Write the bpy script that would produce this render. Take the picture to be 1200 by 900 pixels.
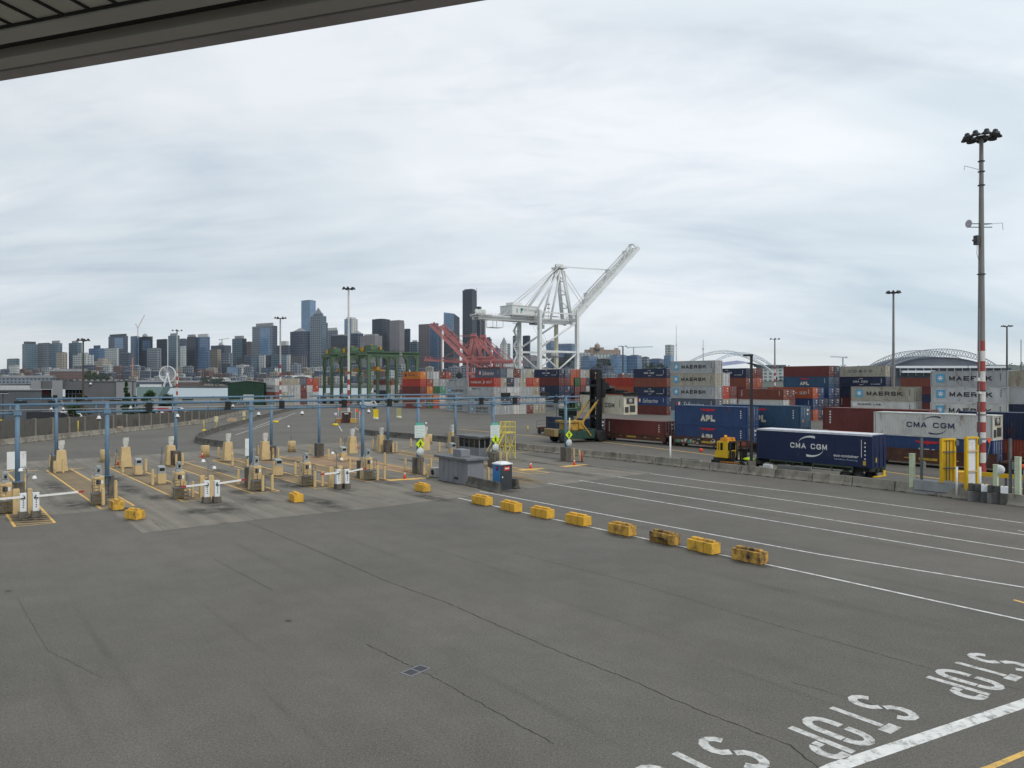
import bpy, bmesh, math, random
from mathutils import Vector, Matrix
random.seed(7)
for o in list(bpy.data.objects): bpy.data.objects.remove(o)
S = bpy.context.scene; C = S.collection
R = math.radians; PI = math.pi
# ------------------------------------------------------------------ camera, sky, sun, exposure
F, H, HZ = 900.0, 9.2, 447.0          # focal length in photo pixels, eye height (m), horizon row
cam = bpy.data.cameras.new('camera'); cam_o = bpy.data.objects.new('camera', cam); C.objects.link(cam_o)
cam.sensor_width = 36; cam.lens = 27; cam.shift_y = -3/1200; cam.clip_start = .1; cam.clip_end = 12000
cam_o.location = (0, 0, H); cam_o.rotation_euler = (R(90), 0, 0); S.camera = cam_o
SUN_EL, SUN_AZ = R(42), R(140)        # azimuth clockwise from +Y
sun = bpy.data.lights.new('sun', 'SUN'); sun.energy = 1.5; sun.angle = R(16); sun.color = (1, .95, .87)
sun_o = bpy.data.objects.new('sun', sun); C.objects.link(sun_o)
sdir = Vector((math.sin(SUN_AZ)*math.cos(SUN_EL), math.cos(SUN_AZ)*math.cos(SUN_EL), math.sin(SUN_EL)))
sun_o.rotation_euler = (-sdir).to_track_quat('-Z', 'Y').to_euler(); sun_o.location = (0, 0, 300)
S.view_settings.view_transform = 'Standard'; S.view_settings.look = 'None'
S.view_settings.exposure = 0.0; S.view_settings.gamma = 1; S.view_settings.use_curve_mapping = False
W = bpy.data.worlds.new('World'); S.world = W; W.use_nodes = True
def world():
    nt = W.node_tree; nt.nodes.clear(); N = nt.nodes.new; L = nt.links.new
    out = N('ShaderNodeOutputWorld'); bg = N('ShaderNodeBackground'); L(bg.outputs[0], out.inputs[0])
    bg.inputs[1].default_value = .1
    sky = N('ShaderNodeTexSky'); sky.sky_type = 'NISHITA'; sky.sun_disc = False
    sky.sun_elevation = SUN_EL; sky.sun_rotation = SUN_AZ; sky.air_density = 1; sky.dust_density = 1.5
    tc = N('ShaderNodeTexCoord'); sp = N('ShaderNodeSeparateXYZ'); L(tc.outputs['Generated'], sp.inputs[0])
    def m(op, a, b=None, c=None):
        n = N('ShaderNodeMath'); n.operation = op
        for i, v in enumerate((a, b, c)):
            if v is None: continue
            if isinstance(v, (int, float)): n.inputs[i].default_value = v
            else: L(v, n.inputs[i])
        return n.outputs[0]
    zc = m('MAXIMUM', sp.outputs[2], 0.0); den = m('ADD', zc, .09)
    cx = m('DIVIDE', sp.outputs[0], den); cy = m('DIVIDE', sp.outputs[1], den)
    cb = N('ShaderNodeCombineXYZ'); L(cx, cb.inputs[0]); L(cy, cb.inputs[1])
    def noise(sx, sy, rot, det, rough, dist, off=0):
        mp = N('ShaderNodeMapping'); L(cb.outputs[0], mp.inputs[0]); mp.inputs['Scale'].default_value = (sx, sy, 1)
        mp.inputs['Rotation'].default_value = (0, 0, rot); mp.inputs['Location'].default_value = (off, off*.7, off*.3)
        n = N('ShaderNodeTexNoise'); n.inputs['Scale'].default_value = 1; n.inputs['Detail'].default_value = det
        n.inputs['Roughness'].default_value = rough; n.inputs['Distortion'].default_value = dist
        L(mp.outputs[0], n.inputs[0]); return n.outputs[0]
    def ramp(v, pts):
        r = N('ShaderNodeValToRGB'); L(v, r.inputs[0]); e = r.color_ramp.elements
        e[0].position, e[0].color = pts[0][0], (*pts[0][1], 1); e[1].position, e[1].color = pts[-1][0], (*pts[-1][1], 1)
        for p, c in pts[1:-1]:
            x = e.new(p); x.color = (*c, 1)
        return r.outputs[0]
    def mix(f, a, b, bt='MIX'):
        n = N('ShaderNodeMix'); n.data_type = 'RGBA'; n.blend_type = bt
        for s, v in ((n.inputs[0], f), (n.inputs[6], a), (n.inputs[7], b)):
            if isinstance(v, (int, float)): s.default_value = v
            elif isinstance(v, tuple): s.default_value = (*v, 1)
            else: L(v, s)
        return n.outputs[2]
    def plane(k):
        d = m('ADD', zc, k); q = N('ShaderNodeCombineXYZ'); L(m('DIVIDE', sp.outputs[0], d), q.inputs[0]); L(m('DIVIDE', sp.outputs[1], d), q.inputs[1]); return q
    hi = plane(.34); lo = plane(.075)
    def noise2(src, sx, sy, rot, det, rough, dist, off=0):
        mp = N('ShaderNodeMapping'); L(src.outputs[0], mp.inputs[0]); mp.inputs['Scale'].default_value = (sx, sy, 1)
        mp.inputs['Rotation'].default_value = (0, 0, rot); mp.inputs['Location'].default_value = (off, off*.7, off*.3)
        n = N('ShaderNodeTexNoise'); n.inputs['Scale'].default_value = 1; n.inputs['Detail'].default_value = det
        n.inputs['Roughness'].default_value = rough; n.inputs['Distortion'].default_value = dist
        L(mp.outputs[0], n.inputs[0]); return n.outputs[0]
    big = noise2(hi, .9, 1.7, .75, 4, .5, .5, 3.1)      # broad soft sheets running up to the right
    fine = noise2(hi, 1.6, 4.6, .62, 9, .60, .5, 7.7)   # thin fibres in them
    low = noise2(lo, .16, .80, .10, 6, .58, .55, 1.9)   # flat streaks towards the horizon
    base = ramp(big, [(.34, (5.7, 6.75, 7.55)), (.46, (7.2, 7.95, 8.55)), (.60, (8.7, 9.15, 9.6))])
    str_ = ramp(fine, [(.32, (.86, .885, .92)), (.50, (1, 1, 1)), (.70, (1.05, 1.045, 1.04))])
    c1 = mix(1, base, str_, 'MULTIPLY')
    lowm = ramp(low, [(.30, (.70, .755, .80)), (.48, (.88, .91, .94)), (.64, (1.05, 1.05, 1.04))])
    leftness = m('MULTIPLY_ADD', sp.outputs[0], -1.5, .42); leftness = m('MINIMUM', m('MAXIMUM', leftness, .22), 1)
    band = m('SUBTRACT', 1, m('MULTIPLY', m('ABSOLUTE', m('SUBTRACT', zc, .125)), 7.0)); band = m('MAXIMUM', band, 0)
    c2 = mix(m('MULTIPLY', leftness, band), c1, mix(1, c1, lowm, 'MULTIPLY'))
    cover = ramp(noise2(hi, .8, 1.9, .9, 6, .6, .5, 5.2), [(.28, (.72,)*3), (.44, (.98,)*3)])
    sp2 = N('ShaderNodeSeparateColor'); L(cover, sp2.inputs[0])
    skyc = mix(1, sky.outputs[0], (.95, 1.0, 1.05), 'MULTIPLY')
    c3 = mix(sp2.outputs[0], skyc, c2)
    right = m('MULTIPLY_ADD', sp.outputs[0], .14, 1.0); rc = N('ShaderNodeCombineColor'); [L(right, rc.inputs[i]) for i in range(3)]
    c3 = mix(1, c3, rc.outputs[0], 'MULTIPLY')
    veil = m('MAXIMUM', m('SUBTRACT', 1, m('MULTIPLY', zc, 16)), 0)
    c4 = mix(m('MULTIPLY', veil, .7), c3, (8.1, 8.35, 8.15))
    L(c4, bg.inputs[0])
world()
# ------------------------------------------------------------------ pixel <-> ground helpers (the photo is 1200x900)
def G(px, py): d = H*F/(py-HZ); return Vector(((px-600)/F*d, d, 0))
def at(px, d, z=0): return Vector(((px-600)/F*d, d, z))
def zat(py, d): return H-(py-HZ)*d/F
A = Vector((.61, -.792, 0)).normalized(); B = Vector((-A.y, A.x, 0))   # lane direction towards the eye, and across it
YA = math.atan2(A.y, A.x); YB = math.atan2(B.y, B.x)
# ------------------------------------------------------------------ mesh builder
class MB:
    def __init__(s): s.v = []; s.f = []; s.m = []; s.sm = []; s.mi = 0
    def face(s, idx, smooth=False): s.f.append(idx); s.m.append(s.mi); s.sm.append(smooth)
    def pts(s, ps): n = len(s.v); s.v += [tuple(p) for p in ps]; return n
    def poly(s, ps): n = s.pts(ps); s.face(list(range(n, n+len(ps)))); return s
    def box(s, c, d, rz=0, M=None):
        x, y, z = d[0]/2, d[1]/2, d[2]/2; cs, sn = math.cos(rz), math.sin(rz); ps = []
        for sx, sy, sz in ((-1,-1,-1),(1,-1,-1),(1,1,-1),(-1,1,-1),(-1,-1,1),(1,-1,1),(1,1,1),(-1,1,1)):
            px, py, pz = sx*x, sy*y, sz*z
            p = Vector((c[0]+px*cs-py*sn, c[1]+px*sn+py*cs, c[2]+pz))
            ps.append(M @ p if M else p)
        n = s.pts(ps)
        for q in ((0,3,2,1),(4,5,6,7),(0,1,5,4),(1,2,6,5),(2,3,7,6),(3,0,4,7)): s.face([n+i for i in q])
        return s
    def bx(s, x0, x1, y0, y1, z0, z1): return s.box(((x0+x1)/2, (y0+y1)/2, (z0+z1)/2), (x1-x0, y1-y0, z1-z0))
    def bar(s, p0, p1, w, h=None, w2=None, h2=None):
        h = h or w; w2 = w2 or w; h2 = h2 or h
        p0, p1 = Vector(p0), Vector(p1); d = (p1-p0).normalized()
        u = d.cross(Vector((0,0,1)))
        u = Vector((1,0,0)) if u.length < 1e-4 else u.normalized()
        v = u.cross(d); n = len(s.v)
        for p, a, b in ((p0, w, h), (p1, w2, h2)):
            for i, j in ((-1,-1),(1,-1),(1,1),(-1,1)): s.v.append(tuple(p+u*(i*a/2)+v*(j*b/2)))
        for q in ((0,1,2,3),(7,6,5,4),(0,4,5,1),(1,5,6,2),(2,6,7,3),(3,7,4,0)): s.face([n+i for i in q])
        return s
    def tube(s, p0, p1, r, r2=None, n=8, cap=True):
        r2 = r if r2 is None else r2
        p0, p1 = Vector(p0), Vector(p1); d = (p1-p0).normalized()
        u = d.cross(Vector((0,0,1)))
        u = Vector((1,0,0)) if u.length < 1e-4 else u.normalized()
        v = u.cross(d); k = len(s.v)
        for p, a in ((p0, r), (p1, r2)):
            for i in range(n):
                t = 2*PI*i/n; s.v.append(tuple(p+(u*math.cos(t)+v*math.sin(t))*a))
        for i in range(n):
            j = (i+1) % n; s.face([k+i, k+n+i, k+n+j, k+j], True)
        if cap: s.face([k+i for i in range(n)]); s.face([k+n+i for i in reversed(range(n))])
        return s
    def path(s, ps, r, n=6):
        for a, b in zip(ps[:-1], ps[1:]): s.tube(a, b, r, n=n)
        return s
    def prism(s, poly, z0, z1, M=None):
        n = len(poly); k = len(s.v)
        for z in (z0, z1):
            for p in poly:
                q = Vector((p[0], p[1], z)); s.v.append(tuple(M @ q if M else q))
        ar = sum(poly[i][0]*poly[(i+1) % n][1]-poly[(i+1) % n][0]*poly[i][1] for i in range(n))
        o = list(range(n)) if ar > 0 else list(reversed(range(n)))
        s.face([k+i for i in reversed(o)]); s.face([k+n+i for i in o])
        for a in range(n):
            i, j = o[a], o[(a+1) % n]; s.face([k+i, k+j, k+n+j, k+n+i])
        return s
    def lathe(s, prof, c=(0,0,0), n=16, M=None):
        k = len(s.v)
        for r, z in prof:
            for i in range(n):
                t = 2*PI*i/n; p = Vector((c[0]+r*math.cos(t), c[1]+r*math.sin(t), c[2]+z)); s.v.append(tuple(M @ p if M else p))
        for a in range(len(prof)-1):
            for i in range(n):
                j = (i+1) % n; s.face([k+a*n+i, k+a*n+j, k+(a+1)*n+j, k+(a+1)*n+i], True)
        s.face([k+i for i in reversed(range(n))]); e = k+(len(prof)-1)*n; s.face([e+i for i in range(n)])
        return s
    def mesh(s, name):
        me = bpy.data.meshes.new(name); me.from_pydata(s.v, [], s.f)
        me.polygons.foreach_set('material_index', s.m); me.polygons.foreach_set('use_smooth', s.sm); me.update(); return me
    def build(s, name, mats, parent=None, loc=(0,0,0), rz=0, bevel=0):
        me = s.mesh(name); mats = mats if isinstance(mats, (list, tuple)) else [mats]
        for m in mats: me.materials.append(m)
        o = bpy.data.objects.new(name, me); C.objects.link(o); o.location = loc; o.rotation_euler = (0, 0, rz)
        if parent: o.parent = parent
        if bevel:
            b = o.modifiers.new('Bevel', 'BEVEL'); b.width = bevel; b.segments = 2; b.limit_method = 'ANGLE'
        return o
def build_each(mb, name, mats, parent=None, **kw):
    """one object per connected piece"""
    par = list(range(len(mb.v)))
    def find(a):
        while par[a] != a: par[a] = par[par[a]]; a = par[a]
        return a
    for f in mb.f:
        for i in f[1:]: par[find(i)] = find(f[0])
    groups = {}
    for k, f in enumerate(mb.f): groups.setdefault(find(f[0]), []).append(k)
    out = []
    for ks in groups.values():
        q = MB(); mp = {}
        for k in ks:
            ff = []
            for i in mb.f[k]:
                if i not in mp: mp[i] = len(q.v); q.v.append(mb.v[i])
                ff.append(mp[i])
            q.f.append(ff); q.m.append(mb.m[k]); q.sm.append(mb.sm[k])
        out.append(q.build(name, mats, parent, **kw))
    return out
def link_mesh(name, me, mats, parent=None, loc=(0,0,0), rot=(0,0,0), scale=(1,1,1)):
    o = bpy.data.objects.new(name, me); C.objects.link(o); o.location = loc; o.rotation_euler = rot; o.scale = scale
    if parent: o.parent = parent
    mats = mats if isinstance(mats, (list, tuple)) else [mats]
    while len(me.materials) < len(mats): me.materials.append(None)
    for i, m in enumerate(mats): o.material_slots[i].link = 'OBJECT'; o.material_slots[i].material = m
    return o
LABELS = {}
def tag(o, label, cat, group=None):
    o['label'] = label; o['category'] = cat
    if group: o['group'] = group
    LABELS.setdefault(label, []).append(o.name); return o
def thing(name, label, cat, loc=(0,0,0), rz=0, group=None):
    o = bpy.data.objects.new(name, None); C.objects.link(o); o.empty_display_size = .3
    o.location = loc; o.rotation_euler = (0, 0, rz); return tag(o, label, cat, group)
def struct(o, kind='structure'): o['kind'] = kind; return o
def dup(root, loc, rz=None, label=None, scale=None):
    def rec(o, par):
        c = o.copy(); C.objects.link(c)
        if par: c.parent = par
        for ch in o.children: rec(ch, c)
        return c
    r = rec(root, None); r.location = loc
    if rz is not None: r.rotation_euler = (0, 0, rz)
    if scale: r.scale = scale
    r['label'] = label or root['label']; LABELS.setdefault(r['label'], []).append(r.name); return r
_u = ['', 'first', 'second', 'third', 'fourth', 'fifth', 'sixth', 'seventh', 'eighth', 'ninth', 'tenth', 'eleventh', 'twelfth', 'thirteenth',
      'fourteenth', 'fifteenth', 'sixteenth', 'seventeenth', 'eighteenth', 'nineteenth', 'twentieth']
_t = {20: 'twenty', 30: 'thirty', 40: 'forty', 50: 'fifty', 60: 'sixty', 70: 'seventy', 80: 'eighty'}
def nth(n):
    if n <= 20: return _u[n]
    t = n//10*10; return (_t[t]+'-'+_u[n-t]) if n > t else _t[t][:-1]+'ieth'
# ------------------------------------------------------------------ materials
MATS = {}
def mat(name, col, rough=.7, metal=0, var=.15, scale=2.0, dirt=None, amt=0, dscale=1.2, stretch=(1,1,1), bump=0, bscale=30, fine=.0, rand=0.0):
    if name in MATS: return MATS[name]
    m = bpy.data.materials.new(name); m.use_nodes = True; nt = m.node_tree; N = nt.nodes.new; L = nt.links.new
    b = nt.nodes['Principled BSDF']; b.inputs['Roughness'].default_value = rough; b.inputs['Metallic'].default_value = metal
    b.inputs['Specular IOR Level'].default_value = .3
    tc = N('ShaderNodeTexCoord'); mp = N('ShaderNodeMapping'); L(tc.outputs['Object'], mp.inputs[0]); mp.inputs['Scale'].default_value = stretch
    oi = N('ShaderNodeObjectInfo')
    ad = N('ShaderNodeVectorMath'); ad.operation = 'ADD'; L(mp.outputs[0], ad.inputs[0])
    sc = N('ShaderNodeVectorMath'); sc.operation = 'SCALE'; sc.inputs[0].default_value = (37, 19, 53); L(oi.outputs['Random'], sc.inputs['Scale']); L(sc.outputs[0], ad.inputs[1])
    def noise(s, d, r=.6):
        n = N('ShaderNodeTexNoise'); n.inputs['Scale'].default_value = s; n.inputs['Detail'].default_value = d; n.inputs['Roughness'].default_value = r
        L(ad.outputs[0], n.inputs[0]); return n.outputs[0]
    def mr(v, a, bb, c, d):
        n = N('ShaderNodeMapRange'); L(v, n.inputs[0])
        for i, x in enumerate((a, bb, c, d)): n.inputs[i+1].default_value = x
        return n.outputs[0]
    def mix(f, a, bb, bt='MIX'):
        n = N('ShaderNodeMix'); n.data_type = 'RGBA'; n.blend_type = bt
        for s_, v in ((n.inputs[0], f), (n.inputs[6], a), (n.inputs[7], bb)):
            if isinstance(v, (int, float)): s_.default_value = v
            elif isinstance(v, tuple): s_.default_value = (*v, 1)
            else: L(v, s_)
        return n.outputs[2]
    c = tuple(col)
    v = mr(noise(scale, 5), .3, .7, 1-var, 1+var)
    g = N('ShaderNodeCombineColor'); [L(v, g.inputs[i]) for i in range(3)]
    c = mix(1, c, g.outputs[0], 'MULTIPLY')
    if rand:
        rv = mr(oi.outputs['Random'], 0, 1, 1-rand, 1+rand); g3 = N('ShaderNodeCombineColor'); [L(rv, g3.inputs[i]) for i in range(3)]
        c = mix(1, c, g3.outputs[0], 'MULTIPLY')
    if fine:
        v2 = mr(noise(bscale, 2), .3, .7, 1-fine, 1+fine); g2 = N('ShaderNodeCombineColor'); [L(v2, g2.inputs[i]) for i in range(3)]
        c = mix(1, c, g2.outputs[0], 'MULTIPLY')
    if dirt:
        f = mr(noise(dscale, 7, .7), .62-amt*.35, .80-amt*.3, 0, 1); c = mix(f, c, tuple(dirt))
    L(c, b.inputs['Base Color'])
    if bump:
        bn = N('ShaderNodeBump'); bn.inputs['Strength'].default_value = bump; bn.inputs['Distance'].default_value = .02
        L(noise(bscale, 4), bn.inputs['Height']); L(bn.outputs[0], b.inputs['Normal'])
    MATS[name] = m; return m
RUST = (.16, .065, .03)
def paint(name, col, amt=.25, rough=.5, rand=.08): return mat(name, col, rough, 0, .16, .7, RUST, amt, .9, (1, 1, .45), rand=rand)
def facade(name, wall, glass, floor=4.0, bay=4.0, gw=.72, gh=.62, rough=.18, vary=.35, spec=.5):
    if name in MATS: return MATS[name]
    m = bpy.data.materials.new(name); m.use_nodes = True; nt = m.node_tree; N = nt.nodes.new; L = nt.links.new
    b = nt.nodes['Principled BSDF']
    ge = N('ShaderNodeNewGeometry'); oi = N('ShaderNodeObjectInfo')
    cr = N('ShaderNodeVectorMath'); cr.operation = 'CROSS_PRODUCT'; L(ge.outputs['Normal'], cr.inputs[0]); cr.inputs[1].default_value = (0, 0, 1)
    dt = N('ShaderNodeVectorMath'); dt.operation = 'DOT_PRODUCT'; L(cr.outputs[0], dt.inputs[0]); L(ge.outputs['Position'], dt.inputs[1])
    sp = N('ShaderNodeSeparateXYZ'); L(ge.outputs['Position'], sp.inputs[0]); sn = N('ShaderNodeSeparateXYZ'); L(ge.outputs['Normal'], sn.inputs[0])
    def mth(op, a, bb=None):
        n = N('ShaderNodeMath'); n.operation = op
        for i, v in enumerate((a, bb)):
            if v is None: continue
            if isinstance(v, (int, float)): n.inputs[i].default_value = v
            else: L(v, n.inputs[i])
        return n.outputs[0]
    bay *= 1.9; floor *= 1.75
    u = mth('DIVIDE', mth('ADD', dt.outputs['Value'], 5000), bay); v = mth('DIVIDE', mth('ADD', sp.outputs[2], 400), floor)
    win = mth('MULTIPLY', mth('LESS_THAN', mth('FRACT', u), gw), mth('LESS_THAN', mth('FRACT', v), gh))
    win = mth('MULTIPLY', win, mth('LESS_THAN', mth('ABSOLUTE', sn.outputs[2]), .7))
    cb = N('ShaderNodeCombineXYZ'); L(mth('FLOOR', u), cb.inputs[0]); L(mth('FLOOR', v), cb.inputs[1]); L(oi.outputs['Random'], cb.inputs[2])
    wn = N('ShaderNodeTexWhiteNoise'); wn.noise_dimensions = '3D'; L(cb.outputs[0], wn.inputs[0])
    no = N('ShaderNodeTexNoise'); no.inputs['Scale'].default_value = .03; no.inputs['Detail'].default_value = 3; L(ge.outputs['Position'], no.inputs[0])
    def mix(f, a, bb, bt='MIX'):
        n = N('ShaderNodeMix'); n.data_type = 'RGBA'; n.blend_type = bt
        for s_, vv in ((n.inputs[0], f), (n.inputs[6], a), (n.inputs[7], bb)):
            if isinstance(vv, (int, float)): s_.default_value = vv
            elif isinstance(vv, tuple): s_.default_value = (*vv, 1)
            else: L(vv, s_)
        return n.outputs[2]
    f1 = mth('ADD', mth('MULTIPLY', wn.outputs[0], vary), mth('MULTIPLY', no.outputs[0], .9))
    gl = mix(f1, tuple(x*.55 for x in glass), tuple(min(1, x*1.5) for x in glass))
    wl = mix(no.outputs[0], tuple(x*.85 for x in wall), tuple(x*1.12 for x in wall))
    L(mix(win, wl, gl), b.inputs['Base Color'])
    r = N('ShaderNodeMapRange'); L(win, r.inputs[0]); r.inputs[3].default_value = .7; r.inputs[4].default_value = rough; L(r.outputs[0], b.inputs['Roughness'])
    b.inputs['Specular IOR Level'].default_value = spec
    MATS[name] = m; return m
# ------------------------------------------------------------------ lettering
GLY = {'M': [[(0,0),(0,1)],[(1,0),(1,1)],[(.03,1),(.5,.12),(.97,1)]], 'A': [[(0,0),(.5,1),(1,0)],[(.2,.3),(.8,.3)]], 'E': [[(1,1),(0,1),(0,0),(1,0)],[(0,.5),(.9,.5)]],
 'R': [[(0,0),(0,1),(.75,1),(.97,.88),(.97,.58),(.75,.45),(0,.45)],[(.5,.45),(1,0)]], 'P': [[(0,0),(0,1),(.75,1),(.98,.86),(.98,.56),(.75,.42),(0,.42)]], 'S': [[(1,.82),(.82,1),(.18,1),(0,.85),(0,.65),(.18,.51),(.82,.49),(1,.35),(1,.15),(.82,0),(.18,0),(0,.18)]],
 'K': [[(0,0),(0,1)],[(.95,1),(.1,.44)],[(.38,.62),(1,0)]], 'C': [[(1,.80),(.8,1),(.2,1),(0,.8),(0,.2),(.2,0),(.8,0),(1,.2)]], 'G': [[(1,.82),(.8,1),(.2,1),(0,.8),(0,.2),(.2,0),(.8,0),(1,.2),(1,.44),(.64,.44)]],
 'O': [[(.5,1),(.2,1),(0,.8),(0,.2),(.2,0),(.8,0),(1,.2),(1,.8),(.8,1),(.5,1)]], 'L': [[(0,1),(0,0),(1,0)]], 'N': [[(0,0),(0,1)],[(0,1),(1,0)],[(1,0),(1,1)]], 'D': [[(.4,0),(0,0),(0,1),(.7,1),(1,.75),(1,.25),(.7,0),(.4,0)]],
 'I': [[(.5,0),(.5,1)]], 'U': [[(0,1),(0,.2),(.2,0),(.8,0),(1,.2),(1,1)]], 'B': [[(.3,.5),(0,.5),(0,1),(.75,1),(.95,.88),(.95,.62),(.75,.5),(.3,.5)],[(0,.5),(0,0),(.8,0),(1,.12),(1,.38),(.8,.5)]], 'H': [[(0,0),(0,1)],[(1,0),(1,1)],[(0,.5),(1,.5)]], 'T': [[(0,1),(1,1)],[(.5,1),(.5,0)]], 'X': [[(0,0),(1,1)],[(0,1),(1,0)]]}
def block_letters(s, parent, m, x, y, z, w, h, t=.2, gap=.28, name='lettering'):
    """wide sans capitals w x h centred at (x, z) on a face looking along -y; t is the stroke in letter heights"""
    mb = MB(); th = h*t; units = sum(.55 if c == ' ' else (.25 if c == 'I' else 1) for c in s); n = len(s); lw = w/(units+gap*(n-1)); cx = x-w/2; q = 0
    for ch in s:
        cw = lw*(.55 if ch == ' ' else (.25 if ch == 'I' else 1))
        for st in GLY.get(ch, []):
            P = [Vector((cx+th/2+(cw-th)*a, z-h/2+th/2+(h-th)*b)) for a, b in st]; q += 1; yy = y-.0007*q; prev = None; closed = (P[0]-P[-1]).length < 1e-5
            for i, p in enumerate(P):
                d0 = (p-P[i-1]).normalized() if i else ((P[-1]-P[-2]).normalized() if closed else None); d1 = (P[i+1]-p).normalized() if i < len(P)-1 else ((P[1]-P[0]).normalized() if closed else None)
                if d0 is None: d0 = d1; p = p-d1*(th*.5 if not closed else 0)
                if d1 is None: d1 = d0; p = p+d0*(th*.5 if not closed else 0)
                d = (d0+d1); d = d.normalized() if d.length > 1e-4 else d0; nn = Vector((-d.y, d.x)); k = th/2/max(.55, abs(nn.dot(Vector((-d0.y, d0.x)))))
                a, b = p+nn*k, p-nn*k; j = mb.pts([(a.x, yy, a.y), (b.x, yy, b.y)])
                if prev is not None: mb.face([prev, prev+1, j+1, j])
                prev = j
        cx += cw+lw*gap
    return mb.build(name, m, parent)
_tm = {}
def tmesh(s, bold=.0, shear=0, space=1, ext=.004):
    k = (s, bold, shear, space, ext)
    if k in _tm: return _tm[k]
    c = bpy.data.curves.new('text', 'FONT'); c.body = s; c.size = 1; c.offset = bold; c.shear = shear; c.space_character = space
    c.extrude = ext; c.resolution_u = 3; c.align_x = 'CENTER'; c.align_y = 'CENTER'
    o = bpy.data.objects.new('text', c); C.objects.link(o); dg = bpy.context.evaluated_depsgraph_get(); dg.update()
    me = bpy.data.meshes.new_from_object(o.evaluated_get(dg)); bpy.data.objects.remove(o); me.materials.clear()
    xs = [v.co.x for v in me.vertices]; ys = [v.co.y for v in me.vertices]
    cx, cy, w, h = (min(xs)+max(xs))/2, (min(ys)+max(ys))/2, max(xs)-min(xs), max(ys)-min(ys)
    for v in me.vertices: v.co.x = (v.co.x-cx)/w; v.co.y = (v.co.y-cy)/h; v.co.z *= 1
    _tm[k] = me; return me
def lettering(name, s, parent, m, x, y, z, w, h, rot=(PI/2, 0, 0), **kw):
    """words fitted to w x h, standing in the local XZ plane and facing -Y by default"""
    return link_mesh(name, tmesh(s, **kw), m, parent, (x, y, z), rot, (w, h, 1))
# ================================================================== GROUND
def surf(name, col, big=.12, streak=.1, speck=.25, rough=.85, stain=None, stain_amt=.0, sacross=.9, tint=None, flecks=0):
    m = bpy.data.materials.new(name); m.use_nodes = True; nt = m.node_tree; N = nt.nodes.new; L = nt.links.new
    b = nt.nodes['Principled BSDF']; b.inputs['Roughness'].default_value = rough; b.inputs['Specular IOR Level'].default_value = .25
    tc = N('ShaderNodeTexCoord')
    def noise(sc, det, r=.6, rot=0, stretch=(1,1,1), dist=0):
        mp = N('ShaderNodeMapping'); L(tc.outputs['Object'], mp.inputs[0]); mp.inputs['Rotation'].default_value = (0, 0, rot)
        mp2 = N('ShaderNodeMapping'); L(mp.outputs[0], mp2.inputs[0]); mp2.inputs['Scale'].default_value = stretch
        n = N('ShaderNodeTexNoise'); n.inputs['Scale'].default_value = sc; n.inputs['Detail'].default_value = det
        n.inputs['Roughness'].default_value = r; n.inputs['Distortion'].default_value = dist; L(mp2.outputs[0], n.inputs[0]); return n.outputs[0]
    def mr(v, a, bb, c, d):
        n = N('ShaderNodeMapRange'); L(v, n.inputs[0])
        for i, x in enumerate((a, bb, c, d)): n.inputs[i+1].default_value = x
        return n.outputs[0]
    def mul(c, v):
        g = N('ShaderNodeVectorMath'); g.operation = 'SCALE'; L(v, g.inputs['Scale'])
        if isinstance(c, tuple): g.inputs[0].default_value = c
        else: L(c, g.inputs[0])
        return g.outputs[0]
    def mixc(f, a, bb):
        n = N('ShaderNodeMix'); n.data_type = 'RGBA'; L(f, n.inputs[0])
        for s_, v in ((n.inputs[6], a), (n.inputs[7], bb)):
            if isinstance(v, tuple): s_.default_value = (*v, 1)
            else: L(v, s_)
        return n.outputs[2]
    c = tuple(col)
    if tint: c = mixc(mr(noise(.035, 4), .35, .65, 0, 1), c, tuple(tint))
    c = mul(c, mr(noise(.06, 5), .3, .7, 1-big, 1+big))
    c = mul(c, mr(noise(1, 6, .65, -YA, (.035, sacross, 1)), .32, .68, 1-streak, 1+streak))
    c = mul(c, mr(noise(.45, 5, .7), .3, .7, 1-big*.6, 1+big*.6))
    c = mul(c, mr(noise(13, 4, .8), .34, .66, 1-speck*.6, 1+speck*.6))
    c = mul(c, mr(noise(30, 3, .9), .34, .66, 1-speck, 1+speck))
    if flecks:
        c = mixc(mr(noise(24, 1, .5), .64, .72, 0, flecks), c, (.27, .26, .24)); c = mixc(mr(noise(19, 2, .6, 1.0), .66, .74, 0, flecks), c, (.05, .048, .046))
    if stain:
        c = mixc(mr(noise(1, 6, .65, -YA, (.09, .55, 1), .4), .56, .74, 0, stain_amt), c, tuple(stain))
    L(c, b.inputs['Base Color'])
    bn = N('ShaderNodeBump'); bn.inputs['Strength'].default_value = .25; bn.inputs['Distance'].default_value = .01
    L(noise(60, 3, .7), bn.inputs['Height']); L(bn.outputs[0], b.inputs['Normal']); return m
ASPH = surf('worn_asphalt', (.134, .122, .107), .15, .04, .46, stain=(.077, .072, .067), stain_amt=.18, tint=(.118, .113, .099), flecks=.55)
CONC = surf('gate_concrete', (.190, .172, .143), .16, .20, .25, stain=(.05, .046, .042), stain_amt=.85, sacross=1.3)
ISLE = surf('island_tan', (.235, .175, .105), .25, .18, .25, stain=(.07, .058, .045), stain_amt=.85)
GRAV = surf('island_gravel', (.30, .20, .12), .25, .1, .35, stain=(.16, .17, .08), stain_amt=.8)
def sheet(name, pts, m, z=0.0, kind='structure'):
    mb = MB(); mb.poly([(p[0], p[1], z) for p in pts]); o = mb.build(name, m); o.data.validate(); return struct(o, kind)
Q0 = Vector((35, 476, 0))                       # quay edge, running along A
nw = at(258, 470); quay_n = Q0 - A*160
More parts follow.
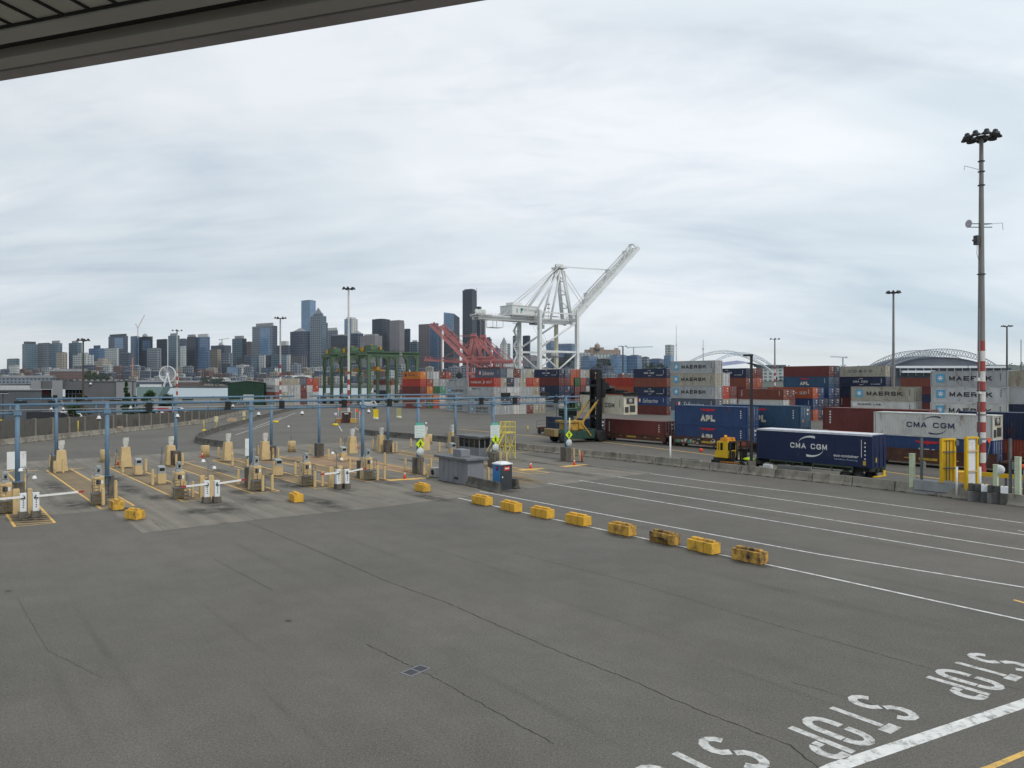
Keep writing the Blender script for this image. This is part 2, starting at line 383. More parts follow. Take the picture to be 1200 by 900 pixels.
yard_pts = [(-520, 470), tuple(nw[:2]), tuple((nw+B*150)[:2]), tuple(quay_n[:2]), tuple(Q0[:2]), tuple((Q0+A*380)[:2]), (620, 120), (620, -60), (-520, -60)]
mb = MB(); mb.poly([(x, y, 0) for x, y in yard_pts])
struct(mb.build('ground', ASPH))
mb = MB()
for p, q in zip(yard_pts[:7], yard_pts[1:7]): mb.poly([(p[0], p[1], 0), (p[0], p[1], -6), (q[0], q[1], -6), (q[0], q[1], 0)])
struct(mb.build('quay_wall', mat('quay_concrete', (.2, .19, .17))))
def water_mat():
    m = bpy.data.materials.new('bay_water'); m.use_nodes = True; nt = m.node_tree; b = nt.nodes['Principled BSDF']
    b.inputs['Base Color'].default_value = (.30, .36, .39, 1); b.inputs['Roughness'].default_value = .38
    n = nt.nodes.new('ShaderNodeTexNoise'); n.inputs['Scale'].default_value = .25; n.inputs['Detail'].default_value = 5
    tc = nt.nodes.new('ShaderNodeTexCoord'); nt.links.new(tc.outputs['Object'], n.inputs[0])
    bp = nt.nodes.new('ShaderNodeBump'); bp.inputs['Strength'].default_value = .08; bp.inputs['Distance'].default_value = .3
    nt.links.new(n.outputs[0], bp.inputs['Height']); nt.links.new(bp.outputs[0], b.inputs['Normal']); return m
sheet('water', [(-6000, -500), (6000, -500), (6000, 9000), (-6000, 9000)], water_mat(), -3.6)
# far shore: a terrain sheet rising behind the waterfront
def terrain(name, x0, x1, ys, hf, m, nx=40):
    mb = MB(); k = []
    for y in ys:
        k.append([len(mb.v)+i for i in range(nx+1)])
        for i in range(nx+1):
            x = x0+(x1-x0)*i/nx; mb.v.append((x, y, hf(x, y)))
    for a, b_ in zip(k[:-1], k[1:]):
        for i in range(nx): mb.face([a[i], a[i+1], b_[i+1], b_[i]], True)
    return struct(mb.build(name, m))
def shore_h(x, y):
    if y < 1560: return -5
    t = (y-1560)/900
    return .5 + 10*t + 10*math.sin(x*.004+1)*t
terrain('far_shore', -2600, 1150, [1545, 1560, 1700, 1900, 2100, 2400, 3000, 4200, 7000], shore_h, mat('town_ground', (.07, .075, .07), var=.4, scale=.02), 60)
def hill_h(x, y):
    if y < 1000: return -5
    t = min(1, (y-1000)/1600); s = max(0, min(1, (x-250)/700))
    return 1+t*(18+52*s)*(.8+.2*math.sin(x*.005+.6))
terrain('far_hill', 120, 3400, [990, 1000, 1100, 1300, 1600, 2000, 2400, 2700, 3500, 6000], hill_h, mat('hill_ground', (.05, .065, .05), var=.4, scale=.02), 60)
terrain('far_headland', -5200, -2500, [2800, 2850, 3100, 3500, 4000, 6000], lambda x, y: -5 if y < 2840 else min(50, (y-2840)*.1)*(1+.25*math.sin(x*.006)), mat('hill_ground', (.05, .065, .05)), 40)
# concrete pad of the gate lanes
near = [(-140, 616), (66, 603), (128, 597.5), (166, 625), (192, 622), (300, 609.5), (440, 595.5), (540, 583), (640, 570), (765, 554)]
far = [(700, 546), (620, 534), (560, 523), (505, 517), (440, 516), (340, 522), (240, 528.5), (120, 536), (0, 543), (-140, 551)]
sheet('gate_pavement', [G(*p) for p in near+far], CONC, .004)
# ------------------------------------------------------------------ painted lines, seams and cracks
WHITE = mat('road_white', (.70, .70, .67), .7, 0, .12, 3, (.20, .195, .185), .34, 3.5)
YELL = mat('road_yellow', (.74, .46, .12), .7, 0, .15, 3, (.20, .165, .11), .28, 2.6)
CRACK = mat('tar_crack', (.035, .034, .033), .9)
def ribbon(mb, pts, w, z, jit=0, sub=0):
    if sub:
        q = []
        for a, b in zip(pts[:-1], pts[1:]):
            n = max(1, int((b-a).length/sub))
            for i in range(n): q.append(a.lerp(b, i/n) + (Vector((random.uniform(-jit, jit), random.uniform(-jit, jit), 0)) if jit else Vector()))
        pts = q+[pts[-1]]
    prev = None
    for i, p in enumerate(pts):
        d = (pts[min(i+1, len(pts)-1)]-pts[max(i-1, 0)]).normalized(); n = Vector((-d.y, d.x, 0))
        ww = w*(random.uniform(.4, 1.3) if jit else 1)
        k = len(mb.v); mb.v += [tuple(p+n*ww/2+Vector((0, 0, z))), tuple(p-n*ww/2+Vector((0, 0, z)))]
        if prev is not None: mb.face([prev, prev+1, k+1, k])
        prev = k
def lines(name, m, sets, z, **kw):
    mb = MB()
    for w, pts in sets: ribbon(mb, [G(*p) for p in pts], w, z, **kw)
    return struct(mb.build(name, m))
lines('lane_lines', WHITE, [
    (.16, [(536.7, 583.5), (649, 608.5), (960, 674.6), (1200, 727), (1330, 756)]),
    (.15, [(562, 575.7), (660, 594), (960, 649.6), (1200, 688.3), (1330, 709)]),
    (.15, [(642, 566.4), (720, 579.3), (960, 619.6), (1200, 659.6), (1330, 681)]),
    (.15, [(679, 563), (780, 578.7), (960, 607), (1200, 644.3), (1330, 664)]),
    (.15, [(724, 559), (840, 574.7), (960, 591.7), (1200, 626.8), (1330, 645)]),
    (.15, [(762, 555), (840, 565.6), (960, 580), (1200, 613), (1330, 630)]),
    (.40, [(955, 911), (978, 899.5), (1200, 824.5), (1400, 757)]),
    (.14, [(244, 510), (276, 509.6), (315, 497), (346, 484)]), (.14, [(272, 504), (300, 500), (330, 489)]), (.14, [(300, 490.5), (322, 489.5)]),
    (.14, [(397, 499), (401, 505.5)]), (.14, [(416, 501), (420, 504)]),
    (.12, [(1193, 621.5), (1200, 623)])], .007)
lines('yellow_lines', YELL, [
    (.16, [(1100, 919), (1160, 899.5), (1200, 883), (1300, 845)]), (.16, [(1188, 703), (1202, 707)]),
    (.30, [(538, 503), (645, 512.6), (708, 518), (780, 526.5), (840, 534), (900, 541), (1040, 553), (1100, 561), (1200, 573)]),
    (.22, [(690, 532), (640, 528), (600, 531)])], .007)
lines('pavement_cracks', CRACK, [
    (.035, [(290, 612), (375, 647), (450, 680), (525, 707), (600, 740), (675, 772), (735, 795), (825, 835), (925, 873), (965, 905)]),
    (.03, [(430, 755), (480, 780), (505, 792), (550, 817), (600, 845), (650, 872)]),
    (.02, [(250, 655), (320, 692)]), (.018, [(600, 647), (750, 685), (900, 730), (1025, 765), (1105, 788), (1210, 812)]),
    (.015, [(930, 800), (1010, 822), (1060, 838)]), (.012, [(20, 700), (55, 762), (120, 795)]), (.012, [(560, 612), (640, 640)])], .006, jit=.034, sub=.16)
lines('pavement_seams', CRACK, [
    (.05, [(192, 622), (300, 609.5), (440, 595.5), (540, 583)]), (.03, [(166, 625), (192, 622)]), (.03, [(140, 604), (166, 625)]),
    (.03, [(178, 609), (192, 622)]), (.03, [(264, 590), (301, 609.5)]), (.02, [(0, 551), (120, 541), (240, 534)]),
    (.03, [(212, 574), (330, 587.5), (384, 601)]), (.03, [(400, 582), (450, 594)])], .0075, jit=.01, sub=.5)
# white STOP lettering of stencil strokes, read by drivers coming down the lanes
def stop_words():
    mb = MB()
    def stroke(o, ux, uy, pts, w):
        P = [o+ux*x+uy*y for x, y in pts]; ribbon(mb, P, w, .007)
    def arc(cx, cy, rx, ry, a0, a1, n=7): return [(cx+rx*math.cos(R(a0+(a1-a0)*i/n)), cy+ry*math.sin(R(a0+(a1-a0)*i/n))) for i in range(n+1)]
    def word(px, py, skip=()):
        s0 = G(px, py); ux = -B; uy = A; w = .26; h = 1.75; lw = .62; pitch = 1.16
        for i, ch in enumerate('STOP'):
            if ch in skip: continue
            o = s0+ux*(i*pitch)
            if ch == 'S':
                stroke(o, ux, uy, arc(0, .45, .31, .40, 15, 225)+[(-.02, .05)], w); stroke(o, ux, uy, [(.02, -.05)]+arc(0, -.45, .31, .40, 45, -165), w)
            elif ch == 'T':
                stroke(o, ux, uy, [(0, -.88), (0, .58)], w*.85); stroke(o, ux, uy, [(-.3, .78), (.3, .78)], w*1.3)
            elif ch == 'O':
                stroke(o, ux, uy, arc(.05, .38, .33, .46, 0, 170)+[(-.28, .06)], w); stroke(o, ux, uy, [(.38, .34), (.38, -.4)]+arc(.05, -.38, .33, .46, 0, -175)[1:]+[(-.28, -.1)], w)
            else:
                stroke(o, ux, uy, [(-.3, -.88), (-.3, .88)], w*.9); stroke(o, ux, uy, [(-.12, .8), (.12, .8)]+arc(.12, .45, .24, .35, 80, -85), w); stroke(o, ux, uy, [(.1, .1), (-.12, .1)], w)
    word(1034, 829); word(859, 882); word(1172, 776)
    return struct(mb.build('stop_lettering', mat('worn_white', (.58, .575, .55), .75, 0, .14, 4, (.13, .126, .118),   .36, 5.0)))
stop_words()
# tyre and oil marks, plus painted contact shade under gate furniture, with soft ragged outlines
def stain_shade_mat(i):
    m = bpy.data.materials.new('oil_shade_mark'); m.use_nodes = True; nt = m.node_tree; N = nt.nodes.new; L = nt.links.new
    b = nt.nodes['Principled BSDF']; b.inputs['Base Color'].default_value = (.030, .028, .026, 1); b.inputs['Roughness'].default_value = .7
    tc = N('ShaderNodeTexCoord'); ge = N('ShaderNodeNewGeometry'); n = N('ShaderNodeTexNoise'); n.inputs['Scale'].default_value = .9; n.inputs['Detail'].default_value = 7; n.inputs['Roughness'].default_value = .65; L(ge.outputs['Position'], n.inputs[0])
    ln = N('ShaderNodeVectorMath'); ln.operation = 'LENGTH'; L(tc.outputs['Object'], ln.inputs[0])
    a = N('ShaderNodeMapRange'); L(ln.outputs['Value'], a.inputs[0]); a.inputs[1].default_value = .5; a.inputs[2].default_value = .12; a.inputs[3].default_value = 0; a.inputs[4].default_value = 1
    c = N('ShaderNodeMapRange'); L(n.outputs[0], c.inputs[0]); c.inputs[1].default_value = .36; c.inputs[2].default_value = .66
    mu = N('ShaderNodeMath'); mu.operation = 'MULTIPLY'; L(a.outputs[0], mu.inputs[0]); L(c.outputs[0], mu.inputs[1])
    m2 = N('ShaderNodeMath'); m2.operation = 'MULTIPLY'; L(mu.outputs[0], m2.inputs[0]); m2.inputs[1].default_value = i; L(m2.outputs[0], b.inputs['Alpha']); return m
STAIN_SHADE = stain_shade_mat(.85); SOFT = stain_shade_mat(.15); _sn = [0]
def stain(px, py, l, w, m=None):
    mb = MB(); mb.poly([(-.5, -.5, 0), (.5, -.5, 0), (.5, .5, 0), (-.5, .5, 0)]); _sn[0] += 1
    o = mb.build('oil_shade_stain', m or STAIN_SHADE, None, G(px, py)+Vector((0, 0, .016+.0002*_sn[0])), YA); o.scale = (l, w, 1); struct(o)
for s in ((86, 592, 7, 2.6), (62, 570, 12, 2.4), (182, 583, 5, 2.2), (150, 572, 9, 2.2), (134, 562, 6, 2), (278, 577, 5, 2.2), (250, 566, 8, 2), (340, 570, 4.5, 2.2), (322, 562, 7, 2),
          (230, 600, 4, 3), (265, 597, 6, 3), (300, 586, 6, 2.4), (36, 607, 5, 3), (150, 597, 3, 2.4), (255, 552, 8, 2.2), (400, 549, 9, 2), (455, 566, 7, 2), (380, 590, 9, 3), (620, 541, 16, 1.6),
          (660, 553, 14, 1.4), (600, 560, 10, 2), (500, 582, 8, 2.4), (640, 536, 14, 1.2), (705, 548, 12, 1.3), (480, 540, 9, 1.8), (350, 541, 10, 1.8), (10, 693, .7, .4), (338, 728, .5, .35)): stain(*s)
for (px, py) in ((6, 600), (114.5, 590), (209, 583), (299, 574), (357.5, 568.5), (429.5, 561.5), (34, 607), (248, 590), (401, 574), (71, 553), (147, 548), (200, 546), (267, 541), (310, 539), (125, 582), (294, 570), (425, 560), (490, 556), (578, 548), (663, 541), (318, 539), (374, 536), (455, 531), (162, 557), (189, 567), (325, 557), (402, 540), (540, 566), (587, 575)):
    stain(px, py, random.uniform(3.4, 5.5), random.uniform(2.4, 3.2))  # grime and painted contact shade at the feet of kiosks, pedestals and cabinets
for (px, py) in ((565, 592), (599, 600), (635, 607), (678, 616), (729, 628), (779, 638), (824, 648), (879, 660), (137, 597), (158, 609), (347, 588), (495, 576)): stain(px, py, 2.9, 1.7)  # grime, with contact shade painted in, under the yellow blocks
for s in ((760, 620, 9, 1.0), (930, 640, 9, 1.0), (1050, 640, 10, 1.0), (880, 600, 12, 1.2), (262, 728, 12, .3), (120, 760, 16, .4), (700, 720, 14, .3), (560, 660, 18, .5), (430, 640, 14, .6), (300, 650, 12, .5), (950, 700, 16, 1.0), (1080, 690, 14, 1.0), (900, 800, 9, .4), (640, 830, 8, .4), (80, 820, 9, .5), (340, 840, 7, .4)): stain(*s, SOFT)
# yellow-edged islands between the lanes, in lane coordinates (s across, t towards the eye)
O_L = G(490, 554)
def LN(s, t, z=0): return O_L + B*s + A*t + Vector((0, 0, z))
isl = [(-33.9, -25, 9.4, 'c'), (-28.3, -25, 5, 'i'), (-22.7, -25, 5.2, 'i'), (-17.0, -25, 4.2, 'i'), (-11.7, -25, 4.6, 'i'), (-6.1, -24.5, 3.2, 'i'), (0, -23, 2, 'g'), (9.4, -22, 8, 'i')]
mi = MB(); mg = MB(); my = MB()
for s, t0, t1, k in isl:
    hw = 1.1
    if s == -33.9: t1i = 2.5
    else: t1i = t1
    q = [LN(s-hw, t0, .010), LN(s+hw, t0, .010), LN(s+hw, t1i-.8, .010), LN(s-hw, t1i-.8, .010)]
    (mg if k == 'g' else mi).poly(q)
    for e in (-hw, hw): ribbon(my, [LN(s+e, t0), LN(s+e, t1)], .16, .014)
    ribbon(my, [LN(s-hw, t1), LN(s+hw, t1)], .14, .0142)
    if s > -33: ribbon(my, [LN(s-hw, t0-.2), LN(s+hw+1.2, t0-.2)], .3, .0145)
mg.poly([LN(-11, -24, .009), LN(2.2, -23, .009), LN(1.6, -4, .009), LN(-5.2, -8, .009)])
for i in range(7): ribbon(my, [LN(-35.0, 3.0+i*.9), LN(-32.8, 3.6+i*.9)], .17, .0138)
for a, b in (((4, 554), (16, 551.5)), ((24, 552), (44, 551.5))): ribbon(my, [G(*a), G(*b)], .3, .014)
for a, b in (((455, 563), (490, 561)), ((497, 560), (491, 561)), ((609, 551), (638, 549)), ((659, 547), (686, 544.5))): ribbon(my, [G(*a), G(*b)], 1.0, .0144)
mi.poly([G(600, 546), G(585, 566), G(618, 568), G(639, 566)][::-1]) if False else None
mi.poly([tuple(G(596, 556)+Vector((0, 0, .0105))), tuple(G(600, 568)+Vector((0, 0, .0105))), tuple(G(639, 565.5)+Vector((0, 0, .0105))), tuple(G(610, 556)+Vector((0, 0, .0105)))])
mj = MB()
for s, t0, t1, k in isl:
    if k == 'g': continue
    tt = t0+3
    while tt < min(t1, 3): ribbon(mj, [LN(s-1.0, tt), LN(s+1.0, tt)], .05, .0125); tt += 3.6
struct(mj.build('island_joints', CRACK))
struct(mi.build('island_paving', ISLE)); struct(mg.build('island_gravel_strip', GRAV)); struct(my.build('island_lines', YELL))
# steel drain cover set in the asphalt
dc = thing('drain_cover', 'small grey twin steel grate set in the open asphalt beside a crack', 'drain cover', G(487, 786), YB+.25)
mb = MB(); 
for x in (-.42, 0, .42): mb.bx(x-.03, x+.03, -.24, .24, 0, .014)
for y in (-.22, .22): mb.bx(-.45, .45, y-.03, y+.03, 0, .012)
mb.build('frame', mat('galvanised', (.20, .205, .215), .6, .3), dc)
mb = MB()
for i in range(18):
    x = -.38+i*.0447
    if abs(x) > .05: mb.bx(x-.012, x+.012, -.19, .19, 0, .009)
mb.bx(-.40, .40, -.2, .2, -.02, .003)
mb.build('grate', mat('dark_grate', (.09, .09, .10), .6, .3), dc)
# ================================================================== FAR CITY
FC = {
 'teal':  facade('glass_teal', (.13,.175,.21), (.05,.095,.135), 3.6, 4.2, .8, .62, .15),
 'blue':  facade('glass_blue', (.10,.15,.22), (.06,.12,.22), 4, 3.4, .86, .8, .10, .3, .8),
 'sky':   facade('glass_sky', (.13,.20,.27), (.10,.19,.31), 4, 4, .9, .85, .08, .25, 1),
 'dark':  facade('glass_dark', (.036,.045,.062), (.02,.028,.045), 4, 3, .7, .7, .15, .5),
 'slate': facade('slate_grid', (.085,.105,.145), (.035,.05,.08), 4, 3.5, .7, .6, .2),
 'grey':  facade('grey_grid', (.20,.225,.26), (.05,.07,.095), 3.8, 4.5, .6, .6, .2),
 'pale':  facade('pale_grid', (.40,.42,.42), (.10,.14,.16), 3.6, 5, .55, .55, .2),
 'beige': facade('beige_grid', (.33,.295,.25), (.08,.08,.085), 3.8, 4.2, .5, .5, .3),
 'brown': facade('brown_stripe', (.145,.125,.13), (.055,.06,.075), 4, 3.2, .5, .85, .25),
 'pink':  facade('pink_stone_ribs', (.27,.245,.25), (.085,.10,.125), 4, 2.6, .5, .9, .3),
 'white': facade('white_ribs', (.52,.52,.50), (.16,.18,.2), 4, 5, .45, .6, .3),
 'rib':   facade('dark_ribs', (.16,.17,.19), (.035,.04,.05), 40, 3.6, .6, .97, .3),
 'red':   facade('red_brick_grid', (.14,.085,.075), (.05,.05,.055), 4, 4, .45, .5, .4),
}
ROOF = mat('town_roof', (.16, .165, .17), var=.3, scale=.1); DARKCAP = mat('roof_plant_dark', (.07, .075, .085), var=.3, scale=.1)
CAPS = {'d': DARKCAP, 'w': mat('roof_plant_white', (.5, .5, .49)), 'g': mat('roof_plant_grey', (.26, .27, .28))}
DL, DR = Vector((-.84, .54, 0)), Vector((.54, .84, 0))
def solve(px0, c, d, dirv):            # length along dirv from c until it meets column px0
    k = (px0-600)/F
    den = dirv.x-k*dirv.y
    return (k*c.y-c.x)/den
def tower(l, c, r, top, D, style, label, cap=None, taper=0, style2=None, topr=None, cat='tower', steps=(), base=None, group=None):
    """a building whose left face spans l..c and right face c..r in the photo, its near edge D metres away"""
    p = at(c, D); zt = zat(top, D)-0; b0 = -2 if base is None else zat(base, D)
    a = max(4, solve(l, p, D, DL)) if l < c else 22; b = max(4, solve(r, p, D, DR)) if r > c else 22
    t = thing('tower' if cat == 'tower' else 'building', label, cat, (p.x, p.y, 0), group=group)
    def foot(a0, b0_, inset=0):
        o = DL*inset+DR*inset
        return [o, o+DR*(b0_-2*inset), o+DR*(b0_-2*inset)+DL*(a0-2*inset), o+DL*(a0-2*inset)]
    q = foot(a, b)
    zr = zt if topr is None else zat(topr, D)
    mb = MB(); n = len(mb.v)
    zs = [zt+(zr-zt)*.35, zr, zr, zt] if topr is not None else [zt]*4
    for v in q: mb.v.append((v.x, v.y, b0))
    for v, z in zip(q, zs): mb.v.append((v.x, v.y, z))
    for i in range(4):
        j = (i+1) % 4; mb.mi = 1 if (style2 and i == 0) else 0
        mb.face([n+i, n+j, n+4+j, n+4+i])
    mb.mi = 0; mb.face([n+4, n+5, n+6, n+7])
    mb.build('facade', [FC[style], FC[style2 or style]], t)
    z = zt
    for (px_in, ytop, st) in steps:      # narrower storeys on top
        ins = px_in*D/F; zz = zat(ytop, D); qq = foot(a, b, ins); mm = MB(); mm.prism([(v.x, v.y) for v in qq], z-.02, zz); mm.build('upper_storeys', FC[st], t); z = zz
        a2, b2 = a-2*ins, b-2*ins
    if topr is None and cap is None and not steps:
        ins = min(a, b)*.2; mm = MB(); qq = foot(a, b, ins); mm.prism([(v.x, v.y) for v in qq], z-.02, z+2.6); mm.build('roof_plant', ROOF, t)
        mm = MB(); qo = foot(a, b, 0)
        for i in range(4): mm.bar((qo[i].x, qo[i].y, z+.5), (qo[(i+1) % 4].x, qo[(i+1) % 4].y, z+.5), .8, 1.2)
        mm.build('parapet', FC[style], t)
    elif cap:
        kind, inp, ytop = cap; ins = inp*D/F; zz = zat(ytop, D); qq = foot(a, b, ins)
        if kind == 'pyr':
            mm = MB(); n = mm.pts([(v.x, v.y, z) for v in qq]); cc = sum(qq, Vector())/4; k = mm.pts([(cc.x, cc.y, zz)])
            for i in range(4): mm.face([n+i, n+(i+1) % 4, k])
            mm.build('pointed_roof', CAPS['g'], t)
        elif kind == 'dome':
            cc = sum(qq, Vector())/4; rr = min((qq[1]-qq[0]).length, (qq[3]-qq[0]).length)/2
            mm = MB(); mm.lathe([(rr*math.cos(R(x)), z+(zz-z)*math.sin(R(x))) for x in range(0, 90, 12)], (cc.x, cc.y, 0), 16); mm.build('domed_roof', CAPS['g'], t)
        else:
            mm = MB(); mm.prism([(v.x, v.y) for v in qq], z-.02, zz); mm.build('roof_plant', CAPS[kind], t)
    return t
TW = [
 # l, c, r, top, D, style, label, options
 (8,19,23,421,2300,'teal','squat pale teal block standing alone left of the first tower pair',{}),
 (26,31,44,403,2350,'teal','leftmost blue grey residential tower with a dark flat cap',dict(cap=('d',1.2,400))),
 (44,57,58.5,402.5,2360,'grey','grey violet slab with vertical columns, second tower from the left',{}),
 (58,69,73,402,2330,'teal','light blue tower with a lifted left crown, third from the left',dict(cap=('g',2.2,398.8))),
 (66,73,79,413.5,2280,'beige','short beige hotel with dark flanks before the third tower',{}),
 (80.5,91,96,401.5,2350,'teal','slim blue grey tower left of the brown lamp mast',dict(cap=('g',2.4,399))),
 (85,100,110,415.5,2250,'pale','low pale stepped glass block behind the brown lamp mast',dict(steps=((4,413,'pale'),))),
 (104,116,123.5,408,2320,'blue','dark blue block with sloping left shoulder',dict(steps=((4,404.3,'slate'),))),
 (110,120,131,423,2150,'beige','low beige terraced block above the dark trees',dict(steps=((3,419.5,'beige'),))),
 (122.5,137,139.5,408.5,2200,'pale','teal glass block with white columns left of the dark office tower',{}),
 (127,146,150,393.5,2450,'slate','broad dark office tower with bright glass bay, left part of skyline',dict(cap=('d',1,391))),
 (140,150,154,414,2380,'slate','low dark annex at the foot of the broad dark office tower',{}),
 (153,161.5,163,394.5,2500,'blue','blue glass slab under the tall luffing crane',{}),
 (161,177,179,394.2,2480,'dark','dark tower with a small domed crown right of the luffing crane',dict(cap=('dome',4,390.3))),
 (172,184,189,408.5,2250,'grey','mid height block with pale gridded frame before the domed tower',{}),
 (183.5,195,196,398,2450,'dark','plain dark tower between the pale framed block and the lamp mast',{}),
 (197,207,210.5,393,2300,'teal','light blue tower directly left of the striped lamp mast',dict(cap=('g',1.6,390.2))),
 (210,216,219,397.5,2420,'slate','grey tower seen in the gap right of the striped lamp mast',{}),
 (211,216,218,406,2240,'white','small white topped block low in the gap by the striped mast',{}),
 (219,229,230.5,394.5,2260,'dark','dark tower with white zigzag balconies beside the bright blue tower',dict(cap=('g',2,391.8))),
 (230.2,244,246,394.6,2240,'blue','bright blue glass tower with a white cap, left half of skyline',dict(cap=('w',2,391))),
 (247,263,271,404.5,2500,'slate','wide grey glass hall like block with curved roof',dict(cap=('dome',2,400.5))),
 (246,255,259,410,2300,'beige','pale beige apartment block right of the bright blue tower',{}),
 (259,268,273,414,2260,'grey','grey gridded block below the curved roof building',{}),
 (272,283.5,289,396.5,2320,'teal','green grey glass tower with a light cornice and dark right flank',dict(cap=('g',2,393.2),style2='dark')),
 (289,293,295.5,401,2450,'brown','narrow brown tower squeezed left of the wide silver tower',{}),
 (295.5,320,325,381.5,2250,'grey','wide silver tower with a large blue glass panel on its face',dict(cap=('g',4,377.8),style2='slate')),
 (325,338,341,404.5,2450,'slate','dark grey block right behind the thin striped mast',dict(cap=('w',4,399.5))),
 (278,283,286,419,2200,'dark','low black block below the green grey glass tower',{}),
 (286,293,295,417,2230,'slate','low slate block left of the pale gridded apartments',{}),
 (295,301,303.3,416,2120,'teal','teal apartment block left below the silver tower',{}),
 (303,310,311,416.3,2100,'pale','pale gridded apartment block centred below the silver tower',{}),
 (311,316,317.5,417,2150,'dark','dark apartment block right below the silver tower',{}),
 (317.5,328,336,416.5,2130,'teal','broad teal apartment block with a thin roof slab behind the striped mast',{}),
 (336,339,340.5,416.4,2100,'white','white edged slab left of the ribbed dark block',{}),
 (260,267,270,426.5,2050,'dark','small dark block near the waterfront below the curved roof',{}),
 (266,276,279,430.5,1950,'sky','pale blue waterfront apartment block',{}),
 (279,283,285.5,432,1960,'pale','pale grey waterfront block beside the pale blue apartments',{}),
 (286,294,298,430.3,1970,'grey','grey waterfront block with cornice left of the brick row',{}),
 (306,313,316,432,1990,'teal','small teal waterfront block above the container doors',{}),
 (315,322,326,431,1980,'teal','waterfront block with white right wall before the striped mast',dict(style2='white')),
 (340,356,363,388,2250,'slate','blue grey slab with low hipped roof left of the tallest glass pair',dict(cap=('pyr',2,383.5))),
 (340.5,354,361,418,2080,'rib','dark ribbed block below the blue grey hipped slab',{}),
 (353,363,370,352,2500,'sky','tallest flat topped blue glass tower in the left cluster',{}),
 (363.5,377,382.5,370,2230,'grey','stepped pinkish tower with pyramid top leaning on the tall glass tower',dict(steps=((2.5,367,'teal'),),cap=('pyr',3,359.5),style2='teal')),
 (378,383,384,379,2300,'teal','slim shoulder slab right of the pyramid topped tower',{}),
 (383,395,396,387,2400,'grey','grey slab with pale cap right of the pyramid topped tower',dict(cap=('w',.6,383.8))),
 (387.5,402,409,393,2200,'dark','low wide dark office block behind the left green crane',dict(cap=('g',1,391.8))),
 (403.5,412,419.3,373.5,2500,'sky','half clad blue and white tower with cranes on its roof',dict(style2='white',cap=('w',1.5,371.5))),
 (411,419,426,390.5,2300,'slate','grey tower with pointed hip roof behind the middle green crane',dict(cap=('pyr',.5,386.5))),
 (422.5,439.5,448,393,2150,'pink','broad cream stone tower behind the trolley beam of the green crane',dict(cap=('g',3,391))),
 (436,448,457,374,2350,'dark','square black tower left of the pinkish ribbed tower',{}),
 (456.5,468,474,378.5,2300,'pink','pinkish ribbed tower between black tower and blue grey slab',dict(steps=((.3,375,'pink'),))),
 (474,480,481,386,2350,'slate','narrow blue grey slab right of the pinkish ribbed tower',{}),
 (481,489,491,400.5,2400,'teal','low teal block in the gap before the red crane booms',dict(cap=('w',1.5,398.5))),
 (490.5,503,504,380.5,2250,'brown','brown slab tower crossed by the red crane booms',{}),
 (503,513,514,379.6,2350,'blue','blue glass tower just right of the brown slab',{}),
 (513,517,517.6,383,2400,'grey','thin grey tower edge beside the blue glass tower',{}),
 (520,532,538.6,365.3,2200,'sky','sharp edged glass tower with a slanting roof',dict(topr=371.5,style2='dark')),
 (542,553,558.8,339.5,2350,'dark','tallest black tower of the skyline',dict(cap=('d',1.5,338.2))),
 (558,562.5,564.3,360,2380,'slate','blue grey lower wing against the tallest black tower',{}),
 (563.5,567,569,371,2420,'brown','thin brown tower at the right flank of the tallest black tower',dict(cap=('g',.3,363.5))),
 (569,574,576.2,397,2300,'slate','dark blue round shouldered tower left of the white spire tower',dict(cap=('d',1,395))),
 (577.5,584,586.3,408,2350,'blue','blue tower with rounded roof beside the white spire tower',dict(cap=('dome',.6,404.6))),
 (586,592,595.2,404,2100,'white','white stone tower ending in a pointed pyramid spire',dict(cap=('pyr',.1,394.3))),
 (579,594,602,421,2130,'white','broad white stone block at the foot of the spire tower',{}),
 (594.5,597,598.2,403.5,2250,'pale','pale narrow tower right of the spire tower',{}),
 (601,605,607,394,2350,'slate','grey tower hidden behind the stair leg of the white crane',{}),
 (612.5,620,621.5,394,2300,'dark','dark flat tower between the legs of the white crane',{}),
 (613,622,631,417,2000,'pink','low pinkish grey block between the legs of the white crane',{}),
 (622,630,634,424,1980,'grey','lower grey block right of the pinkish one behind the crane legs',{}),
 (640,646,652,400,2200,'blue','dark blue block behind the cream rear leg of the crane',{}),
 (652,670,674,403,2150,'blue','wide blue glass block behind the right crane leg',dict(cap=('w',.5,402.3))),
 (655,668,673,419,2000,'dark','low dark block under the wide blue glass block',{}),
 (681,690,701,418,1900,'blue','dark blue glass block right of the white crane',{}),
 (700,709,716,421,1880,'slate','slate block below the hilltop hospital',{}),
 (715,724,736,416.5,1800,'sky','bright reflecting glass block left of the thin lamp mast',{}),
 (736,747,752,417,1830,'blue','blue grey glass block under the horizontal crane jib',{}),
 (752,758,761,419,1900,'grey','grey striped block right of the blue grey glass block',{}),
 (760,773,779,421,2000,'blue','long low blue block left of the unfinished tower',{}),
 (778,786,790,417,1950,'sky','teal glass base of the unfinished tower',{}),
 (779.5,786,790.2,404.5,1980,'pale','unfinished concrete tower with open floors',dict(base=417,cap=('d',.2,404))),
 (706,712,719,430,1700,'slate','small slate block behind the loader mast, right of crane',{}),
 (738,747,754,436,1600,'grey','low pale building left of the container row, beyond the masts',{}),
 (724,730,736,439,1500,'red','small maroon building behind the thin lamp mast',{}),
 (754,765,776,432,1750,'blue','low blue block behind the dark blue container stack',{}),
]
for (l, c, r, top, D, st, lab, kw) in TW: tower(l, c, r, top, D, st, lab, **kw)
